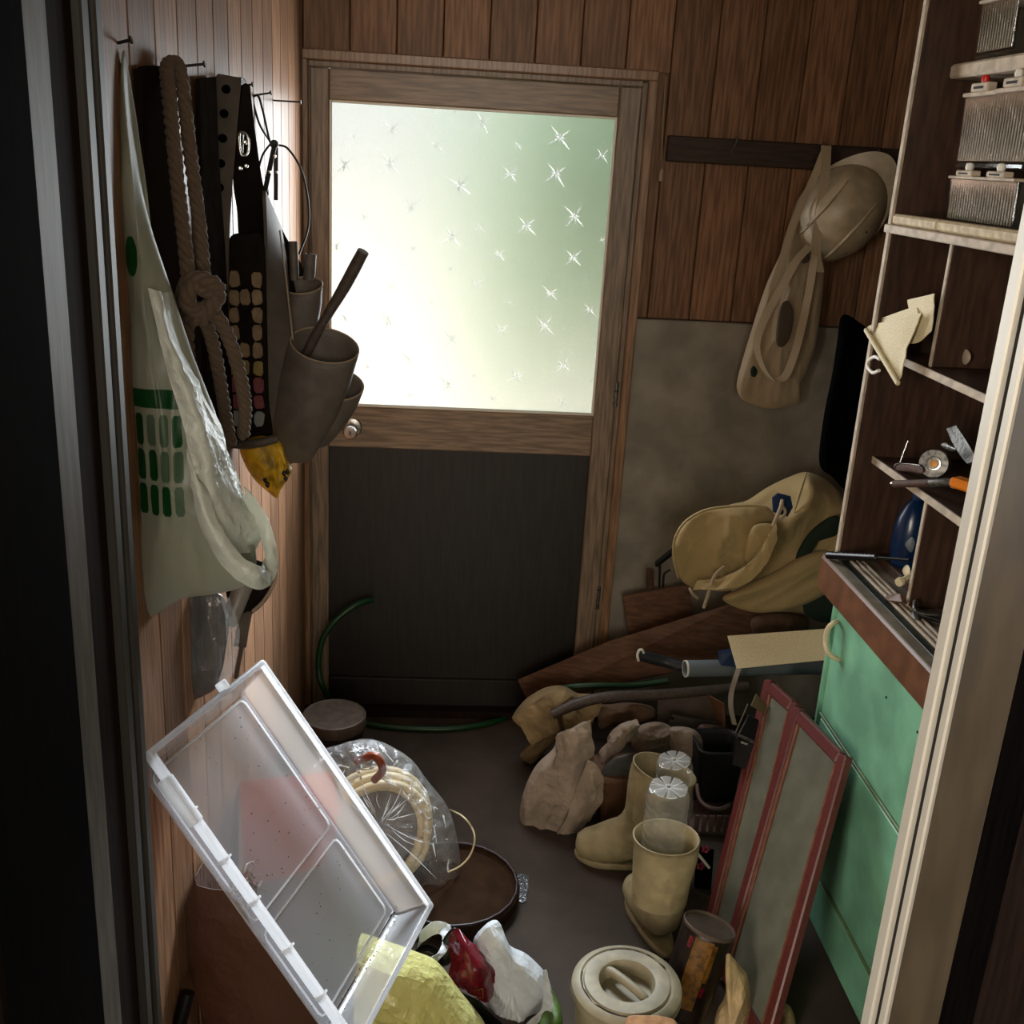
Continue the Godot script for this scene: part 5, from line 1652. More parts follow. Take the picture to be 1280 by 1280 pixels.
	# grey card, brown film and strip under the pipes
	s = begin()
	board(s, [Vector3(0.633, 0.208, -2.580), Vector3(0.774, 0.219, -2.580), Vector3(0.815, 0.132, -2.560), Vector3(0.636, 0.138, -2.560)], 0.004)
	solo(s, "grey_card", mat("card_grey", Color(0.40, 0.34, 0.29), 0.7, "blotch", Vector3(4, 4, 4)), "dull grey-brown card leaning under the pipes", "card")
	b = thing("plastic_strip", "flat grey plastic strip with a small slot lying in front of the grey card", "strip", Vector3(0.726, 0.167, -2.500))
	s = begin()
	board(s, [Vector3(0.652, 0.206, -2.480), Vector3(0.802, 0.169, -2.500), Vector3(0.799, 0.142, -2.500), Vector3(0.643, 0.173, -2.470)], 0.004)
	put(s, "strip_body", mat("strip_grey", Color(0.36, 0.33, 0.31), 0.5), b)
	s = begin()
	board(s, [Vector3(0.648, 0.202, -2.474), Vector3(0.658, 0.200, -2.474), Vector3(0.658, 0.193, -2.474), Vector3(0.648, 0.195, -2.474)], 0.003)
	put(s, "slot", M.black_plastic, b)
	s = begin()
	pillow(s, [Vector3(0.708, 0.206, -2.420), Vector3(0.745, 0.213, -2.420), Vector3(0.793, 0.198, -2.420), Vector3(0.811, 0.155, -2.420), Vector3(0.786, 0.138, -2.420), Vector3(0.743, 0.140, -2.420), Vector3(0.717, 0.158, -2.420)], Vector3(0, 0.6, 1), 0.02, 0.02, {"amp": 0.008, "freq": 16.0, "seed": 5})
	solo(s, "brown_film", mat("film_brown", Color(0.33, 0.26, 0.22), 0.22, "blotch", Vector3(5, 5, 5)), "crumpled shiny brown film above the black bin", "film")
	s = begin()
	board(s, [Vector3(0.748, 0.257, -2.500), Vector3(0.784, 0.251, -2.460), Vector3(0.803, 0.131, -2.460), Vector3(0.787, 0.168, -2.500)], 0.004)
	solo(s, "brown_card", M.cardboard, "narrow brown card standing beside the hanging grey strip", "card")

	# black bin and pink basket
	b = thing("black_bin", "square black bin behind the boots beside the leaning panes", "bin", Vector3(0.745, 0.06, -2.34))
	s = begin()
	var rings := []
	for l in [[0.06, 0.046], [0.065, 0.05], [0.20, 0.058], [0.208, 0.061], [0.212, 0.060], [0.212, 0.056], [0.20, 0.054], [0.075, 0.045]]:
		var ring := []
		for i in 32:
			var a := TAU * i / 32.0
			ring.append(Vector3(0.742 + signf(cos(a)) * pow(absf(cos(a)), 0.35) * l[1], l[0], -2.34 + signf(sin(a)) * pow(absf(sin(a)), 0.35) * l[1]))
		rings.append(ring)
	skin(s, rings)
	put(s, "bin_body", M.bin_black, b)
	b = thing("basket", "pinkish-brown slatted plastic basket under the black bin", "basket", Vector3(0.74, 0, -2.29))
	s = begin()
	tube(s, curve([Vector3(0.683, 0.123, -2.280), Vector3(0.685, 0.101, -2.250), Vector3(0.701, 0.092, -2.230), Vector3(0.734, 0.085, -2.230), Vector3(0.763, 0.084, -2.250)]), 0.005, 8)
	bounds(s, Vector3(0.675, 0.001, -2.38), Vector3(0.80, 0.012, -2.24), 0.004)
	put(s, "rim", M.basket_pink, b)
	for i in 7:
		s = begin()
		bounds(s, Vector3(0.678 + i * 0.0185, 0.01, -2.245), Vector3(0.678 + i * 0.0185 + 0.012, 0.058, -2.239), 0.001)
		put(s, "slat", M.basket_pink, b)

	# pink flowered packet and a white stick behind the front boot
	b = thing("flowered_packet", "dark packet with pink flowers between the front boot and the panes", "packet", Vector3(0.665, 0.014, -2.050))
	s = begin()
	board(s, [Vector3(0.644, 0.084, -2.080), Vector3(0.676, 0.090, -2.060), Vector3(0.668, 0.010, -2.020), Vector3(0.636, 0.003, -2.040)], 0.012)
	put(s, "packet_body", M.coat, b)
	for q in [Vector3(0.643, 0.062, -2.035), Vector3(0.649, 0.108, -2.035)]:
		for k in 5:
			s = begin()
			var a := TAU * k / 5.0
			var c: Vector3 = q + Vector3(cos(a), sin(a), 0.1) * 0.0065
			pillow(s, [c + Vector3(0.004, 0, 0), c + Vector3(0, 0.004, 0), c - Vector3(0.004, 0, 0), c - Vector3(0, 0.004, 0)], Vector3(0, 0.2, 1), 0.002, 0.008, {"rings": 3, "per": 3})
			put(s, "pink_petal", M.pink, b)
	s = begin()
	beam(s, Vector3(0.615, 0.137, -1.980), Vector3(0.646, 0.099, -1.980), Vector3(1, 1, 0), 0.006, 0.005)
	solo(s, "white_stick", M.white, "short white plastic stick poking out behind the front boot", "stick")

	leaning_panes()

	# black printed box tucked behind the far stile
	b = thing("black_carton", "open black carton with small white lettering wedged behind the leaning panes", "box", Vector3(0.735, 0.278, -2.100))
	s = begin()
	board(s, [Vector3(0.696, 0.379, -2.070), Vector3(0.740, 0.363, -2.070), Vector3(0.725, 0.309, -2.050), Vector3(0.690, 0.321, -2.050)], 0.012)
	board(s, [Vector3(0.726, 0.421, -2.100), Vector3(0.771, 0.397, -2.100), Vector3(0.740, 0.363, -2.070), Vector3(0.700, 0.391, -2.070)], 0.008)
	put(s, "carton_body", M.black_plastic, b)
	s = begin()
	board(s, [Vector3(0.729, 0.443, -2.100), Vector3(0.741, 0.468, -2.110), Vector3(0.777, 0.435, -2.110), Vector3(0.767, 0.420, -2.100)], 0.004)
	beam(s, Vector3(0.696, 0.383, -2.080), Vector3(0.726, 0.442, -2.110), Vector3(1, 0, 0), 0.003, 0.004)
	beam(s, Vector3(0.757, 0.430, -2.085), Vector3(0.772, 0.444, -2.100), Vector3(1, 0, 0), 0.003, 0.004)
	put(s, "torn_flap", mat("flap_olive", Color(0.33, 0.29, 0.19), 0.6), b)
	s = begin()
	board(s, [Vector3(0.694, 0.397, -2.060), Vector3(0.733, 0.380, -2.055), Vector3(0.732, 0.372, -2.055), Vector3(0.695, 0.389, -2.060)], 0.003)
	put(s, "grey_band", M.dull_steel, b)
	var f := TextMesh.new()
	var font := SystemFont.new()
	font.font_names = PackedStringArray(["Droid Sans"])
	f.font = font
	f.text = "DOUCE"
	f.font_size = 16
	f.pixel_size = 0.0006
	f.depth = 0.0006
	var word := MeshInstance3D.new()
	word.name = "lettering"
	word.mesh = f
	word.material_override = M.white
	var wx: Vector3 = (Vector3(0.740, 0.363, -2.070) - Vector3(0.696, 0.379, -2.070)).normalized()
	var wy: Vector3 = (Vector3(0.696, 0.379, -2.070) - Vector3(0.690, 0.321, -2.050)).normalized()
	var wz := wx.cross(wy).normalized()
	word.transform = Transform3D(Basis(wx, wz.cross(wx), wz), Vector3(0.707, 0.379, -2.046) - b.position + wz * 0.003)
	word.scale = Vector3(0.55, 0.55, 0.55)
	b.add_child(word)


func leaning_panes() -> void:
	# two old glazed cupboard doors, one against the other
	var nrm := Vector3(-1.0, 0.42, 0.125).normalized()
	var doors := [
		["red-framed glass cupboard door leaning on the green chest, nearer of two", Vector3(0.829, 0.504, -1.781), Vector3(0.797, 0.497, -2.006), Vector3(0.654, 0.075, -1.738), Vector3(0.683, 0.094, -1.569)],
		["red-framed dusty glass cupboard door, farther of two, behind the black carton", Vector3(0.796, 0.496, -2.013), Vector3(0.772, 0.484, -2.163), Vector3(0.638, 0.087, -1.908), Vector3(0.651, 0.074, -1.753)]]
	for k in 2:
		var e: Array = doors[k]
		var a: Vector3 = e[1]
		var bb: Vector3 = e[2]
		var down := ((e[4] - a) as Vector3)
		var across := (bb - a)
		var w := across.length()
		across = across.normalized()
		var dn := down.normalized()
		# run the stiles on until they meet the floor
		var l := (a.y - 0.004) / -dn.y
		var lift := nrm * (0.0 if k == 0 else -0.012)
		var d := thing("glazed_door", e[0], "door", Vector3((a + dn * l).x, 0, (a + dn * l).z), "cupboard doors leaning on the chest")
		var sw := 0.026
		var at := func(u: float, v: float) -> Vector3:
			return a + across * u + dn * v + lift
		var l2: float = l
		for st in [[sw * 0.5, "near"], [w - sw * 0.5, "far"]]:
			var s := begin()
			var top: Vector3 = at.call(st[0], 0.0)
			beam(s, top, top + dn * ((top.y - 0.012) / -dn.y), across, sw, 0.020, 0.003)
			put(s, "stile", M.red_paint, d)
			s = begin()
			var ins: float = sw * 0.5 + 0.005
			var q: Vector3 = top + across * (ins if st[1] == "near" else -ins) + dn * sw
			beam(s, q, q + dn * ((q.y - 0.02) / -dn.y), across, 0.010, 0.012, 0.001)
			put(s, "glazing_bead", M.red_inner, d)
		var s := begin()
		beam(s, at.call(sw, sw * 0.5), at.call(w - sw, sw * 0.5), dn, sw, 0.019, 0.003)
		put(s, "top_rail", M.red_paint, d)
		s = begin()
		var lo: Vector3 = at.call(w * 0.5, 0.0)
		var run := (lo.y - 0.03) / -dn.y
		beam(s, at.call(sw, run), at.call(w - sw, run), dn, sw, 0.019, 0.003)
		put(s, "bottom_rail", M.red_paint, d)
		s = begin()
		board(s, [at.call(sw * 0.8, sw * 0.8), at.call(w - sw * 0.8, sw * 0.8), at.call(w - sw * 0.8, run), at.call(sw * 0.8, run)], 0.004)
		put(s, "pane", M.dusty_glass, d)


# ---------------------------------------------------------------- the corner between chest and back wall
func back_corner() -> void:
	var s := begin()
	# hook rail, hooks
	var b := thing("hook_rail", "dark wooden hook rail across the back wall right of the door", "rail", Vector3(0.93, 1.59, -2.84))
	bounds(s, Vector3(0.565, 1.592, -2.85), Vector3(1.30, 1.655, -2.828), 0.003)
	put(s, "rail_board", M.hook_wood, b)
	for q in [Vector3(0.725, 1.643, -2.822), Vector3(0.949, 1.644, -2.822), Vector3(1.093, 1.634, -2.822)]:
		s = begin()
		tube(s, curve([q + Vector3(-0.004, -0.03, -0.004), q + Vector3(-0.003, -0.022, 0.014), q + Vector3(0.001, -0.012, 0.024), q + Vector3(0.006, 0.006, 0.026), q + Vector3(0.007, 0.016, 0.022)]), 0.0028, 8)
		put(s, "hook", M.dull_steel, b)

	# pull cord
	b = thing("pull_cord", "thin pull cord with a small end weight hanging beside the door casing", "cord", Vector3(0.550, 1.545, -2.800))
	s = begin()
	tube(s, [Vector3(0.537, 1.788, -2.800), Vector3(0.541, 1.689, -2.800), Vector3(0.549, 1.570, -2.800)], 0.0012, 6)
	tube(s, [Vector3(0.537, 1.788, -2.800), Vector3(0.546, 1.799, -2.848)], 0.0012, 6)
	put(s, "cord", M.pull_cord, b)
	s = begin()
	lathe(s, [Vector2(0, 0), Vector2(0.005, 0.001), Vector2(0.0058, 0.006), Vector2(0.005, 0.026), Vector2(0.002, 0.031), Vector2(0, 0.031)], axis(Vector3(0.549, 1.543, -2.800), Vector3.UP), 14)
	put(s, "end_weight", M.pull_cord, b)

	# helmet
	b = thing("hard_hat", "dusty cream hard hat hanging on the back wall behind the canvas tote", "helmet", Vector3(1.014, 1.369, -2.720))
	var hc: Vector3 = Vector3(1.003, 1.490, -2.760)
	var hx := Transform3D(Basis(), hc)
	var out := Vector3(-0.42, -0.30, 0.86).normalized()
	var along := Vector3(0.52, 0.80, 0.2)
	along = (along - out * along.dot(out)).normalized()
	hx.basis = Basis(out.cross(along).normalized(), out, along).scaled_local(Vector3(1.0, 1.0, 1.0))   # x across, y crown, z to the peak
	s = begin()
	var rings := []
	for i in 13:
		var t := PI * 0.5 * i / 12.0
		var ring := []
		for k in 48:
			var a := TAU * k / 48.0
			var r := cos(t)
			var ridge := 0.005 * maxf(0.0, cos(a * 2.0)) * sin(2.0 * t) if absf(sin(a)) < 0.35 else 0.0
			ring.append(hx * Vector3(cos(a) * (0.104 * r + ridge), 0.118 * sin(t) - 0.004, sin(a) * (0.134 * r + ridge)))
		rings.append(ring)
	skin(s, rings, false)
	put(s, "shell", M.helmet, b)
	s = begin()
	var g := []
	for r in 4:
		var row := []
		for k in 25:
			var a := lerpf(0.12, PI - 0.12, k / 24.0)
			var e := 1.0 + r * 0.115 * pow(sin(a), 1.2)
			row.append(hx * Vector3(cos(a) * 0.105 * (1.0 + r * 0.012), -0.004 - r * 0.004 + 0.012 * r * absf(cos(a)) * 0.3, sin(a) * 0.135 * e))
		g.append(row)
	sheet(s, g, 0.003)
	put(s, "peak", M.helmet, b)
	s = begin()
	var line := []
	for i in 14:
		var t := lerpf(0.25, 1.25, i / 13.0)
		line.append(hx * Vector3(0.052 * cos(t * 0.4), 0.118 * sin(t) * 0.90 + 0.004, -0.134 * cos(t) * 0.86 + 0.09))
	for side in [-0.045, 0.045]:
		s = begin()
		line = []
		for i in 21:
			var zz := lerpf(-0.098, 0.098, i / 20.0)
			var k := 1.0 - pow(side / 0.104, 2) - pow(zz / 0.134, 2)
			line.append(hx * Vector3(side, 0.118 * sqrt(maxf(k, 0.0)) - 0.003, zz))
		tube(s, line, [0.002, 0.0045, 0.005, 0.0045, 0.002], 8)
		put(s, "ridge", M.helmet, b)
	for e in [[-0.075, 0.035], [-0.078, 0.0], [-0.076, -0.035], [0.072, 0.045], [0.078, 0.02]]:
		s = begin()
		var k: float = 1.0 - pow(e[0] / 0.104, 2) - pow(e[1] / 0.134, 2)
		var q := Vector3(e[0], 0.118 * sqrt(k) - 0.004, e[1])
		lathe(s, [Vector2(0.0036, -0.002), Vector2(0.0034, 0.0012), Vector2(0, 0.0014)], axis(hx * q, hx.basis * Vector3(q.x / 0.0108, q.y / 0.0139, q.z / 0.018)), 10)
		put(s, "vent_hole", M.crumbs, b)

	# canvas tote
	b = thing("canvas_tote", "empty beige canvas tote bag hanging by its straps from the hook rail", "bag", Vector3(0.898, 0.988, -2.750))
	s = begin()
	pillow(s, [Vector3(0.886, 1.480, -2.740), Vector3(0.866, 1.396, -2.740), Vector3(0.837, 1.308, -2.740), Vector3(0.814, 1.195, -2.740), Vector3(0.793, 1.067, -2.740), Vector3(0.797, 1.025, -2.740), Vector3(0.821, 1.000, -2.740), Vector3(0.884, 0.983, -2.740), Vector3(0.938, 0.992, -2.740), Vector3(0.969, 1.004, -2.740), Vector3(0.964, 1.053, -2.740), Vector3(0.977, 1.097, -2.740), Vector3(0.989, 1.161, -2.740), Vector3(0.987, 1.285, -2.740), Vector3(0.978, 1.376, -2.740), Vector3(0.960, 1.413, -2.740), Vector3(0.929, 1.393, -2.740)], Vector3(-0.15, 0.1, 1), 0.03, 0.028, {"amp": 0.012, "freq": 5.0, "seed": 19, "stretch": Vector3(2.2, 0.55, 1), "rings": 22, "per": 7, "mid": Vector3(0.890, 1.177, -2.740)})
	put(s, "tote_body", M.canvas_pale, b)
	s = begin()
	band(s, [Vector3(0.936, 1.648, -2.720), Vector3(0.907, 1.568, -2.700), Vector3(0.887, 1.510, -2.700), Vector3(0.871, 1.452, -2.700), Vector3(0.857, 1.373, -2.700), Vector3(0.842, 1.303, -2.700)], 0.022, Vector3(0.9, 0.3, 0.2).normalized(), 0.003)
	band(s, [Vector3(0.935, 1.650, -2.720), Vector3(0.932, 1.579, -2.690), Vector3(0.931, 1.523, -2.685), Vector3(0.930, 1.447, -2.680), Vector3(0.933, 1.399, -2.680), Vector3(0.949, 1.350, -2.680)], 0.024, Vector3(1, 0, 0.2).normalized(), 0.003)
	put(s, "strap", M.canvas_pale, b)
	s = begin()
	band(s, [Vector3(0.917, 1.411, -2.685), Vector3(0.886, 1.377, -2.675), Vector3(0.863, 1.328, -2.670), Vector3(0.841, 1.277, -2.670), Vector3(0.819, 1.227, -2.665), Vector3(0.807, 1.170, -2.660), Vector3(0.826, 1.116, -2.660), Vector3(0.861, 1.078, -2.660), Vector3(0.889, 1.084, -2.660), Vector3(0.904, 1.126, -2.660), Vector3(0.915, 1.180, -2.665), Vector3(0.922, 1.231, -2.670), Vector3(0.928, 1.310, -2.675), Vector3(0.931, 1.389, -2.680)], 0.020, Vector3(0.85, -0.35, 0.35).normalized(), 0.003)
	put(s, "hanging_strap", M.canvas_pale, b)
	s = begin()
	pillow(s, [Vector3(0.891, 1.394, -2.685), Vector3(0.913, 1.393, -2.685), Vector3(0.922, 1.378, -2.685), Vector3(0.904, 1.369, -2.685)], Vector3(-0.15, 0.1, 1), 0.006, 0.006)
	put(s, "gap_shade", mat("tote_shade", Color(0.30, 0.25, 0.20), 0.95), b)  # darker canvas colour that stands in for shade
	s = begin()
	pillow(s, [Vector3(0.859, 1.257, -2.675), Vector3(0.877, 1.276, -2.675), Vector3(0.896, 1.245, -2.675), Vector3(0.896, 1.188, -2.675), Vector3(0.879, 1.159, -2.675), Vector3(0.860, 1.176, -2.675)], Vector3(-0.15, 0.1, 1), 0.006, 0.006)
	put(s, "opening_shade", M.tote_shade, b)  # dark lump painted as the shaded mouth of the tote
	s = begin()
	pillow(s, [Vector3(0.816, 1.090, -2.715), Vector3(0.823, 1.101, -2.715), Vector3(0.835, 1.087, -2.715), Vector3(0.831, 1.072, -2.715), Vector3(0.820, 1.074, -2.715)], Vector3(-0.15, 0.1, 1), 0.004, 0.004, {"rings": 4})
	put(s, "dark_mark", M.camouflage, b)

	# black coats behind the shelf unit
	for e in [[[Vector3(0.954, 1.267, -2.500), Vector3(0.991, 1.259, -2.500), Vector3(1.038, 1.214, -2.500), Vector3(1.052, 1.068, -2.500), Vector3(1.045, 0.946, -2.500), Vector3(1.038, 0.842, -2.500), Vector3(0.992, 0.870, -2.500), Vector3(0.954, 0.906, -2.500), Vector3(0.948, 1.023, -2.500), Vector3(0.953, 1.123, -2.500), Vector3(0.953, 1.200, -2.500)], "black cloth hanging in the shade behind the shelf unit, below the hard hat", 3]]:
		s = begin()
		pillow(s, e[0], Vector3(-0.3, 0, 1), 0.03, 0.03, {"amp": 0.014, "freq": 6.0, "seed": e[2], "stretch": Vector3(2, 0.5, 1)})
		solo(s, "black_coat", M.coat, e[1], "coat")

	# canvas bag on the boards
	b = thing("canvas_bag", "stuffed cream canvas bag with dark green camouflage patches in the back corner", "bag", Vector3(0.876, 0.465, -2.550))
	s = begin()
	pillow(s, [Vector3(0.753, 0.742, -2.580), Vector3(0.812, 0.776, -2.580), Vector3(0.864, 0.815, -2.580), Vector3(0.919, 0.845, -2.580), Vector3(0.959, 0.857, -2.580), Vector3(1.015, 0.834, -2.580), Vector3(1.057, 0.796, -2.580), Vector3(1.110, 0.710, -2.580), Vector3(1.139, 0.598, -2.580), Vector3(1.126, 0.471, -2.580), Vector3(1.039, 0.461, -2.580), Vector3(0.951, 0.463, -2.580), Vector3(0.884, 0.471, -2.580), Vector3(0.827, 0.492, -2.580), Vector3(0.800, 0.531, -2.580), Vector3(0.823, 0.611, -2.580)], Vector3(-0.15, 0.25, 1), 0.10, 0.09, {"amp": 0.040, "freq": 4.0, "seed": 83, "rings": 24, "per": 6, "oct": 1, "amp2": 0.006, "freq2": 14.0})
	put(s, "rear_body", M.canvas, b)
	s = begin()
	pillow(s, [Vector3(0.605, 0.657, -2.470), Vector3(0.604, 0.706, -2.470), Vector3(0.626, 0.749, -2.470), Vector3(0.671, 0.780, -2.470), Vector3(0.730, 0.793, -2.470), Vector3(0.786, 0.797, -2.470), Vector3(0.826, 0.796, -2.470), Vector3(0.850, 0.772, -2.470), Vector3(0.864, 0.724, -2.470), Vector3(0.850, 0.676, -2.470), Vector3(0.829, 0.621, -2.470), Vector3(0.796, 0.583, -2.470), Vector3(0.747, 0.568, -2.470), Vector3(0.695, 0.571, -2.470), Vector3(0.653, 0.579, -2.470), Vector3(0.625, 0.608, -2.470)], Vector3(-0.2, 0.15, 1), 0.030, 0.06, {"amp": 0.020, "freq": 4.0, "seed": 85, "rings": 24, "per": 6, "oct": 1, "round": 0.35, "amp2": 0.004, "freq2": 18.0})
	put(s, "front_flap", M.canvas, b)
	s = begin()
	pillow(s, [Vector3(0.779, 0.757, -2.415), Vector3(0.808, 0.770, -2.415), Vector3(0.836, 0.763, -2.415), Vector3(0.847, 0.730, -2.415), Vector3(0.833, 0.688, -2.415), Vector3(0.804, 0.662, -2.415), Vector3(0.775, 0.665, -2.415), Vector3(0.768, 0.694, -2.415)], Vector3(-0.2, 0.15, 1), 0.016, 0.03, {"amp": 0.006, "freq": 8.0, "seed": 3})
	put(s, "folded_corner", M.canvas, b)
	s = begin()
	tube(s, curve([Vector3(0.621, 0.608, -2.450), Vector3(0.602, 0.663, -2.445), Vector3(0.600, 0.713, -2.445), Vector3(0.620, 0.759, -2.440), Vector3(0.665, 0.790, -2.440), Vector3(0.723, 0.802, -2.440), Vector3(0.776, 0.806, -2.440), Vector3(0.814, 0.806, -2.440)]), 0.0035, 7)
	put(s, "seam", M.canvas, b)
	s = begin()
	sheet(s, rumple(patch([[Vector3(0.832, 0.781, -2.400), Vector3(0.806, 0.726, -2.390), Vector3(0.770, 0.676, -2.380), Vector3(0.718, 0.635, -2.390), Vector3(0.657, 0.621, -2.400)], [Vector3(0.836, 0.745, -2.385), Vector3(0.812, 0.682, -2.370), Vector3(0.771, 0.634, -2.365), Vector3(0.716, 0.610, -2.370), Vector3(0.645, 0.599, -2.390)]], 8, 6), 0.012, 14.0, 87), 0.004)
	put(s, "folded_edge", M.canvas, b)
	s = begin()
	pillow(s, [Vector3(0.742, 0.550, -2.460), Vector3(0.794, 0.585, -2.460), Vector3(0.866, 0.626, -2.460), Vector3(0.936, 0.674, -2.460), Vector3(0.989, 0.689, -2.460), Vector3(1.030, 0.664, -2.460), Vector3(1.032, 0.603, -2.460), Vector3(0.981, 0.553, -2.460), Vector3(0.896, 0.520, -2.460), Vector3(0.813, 0.517, -2.460)], Vector3(-0.2, 0.25, 1), 0.028, 0.05, {"amp": 0.012, "freq": 9.0, "oct": 2, "dir": Vector3(0.85, 0.5, 0), "seed": 91, "rings": 18})
	put(s, "lower_fold", M.canvas, b)
	s = begin()
	tube(s, curve([Vector3(0.935, 0.871, -2.525), Vector3(0.916, 0.849, -2.490), Vector3(0.905, 0.820, -2.475), Vector3(0.899, 0.780, -2.470)]), [0.0015, 0.004, 0.004, 0.001], 7)
	put(s, "top_crease", M.canvas, b)
	for e in [[[Vector3(0.919, 0.659, -2.465), Vector3(0.929, 0.702, -2.465), Vector3(0.954, 0.745, -2.465), Vector3(0.994, 0.778, -2.465), Vector3(1.015, 0.773, -2.465), Vector3(1.014, 0.730, -2.465), Vector3(0.967, 0.714, -2.465), Vector3(0.949, 0.670, -2.465), Vector3(0.933, 0.633, -2.465)], 0.012], [[Vector3(0.963, 0.582, -2.470), Vector3(1.022, 0.605, -2.470), Vector3(1.072, 0.585, -2.470), Vector3(1.069, 0.507, -2.470), Vector3(1.019, 0.487, -2.470), Vector3(0.962, 0.515, -2.470)], 0.014]]:
		s = begin()
		pillow(s, e[0], Vector3(-0.15, 0.25, 1), e[1], 0.05, {"rings": 6})
		put(s, "camouflage_patch", M.camouflage, b)
	s = begin()
	board(s, [Vector3(0.827, 0.829, -2.440), Vector3(0.839, 0.841, -2.440), Vector3(0.872, 0.834, -2.440), Vector3(0.882, 0.806, -2.440), Vector3(0.872, 0.781, -2.440), Vector3(0.834, 0.792, -2.440)], 0.006)
	put(s, "dark_tag", M.blue_plastic, b)
	s = begin()
	tube(s, curve([Vector3(0.847, 0.830, -2.420), Vector3(0.842, 0.814, -2.410), Vector3(0.834, 0.785, -2.410), Vector3(0.829, 0.765, -2.410)]), 0.005, 8)
	tube(s, curve([Vector3(0.842, 0.823, -2.420), Vector3(0.855, 0.803, -2.410), Vector3(0.846, 0.782, -2.410)]), 0.004, 8)
	tube(s, curve([Vector3(0.718, 0.661, -2.400), Vector3(0.694, 0.639, -2.390), Vector3(0.684, 0.598, -2.385), Vector3(0.676, 0.555, -2.385)]), 0.004, 8)
	tube(s, curve([Vector3(0.641, 0.597, -2.410), Vector3(0.648, 0.586, -2.400), Vector3(0.662, 0.574, -2.400)]), 0.0035, 8)
	put(s, "cord", M.canvas_pale, b)
	s = begin()
	pillow(s, [Vector3(0.856, 0.453, -2.550), Vector3(0.897, 0.475, -2.550), Vector3(0.961, 0.477, -2.550), Vector3(1.008, 0.457, -2.550), Vector3(0.994, 0.398, -2.550), Vector3(0.920, 0.385, -2.550), Vector3(0.873, 0.407, -2.550)], Vector3(0, 0.4, 1), 0.04, 0.05, {"amp": 0.014, "freq": 8.0, "seed": 4})
	solo(s, "brown_cloth", M.rag_brown, "dark brown bundled cloth below the camouflage canvas bag", "cloth")

	# boards
	s = begin()
	board(s, [Vector3(0.547, 0.419, -2.770), Vector3(0.736, 0.461, -2.770), Vector3(0.769, 0.288, -2.770), Vector3(0.591, 0.237, -2.770)], 0.014)
	solo(s, "square_board", M.plank_brown, "square brown board leaning on the grey lower wall beside the door", "board")
	s = begin()
	board(s, [Vector3(0.264, 0.162, -2.740), Vector3(0.505, 0.307, -2.700), Vector3(0.840, 0.475, -2.620), Vector3(0.963, 0.497, -2.600), Vector3(0.983, 0.355, -2.600), Vector3(0.708, 0.245, -2.660), Vector3(0.301, 0.086, -2.740)], 0.016)
	solo(s, "long_board", M.plank_brown, "long brown board lying aslant from the door foot up to the chest", "board")
	b = thing("black_clamp", "black metal clamp standing on the square board behind the canvas bag", "clamp", Vector3(0.652, 0.468, -2.720))
	s = begin()
	beam(s, Vector3(0.622, 0.536, -2.720), Vector3(0.662, 0.587, -2.700), Vector3(0, 0, 1), 0.02, 0.012)
	beam(s, Vector3(0.633, 0.541, -2.720), Vector3(0.638, 0.470, -2.720), Vector3(1, 0, 0), 0.006, 0.008)
	tube(s, curve([Vector3(0.659, 0.531, -2.700), Vector3(0.643, 0.516, -2.700), Vector3(0.644, 0.478, -2.700)]), 0.0035, 8)
	put(s, "jaw", M.wire, b)
	s = begin()
	beam(s, Vector3(0.612, 0.516, -2.740), Vector3(0.618, 0.458, -2.740), Vector3(1, 0, 0), 0.018, 0.014)
	put(s, "wooden_block", M.handle_wood, b)

	# pipes, cream board, hanging strip
	b = thing("drain_pipe", "grey plastic pipe with a pale cut end lying under the cream board", "pipe", Vector3(0.834, 0.343, -2.420))
	s = begin()
	var q0: Vector3 = Vector3(0.651, 0.381, -2.400)
	var q1: Vector3 = Vector3(1.057, 0.379, -2.440)
	var px := axis(q0, q1 - q0)
	var l := q0.distance_to(q1)
	lathe(s, [Vector2(0.0195, 0.0), Vector2(0.0212, 0.001), Vector2(0.0212, l), Vector2(0.0195, l), Vector2(0.0195, 0.0)], px, 28)
	put(s, "pipe_wall", M.pipe_grey, b)
	s = begin()
	lathe(s, [Vector2(0.0192, -0.0006), Vector2(0.0214, -0.0006), Vector2(0.0216, 0.003), Vector2(0.0213, 0.0045)], px, 28)
	put(s, "pale_end", M.white, b)
	b = thing("dark_pipe", "dark pipe with a pale curled end left of the grey drain pipe", "pipe", Vector3(0.665, 0.332, -2.500))
	s = begin()
	tube(s, curve([Vector3(0.555, 0.367, -2.500), Vector3(0.620, 0.350, -2.500), Vector3(0.684, 0.345, -2.480), Vector3(0.830, 0.340, -2.480)]), 0.015, 16)
	put(s, "pipe_wall", M.pipe_dark, b)
	s = begin()
	tube(s, curve([Vector3(0.556, 0.390, -2.485), Vector3(0.547, 0.390, -2.480), Vector3(0.544, 0.376, -2.480), Vector3(0.548, 0.360, -2.480)]), 0.0035, 8)
	tube(s, [Vector3(0.556, 0.390, -2.485), Vector3(0.560, 0.381, -2.480)], 0.003, 7)
	put(s, "pale_end", M.white, b)
	s = begin()
	board(s, [Vector3(0.727, 0.439, -2.380), Vector3(0.759, 0.447, -2.380), Vector3(0.773, 0.406, -2.370), Vector3(0.730, 0.411, -2.370)], 0.03)
	solo(s, "blue_block", M.blue_plastic, "small blue plastic block on the grey pipe beside the cream board", "block")
	s = begin()
	board(s, [Vector3(0.736, 0.493, -2.360), Vector3(0.956, 0.546, -2.300), Vector3(0.959, 0.483, -2.260), Vector3(0.751, 0.434, -2.300)], 0.006)
	solo(s, "cream_board", M.card_cream, "flat cream board sticking out level from behind the green chest", "board")
	s = begin()
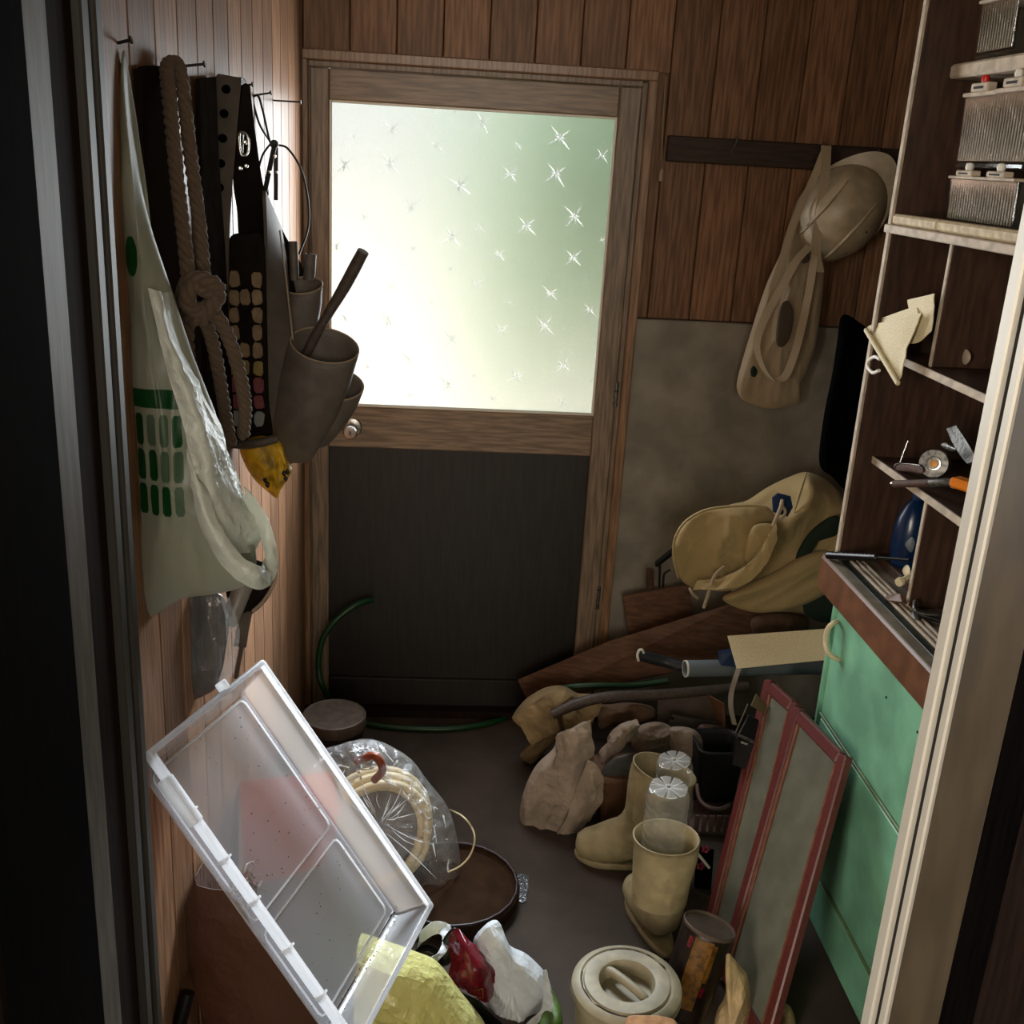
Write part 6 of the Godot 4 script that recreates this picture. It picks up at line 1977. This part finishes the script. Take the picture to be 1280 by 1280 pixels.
	band(s, [Vector3(0.761, 0.440, -2.310), Vector3(0.751, 0.408, -2.300), Vector3(0.746, 0.369, -2.300), Vector3(0.747, 0.332, -2.290), Vector3(0.758, 0.292, -2.280)], 0.012, Vector3(0.95, 0, 0.3), 0.002)
	solo(s, "grey_ribbon", mat("ribbon", Color(0.55, 0.50, 0.46), 0.5), "grey ribbon hanging from the edge of the cream board", "ribbon")

	# green hose
	s = begin()
	tube(s, curve([Vector3(-0.157, 0.375, -2.800), Vector3(-0.202, 0.370, -2.770), Vector3(-0.256, 0.331, -2.750), Vector3(-0.292, 0.274, -2.740), Vector3(-0.302, 0.192, -2.730), Vector3(-0.286, 0.130, -2.720), Vector3(-0.247, 0.010, -2.794), Vector3(-0.174, 0.010, -2.746), Vector3(-0.070, 0.010, -2.723), Vector3(0.068, 0.010, -2.723), Vector3(0.185, 0.010, -2.759), Vector3(0.258, 0.010, -2.814), Vector3(0.311, 0.113, -2.720), Vector3(0.369, 0.201, -2.620), Vector3(0.453, 0.223, -2.600), Vector3(0.564, 0.226, -2.600), Vector3(0.662, 0.243, -2.600)], 8), 0.0085, 12)
	solo(s, "garden_hose", M.hose_green, "dark green garden hose curling along the foot of the door", "hose")


# ---------------------------------------------------------------- the green chest and the shelf unit on it
func cabinet() -> void:
	var b := thing("green_chest", "mint green painted wooden chest with drawers along the right wall", "chest", Vector3(1.08, 0, -1.66))
	var s := begin()
	bounds(s, Vector3(0.885, 0.0, -2.055), Vector3(1.30, 0.715, -1.25), 0.003)
	put(s, "carcass", M.chest_green, b)
	s = begin()
	bounds(s, Vector3(0.868, 0.462, -2.043), Vector3(0.886, 0.712, -1.26), 0.004)
	put(s, "upper_panel", M.chest_green, b)
	for e in [[0.138, 0.452], [0.012, 0.128]]:
		s = begin()
		bounds(s, Vector3(0.868, e[0], -2.043), Vector3(0.886, e[1], -1.26), 0.004)
		put(s, "drawer", M.chest_green, b)
	s = begin()
	bounds(s, Vector3(0.8665, 0.4525, -2.050), Vector3(0.886, 0.4615, -1.26), 0.002)
	bounds(s, Vector3(0.8665, 0.1285, -2.050), Vector3(0.886, 0.1375, -1.26), 0.002)
	put(s, "drawer_rail", M.chest_olive, b)
	s = begin()
	bounds(s, Vector3(0.864, 0.0, -2.064), Vector3(0.890, 0.715, -2.046), 0.004)
	put(s, "corner_post", M.chest_green, b)
	s = begin()
	tube(s, curve([Vector3(0.870, 0.687, -2.030), Vector3(0.850, 0.691, -2.009), Vector3(0.842, 0.675, -2.014), Vector3(0.840, 0.650, -2.012), Vector3(0.842, 0.631, -1.994), Vector3(0.855, 0.621, -1.988), Vector3(0.870, 0.615, -1.993)], 6), 0.0055, 10)
	put(s, "cream_handle", M.card_cream, b)
	for q in [Vector3(0.868, 0.654, -1.755), Vector3(0.868, 0.660, -1.617)]:
		s = begin()
		lathe(s, [Vector2(0.003, -0.001), Vector2(0.0028, 0.001), Vector2(0, 0.0015)], axis(q, Vector3.LEFT), 8)
		put(s, "screw", M.nail, b)

	b = thing("worktop", "brown-edged dusty worktop with a dark sliding track lying on the green chest", "worktop", Vector3(1.08, 0.718, -1.66))
	s = begin()
	bounds(s, Vector3(0.850, 0.720, -2.135), Vector3(1.31, 0.798, -1.24), 0.005)
	put(s, "slab", M.worktop_edge, b)
	s = begin()
	bounds(s, Vector3(0.852, 0.7985, -2.13), Vector3(1.31, 0.8015, -1.24), 0.001)
	put(s, "top_skin", M.worktop, b)
	s = begin()
	bounds(s, Vector3(0.874, 0.8010, -2.10), Vector3(0.892, 0.8035, -1.24), 0.0008)
	put(s, "dark_strip", M.worktop_strip, b)
	for x in [0.893, 0.906, 0.918]:
		s = begin()
		bounds(s, Vector3(x, 0.8015, -2.08), Vector3(x + 0.006, 0.8075, -1.24), 0.001)
		put(s, "track_rib", M.hutch_edge, b)

	b = thing("shelf_unit", "brown wooden shelf unit with pale front edges standing on the worktop", "shelf", Vector3(1.08, 0.80, -1.67))
	s = begin()
	bounds(s, Vector3(0.872, 0.802, -2.102), Vector3(1.32, 2.40, -2.086), 0.001)
	put(s, "side_panel", M.hutch, b)
	s = begin()
	bounds(s, Vector3(0.866, 0.806, -2.1025), Vector3(0.872, 2.40, -2.0885), 0.001)
	put(s, "edge_strip", M.hutch_edge, b)
	s = begin()
	bounds(s, Vector3(1.305, 0.802, -2.09), Vector3(1.325, 2.40, -1.24))
	put(s, "back_panel", M.hutch, b)
	s = begin()
	bounds(s, Vector3(0.862, 1.483, -2.108), Vector3(1.31, 1.499, -1.24), 0.002)
	put(s, "fixed_shelf", M.hutch_edge, b)
	for e in [[-2.090, -1.895], [-1.893, -1.24]]:
		s = begin()
		bounds(s, Vector3(0.868, 1.4995, e[0]), Vector3(0.900, 1.519, e[1]), 0.004)
		put(s, "sliding_rail", M.hutch_rail, b)
	s = begin()
	bounds(s, Vector3(0.902, 1.4995, -2.086), Vector3(1.31, 1.506, -1.24))
	put(s, "upper_floor", M.hutch, b)
	s = begin()
	bounds(s, Vector3(0.93, 1.764, -2.086), Vector3(1.305, 1.789, -1.24), 0.004)
	put(s, "upper_shelf", M.hutch_edge, b)
	for e in [[1.240, 0.904, -2.086], [1.022, 0.906, -2.086]]:
		s = begin()
		bounds(s, Vector3(e[1] + 0.004, e[0], e[2]), Vector3(1.305, e[0] + 0.014, -1.24), 0.001)
		put(s, "shelf_board", M.hutch, b)
		s = begin()
		bounds(s, Vector3(e[1], e[0] - 0.0005, e[2]), Vector3(e[1] + 0.004, e[0] + 0.0145, -1.24), 0.001)
		put(s, "pale_edge", M.hutch_edge, b)
	s = begin()
	bounds(s, Vector3(0.952, 0.8025, -2.085), Vector3(1.305, 0.822, -1.848), 0.001)
	put(s, "raised_floor", M.hutch, b)
	for e in [[1.2545, 1.483, -1.925, 0.916], [0.802, 1.0215, -1.842, 0.916]]:
		s = begin()
		bounds(s, Vector3(e[3] + 0.003, e[0], e[2] - 0.004), Vector3(1.305, e[1], e[2] + 0.004))
		put(s, "divider", M.hutch, b)
		s = begin()
		bounds(s, Vector3(e[3], e[0], e[2] - 0.0045), Vector3(e[3] + 0.003, e[1], e[2] + 0.0045), 0.0005)
		put(s, "pale_edge", M.hutch_edge, b)
	s = begin()
	tube(s, curve([Vector3(0.872, 1.244, -2.047), Vector3(0.868, 1.245, -2.066), Vector3(0.868, 1.232, -2.091), Vector3(0.868, 1.220, -2.089), Vector3(0.868, 1.214, -2.061), Vector3(0.868, 1.224, -2.033)], 6), 0.0036, 10)
	solo(s, "white_hook", M.white, "small white plastic hook on the front edge of the shelf unit", "hook")


func shelf_things() -> void:
	# folded card
	var b := thing("folded_card", "folded cream cardboard pieces hanging out over the edge of the middle shelf", "cardboard", Vector3(0.880, 1.212, -1.966))
	var s := begin()
	sheet(s, rumple(patch([[Vector3(0.862, 1.289, -2.121), Vector3(0.872, 1.302, -2.113), Vector3(0.875, 1.327, -2.010), Vector3(0.885, 1.353, -1.928)], [Vector3(0.862, 1.260, -2.037), Vector3(0.868, 1.270, -2.032), Vector3(0.875, 1.292, -1.988), Vector3(0.885, 1.314, -1.947)], [Vector3(0.864, 1.235, -1.976), Vector3(0.868, 1.244, -1.974), Vector3(0.875, 1.262, -1.960), Vector3(0.880, 1.287, -1.953)], [Vector3(0.866, 1.217, -1.938), Vector3(0.868, 1.220, -1.937), Vector3(0.870, 1.235, -1.937), Vector3(0.875, 1.269, -1.945)]], 6, 6), 0.002, 20.0, 2), 0.002)
	put(s, "front_flap", M.card_cream, b)
	s = begin()
	beam(s, Vector3(0.860, 1.292, -2.112), Vector3(0.862, 1.220, -1.923), Vector3(1, 0, 0), 0.008, 0.009, 0.003)
	put(s, "folded_edge", M.card_cream, b)
	s = begin()
	board(s, [Vector3(0.880, 1.316, -2.098), Vector3(0.890, 1.350, -2.000), Vector3(0.893, 1.358, -1.966), Vector3(0.890, 1.343, -1.943), Vector3(0.880, 1.301, -2.079)], 0.004)
	put(s, "flap", M.card_cream, b)
	s = begin()
	sheet(s, rumple(patch([[Vector3(0.892, 1.365, -2.014), Vector3(0.892, 1.379, -1.955), Vector3(0.895, 1.390, -1.912)], [Vector3(0.893, 1.344, -2.000), Vector3(0.896, 1.333, -1.952), Vector3(0.900, 1.346, -1.911)], [Vector3(0.895, 1.284, -1.995), Vector3(0.900, 1.295, -1.952), Vector3(0.905, 1.321, -1.919)]], 6, 6), 0.002, 20.0, 3), 0.002)
	put(s, "rear_flap", M.card_cream, b)

	# odds and ends on the middle shelf
	b = thing("tap_valve", "small grey knobbed valve with a thin shaft on the middle shelf", "valve", Vector3(0.980, 1.264, -1.915))
	s = begin()
	pillow(s, [Vector3(0.980, 1.278, -1.940), Vector3(0.980, 1.291, -1.926), Vector3(0.980, 1.286, -1.905), Vector3(0.980, 1.275, -1.900), Vector3(0.980, 1.263, -1.915), Vector3(0.980, 1.266, -1.936)], Vector3(-0.6, 0.2, 0.8), 0.010, 0.010)
	put(s, "knob_head", M.hutch_edge, b)
	s = begin()
	tube(s, [Vector3(0.990, 1.276, -1.925), Vector3(1.020, 1.273, -1.953), Vector3(1.040, 1.272, -1.961)], 0.0018, 6)
	lathe(s, [Vector2(0, 0), Vector2(0.010, 0), Vector2(0.012, 0.008), Vector2(0, 0.009)], axis(Vector3(1.020, 1.273, -1.934), Vector3(-1, 0.2, 0.5)), 16)
	put(s, "shaft", M.dull_steel, b)
	s = begin()
	lathe(s, [Vector2(0, 0), Vector2(0.002, 0), Vector2(0.002, 0.02), Vector2(0.0035, 0.021), Vector2(0.0035, 0.023), Vector2(0, 0.024)], axis(Vector3(0.955, 1.256, -1.655), Vector3(0, 0.9, 0.2)), 9)
	solo(s, "bolt", M.dull_steel, "short bright bolt standing on the middle shelf beside the grey valve", "bolt")

	# on the lower shelf: round dial tool, chisel, knife, tin snips
	b = thing("tape_reel", "round grey metal reel with a brass hub on the lower shelf", "reel", Vector3(0.94, 1.036, -1.72))
	s = begin()
	var rx := axis(Vector3(0.945, 1.077, -1.890), Vector3(-0.62, 0.25, 0.78))
	lathe(s, [Vector2(0, -0.016), Vector2(0.025, -0.016), Vector2(0.0275, -0.013), Vector2(0.0275, 0.010), Vector2(0.026, 0.013), Vector2(0.014, 0.0135), Vector2(0.0125, 0.0115), Vector2(0.0115, 0.0115), Vector2(0, 0.012)], rx, 40)
	put(s, "casing", M.dull_steel, b)
	s = begin()
	lathe(s, [Vector2(0.0125, 0.0118), Vector2(0.0128, 0.0150), Vector2(0.0105, 0.0152), Vector2(0.0102, 0.012)], rx, 28)
	put(s, "ring", M.steel, b)
	s = begin()
	lathe(s, [Vector2(0.008, 0.011), Vector2(0.0078, 0.0145), Vector2(0, 0.015)], rx, 6)
	put(s, "brass_hub", mat("brass", Color(0.58, 0.40, 0.18), 0.4, "", Vector3.ONE, {"metal": 0.6}), b)
	s = begin()
	pillow(s, [Vector3(0.950, 1.114, -1.892), Vector3(0.950, 1.123, -1.875), Vector3(0.950, 1.123, -1.859), Vector3(0.950, 1.123, -1.829), Vector3(0.950, 1.116, -1.839), Vector3(0.950, 1.111, -1.870)], Vector3(-0.6, 0.2, 0.8), 0.006, 0.006)
	put(s, "crank", M.dull_steel, b)

	b = thing("curved_plate", "dark grey curved metal plate standing at the back of the lower shelf", "plate", Vector3(1.02, 1.036, -1.74))
	s = begin()
	sheet(s, patch([[Vector3(0.990, 1.130, -1.958), Vector3(0.990, 1.145, -1.923)], [Vector3(0.985, 1.111, -1.909), Vector3(0.985, 1.133, -1.872)], [Vector3(0.975, 1.102, -1.851), Vector3(0.975, 1.122, -1.815)], [Vector3(0.965, 1.101, -1.808), Vector3(0.965, 1.116, -1.777)]], 4, 5), 0.004)
	put(s, "blade", M.dull_steel, b)
	b = thing("chisel", "old chisel with a brown wooden handle lying across the edge of the lower shelf", "chisel", Vector3(0.900, 1.055, -1.811))
	s = begin()
	var h0: Vector3 = Vector3(0.885, 1.026, -1.919)
	var h1: Vector3 = Vector3(0.905, 1.061, -1.814)
	var h2: Vector3 = Vector3(0.925, 1.077, -1.770)
	lathe(s, [Vector2(0, 0), Vector2(0.0065, 0.001), Vector2(0.0075, 0.006), Vector2(0.0072, h0.distance_to(h1) * 0.6), Vector2(0.0078, h0.distance_to(h1)), Vector2(0, h0.distance_to(h1))], axis(h0, h1 - h0), 20)
	put(s, "wooden_handle", M.handle_wood, b)
	s = begin()
	lathe(s, [Vector2(0, 0), Vector2(0.0080, 0), Vector2(0.0078, h1.distance_to(h2) * 0.9), Vector2(0.005, h1.distance_to(h2)), Vector2(0, h1.distance_to(h2))], axis(h1, h2 - h1), 20)
	put(s, "ferrule", M.dull_steel, b)
	s = begin()
	lathe(s, [Vector2(0, -0.002), Vector2(0.0068, -0.0015), Vector2(0.0072, 0.004)], axis(h0, h1 - h0), 20)
	put(s, "steel_cap", M.steel, b)
	b = thing("orange_cutter", "orange-handled cutter lying at the end of the lower shelf by the door jamb", "cutter", Vector3(0.93, 1.036, -1.62))
	s = begin()
	box(s, Vector3(0.925, 1.085, -1.730), Vector3(0.03, 0.018, 0.045), 0.005, Basis(Vector3.UP, 0.5))
	put(s, "orange_grip", M.orange, b)
	s = begin()
	lathe(s, [Vector2(0, 0), Vector2(0.006, 0), Vector2(0.007, 0.006), Vector2(0.006, 0.010), Vector2(0, 0.010)], axis(Vector3(0.918, 1.079, -1.752), Vector3(-0.6, 0, 0.8)), 16)
	put(s, "screw_collar", M.pipe_grey, b)
	b = thing("pocket_knife", "closed brown pocket knife lying on the lower shelf left of the grey reel", "knife", Vector3(0.920, 1.048, -1.943))
	s = begin()
	pillow(s, [Vector3(0.915, 1.040, -1.998), Vector3(0.915, 1.050, -1.986), Vector3(0.915, 1.063, -1.938), Vector3(0.915, 1.074, -1.891), Vector3(0.915, 1.071, -1.872), Vector3(0.915, 1.061, -1.875), Vector3(0.915, 1.051, -1.922), Vector3(0.915, 1.037, -1.977)], Vector3(-0.5, 0.4, 0.7), 0.006, 0.006)
	put(s, "wooden_scale", M.handle_wood, b)
	s = begin()
	tube(s, curve([Vector3(0.912, 1.039, -1.987), Vector3(0.912, 1.051, -1.976), Vector3(0.912, 1.064, -1.931), Vector3(0.913, 1.075, -1.883)]), 0.0012, 6)
	put(s, "steel_back", M.steel, b)
	s = begin()
	tube(s, [Vector3(0.930, 1.046, -2.005), Vector3(0.935, 1.068, -2.007), Vector3(0.940, 1.091, -2.008)], 0.0013, 7)
	solo(s, "steel_pin", M.steel, "thin bright steel pin standing up behind the pocket knife", "pin")

	# blue bottle below
	b = thing("blue_bottle", "round dark blue bottle standing in the lowest compartment of the shelf unit", "bottle", Vector3(0.99, 0.82, -2.03))
	s = begin()
	var bx := axis(Vector3(0.985, 0.823, -2.018), Vector3.UP).scaled_local(Vector3(0.72, 1.0, 0.72))
	lathe(s, [Vector2(0, 0), Vector2(0.038, 0.0), Vector2(0.046, 0.008), Vector2(0.050, 0.03), Vector2(0.050, 0.075), Vector2(0.044, 0.105), Vector2(0.03, 0.130), Vector2(0.016, 0.142), Vector2(0.013, 0.146)], bx, 36)
	put(s, "bottle_body", M.bottle_blue, b)
	s = begin()
	lathe(s, [Vector2(0.0145, 0.144), Vector2(0.0155, 0.146), Vector2(0.015, 0.166), Vector2(0.013, 0.168), Vector2(0, 0.168)], bx, 24)
	put(s, "cap", M.blue_plastic, b)
	s = begin()
	pillow(s, [bx * Vector3(-0.03, 0.055, 0.0395), bx * Vector3(-0.018, 0.075, 0.045), bx * Vector3(-0.006, 0.062, 0.049), bx * Vector3(-0.012, 0.04, 0.048)], Vector3(-0.3, 0, 1), 0.003, 0.006, {"rings": 4})
	put(s, "pale_label", M.pipe_grey, b)

	# black-gripped tool over the worktop corner
	b = thing("screwdriver", "tool with a ribbed black grip lying over the far corner of the worktop", "screwdriver", Vector3(0.880, 0.851, -1.984))
	s = begin()
	var g0: Vector3 = Vector3(0.850, 0.809, -2.100)
	var g1: Vector3 = Vector3(0.895, 0.862, -1.951)
	var gp := []
	var gl := g0.distance_to(g1)
	gp.append_array([Vector2(0, 0), Vector2(0.006, 0.0005), Vector2(0.0085, 0.004)])
	for i in 11:
		gp.append_array([Vector2(0.0088, gl * (0.12 + 0.075 * i)), Vector2(0.0072, gl * (0.15 + 0.075 * i))])
	gp.append_array([Vector2(0.0075, gl * 0.97), Vector2(0.004, gl), Vector2(0, gl)])
	lathe(s, gp, axis(g0, g1 - g0), 18)
	put(s, "ribbed_grip", M.black_plastic, b)
	s = begin()
	tube(s, [g1, g1.lerp(Vector3(0.930, 0.882, -1.890), 0.5), Vector3(0.930, 0.882, -1.890)], 0.0032, 9)
	put(s, "shank", M.wire, b)

	# small things by the divider
	b = thing("wooden_peg", "small turned tan wooden peg at the foot of the lower divider", "peg", Vector3(0.925, 0.803, -1.86))
	s = begin()
	var p0: Vector3 = Vector3(0.900, 0.847, -1.857)
	var p1: Vector3 = Vector3(0.925, 0.852, -1.873)
	var pl := p0.distance_to(p1)
	lathe(s, [Vector2(0, 0), Vector2(0.0085, 0.0005), Vector2(0.009, 0.008), Vector2(0.0055, 0.010), Vector2(0.006, pl), Vector2(0, pl)], axis(p0, p1 - p0), 18)
	put(s, "peg_head", M.card_cream, b)
	s = begin()
	pillow(s, [Vector3(0.930, 0.853, -1.912), Vector3(0.930, 0.870, -1.896), Vector3(0.930, 0.866, -1.879), Vector3(0.930, 0.850, -1.877), Vector3(0.930, 0.845, -1.897)], Vector3(-0.6, 0.2, 0.8), 0.006, 0.006)
	put(s, "peg_tail", M.card_cream, b)
	s = begin()
	board(s, [Vector3(0.900, 0.796, -1.906), Vector3(0.905, 0.829, -1.842), Vector3(0.900, 0.822, -1.816), Vector3(0.890, 0.807, -1.858)], 0.012)
	solo(s, "brown_block", M.plank_brown, "small reddish brown block on the worktop beside the wooden peg", "block")
	b = thing("steel_pliers", "grey steel pliers lying on the worktop in front of the lower divider", "pliers", Vector3(0.945, 0.808, -1.791))
	s = begin()
	tube(s, curve([Vector3(0.919, 0.826, -1.815), Vector3(0.907, 0.824, -1.789), Vector3(0.912, 0.818, -1.784), Vector3(0.930, 0.816, -1.779), Vector3(0.960, 0.816, -1.777)]), 0.004, 9)
	put(s, "grip", M.dull_steel, b)
	s = begin()
	tube(s, curve([Vector3(0.909, 0.810, -1.791), Vector3(0.925, 0.811, -1.783), Vector3(0.950, 0.811, -1.759)]), 0.0042, 9)
	put(s, "grip", M.wire, b)
	s = begin()
	pillow(s, [Vector3(0.916, 0.808, -1.815), Vector3(0.931, 0.808, -1.823), Vector3(0.937, 0.808, -1.805), Vector3(0.912, 0.808, -1.770), Vector3(0.903, 0.808, -1.781)], Vector3(0, 1, 0.2), 0.006, 0.004)
	put(s, "jaw", M.dull_steel, b)

	# stacked ribbed drawers above the fixed shelf
	for e in [[1.5065, 0.100, "lowest", M.white, "ribbed clear plastic storage box on the fixed shelf"], [1.609, 0.145, "middle", M.red, "ribbed clear plastic storage box in the middle tier"], [1.792, 0.11, "top", M.white, "ribbed clear plastic storage box alone on the upper shelf"]]:
		for k in 2:
			if k == 1 and e[2] == "top":
				continue
			var z0 := -2.02 if k == 0 else -1.885
			var z1 := z0 + 0.122
			var x0 := 0.945 if k == 0 else 0.935
			var lab: String = e[4] + (", farther of two side by side" if k == 0 and e[2] != "top" else ", nearer of two side by side" if k == 1 else "")
			b = thing("storage_box", lab, "box", Vector3(1.1, e[0], (z0 + z1) * 0.5), "ribbed boxes on the shelf unit")
			s = begin()
			var ring := []
			var ring2 := []
			var inner := []
			var inner2 := []
			var n := 26
			for i in n * 2 + 1:
				var z := lerpf(z0, z1, i / (n * 2.0))
				var off := 0.0022 * (1 if i % 2 == 0 else -1)
				ring.append(Vector3(x0 + off, e[0] + 0.012, z))
				ring2.append(Vector3(x0 + off - 0.004, e[0] + e[1] * 0.82, z))
			sheet(s, [ring, ring2], 0.002)
			put(s, "ribbed_front", M.ribbed, b)
			s = begin()
			for i in 13:
				var z := lerpf(z0 + 0.004, z1 - 0.004, i / 12.0)
				tube(s, [Vector3(x0 - 0.001, e[0] + 0.013, z), Vector3(x0 - 0.003, e[0] + e[1] * 0.8, z)], 0.0016, 6)
			put(s, "ribs", M.rib_glint, b)
			s = begin()
			bounds(s, Vector3(x0 + 0.006, e[0] + 0.008, z0 + 0.001), Vector3(x0 + 0.24, e[0] + e[1] * 0.8, z0 + 0.003), 0.0005)
			bounds(s, Vector3(x0 + 0.006, e[0] + 0.008, z1 - 0.003), Vector3(x0 + 0.24, e[0] + e[1] * 0.8, z1 - 0.001), 0.0005)
			bounds(s, Vector3(x0 - 0.002, e[0] + 0.0005, z0), Vector3(x0 + 0.24, e[0] + 0.008, z1), 0.001)
			put(s, "tray", M.ribbed, b)
			s = begin()
			bounds(s, Vector3(x0 - 0.012, e[0] + e[1] * 0.83, z0 - 0.002), Vector3(x0 + 0.24, e[0] + e[1] * 0.88, z1 + 0.002), 0.002)
			put(s, "rim", M.hutch_edge, b)
			s = begin()
			bounds(s, Vector3(x0 - 0.014, e[0] + e[1] * 0.88, z0 + 0.03), Vector3(x0 + 0.004, e[0] + e[1] * 0.98, z1 - 0.03), 0.002)
			var cl := put(s, "label_clip", M.hutch_edge, b)
			s = begin()
			bounds(s, Vector3(x0 - 0.0148, e[0] + e[1] * 0.91, z0 + 0.042), Vector3(x0 - 0.0135, e[0] + e[1] * 0.94, z1 - 0.045), 0.0003)
			put(s, "slot", M.crumbs, cl)
			s = begin()
			lathe(s, [Vector2(0, 0), Vector2(0.006, 0.0), Vector2(0.0075, 0.006), Vector2(0.006, 0.012), Vector2(0, 0.014)], axis(Vector3(x0 - 0.002, e[0] + e[1] * 0.98, (z0 + z1) * 0.5 - 0.005), Vector3.UP), 16)
			put(s, "knob", e[3] if k == 0 else M.white, b)
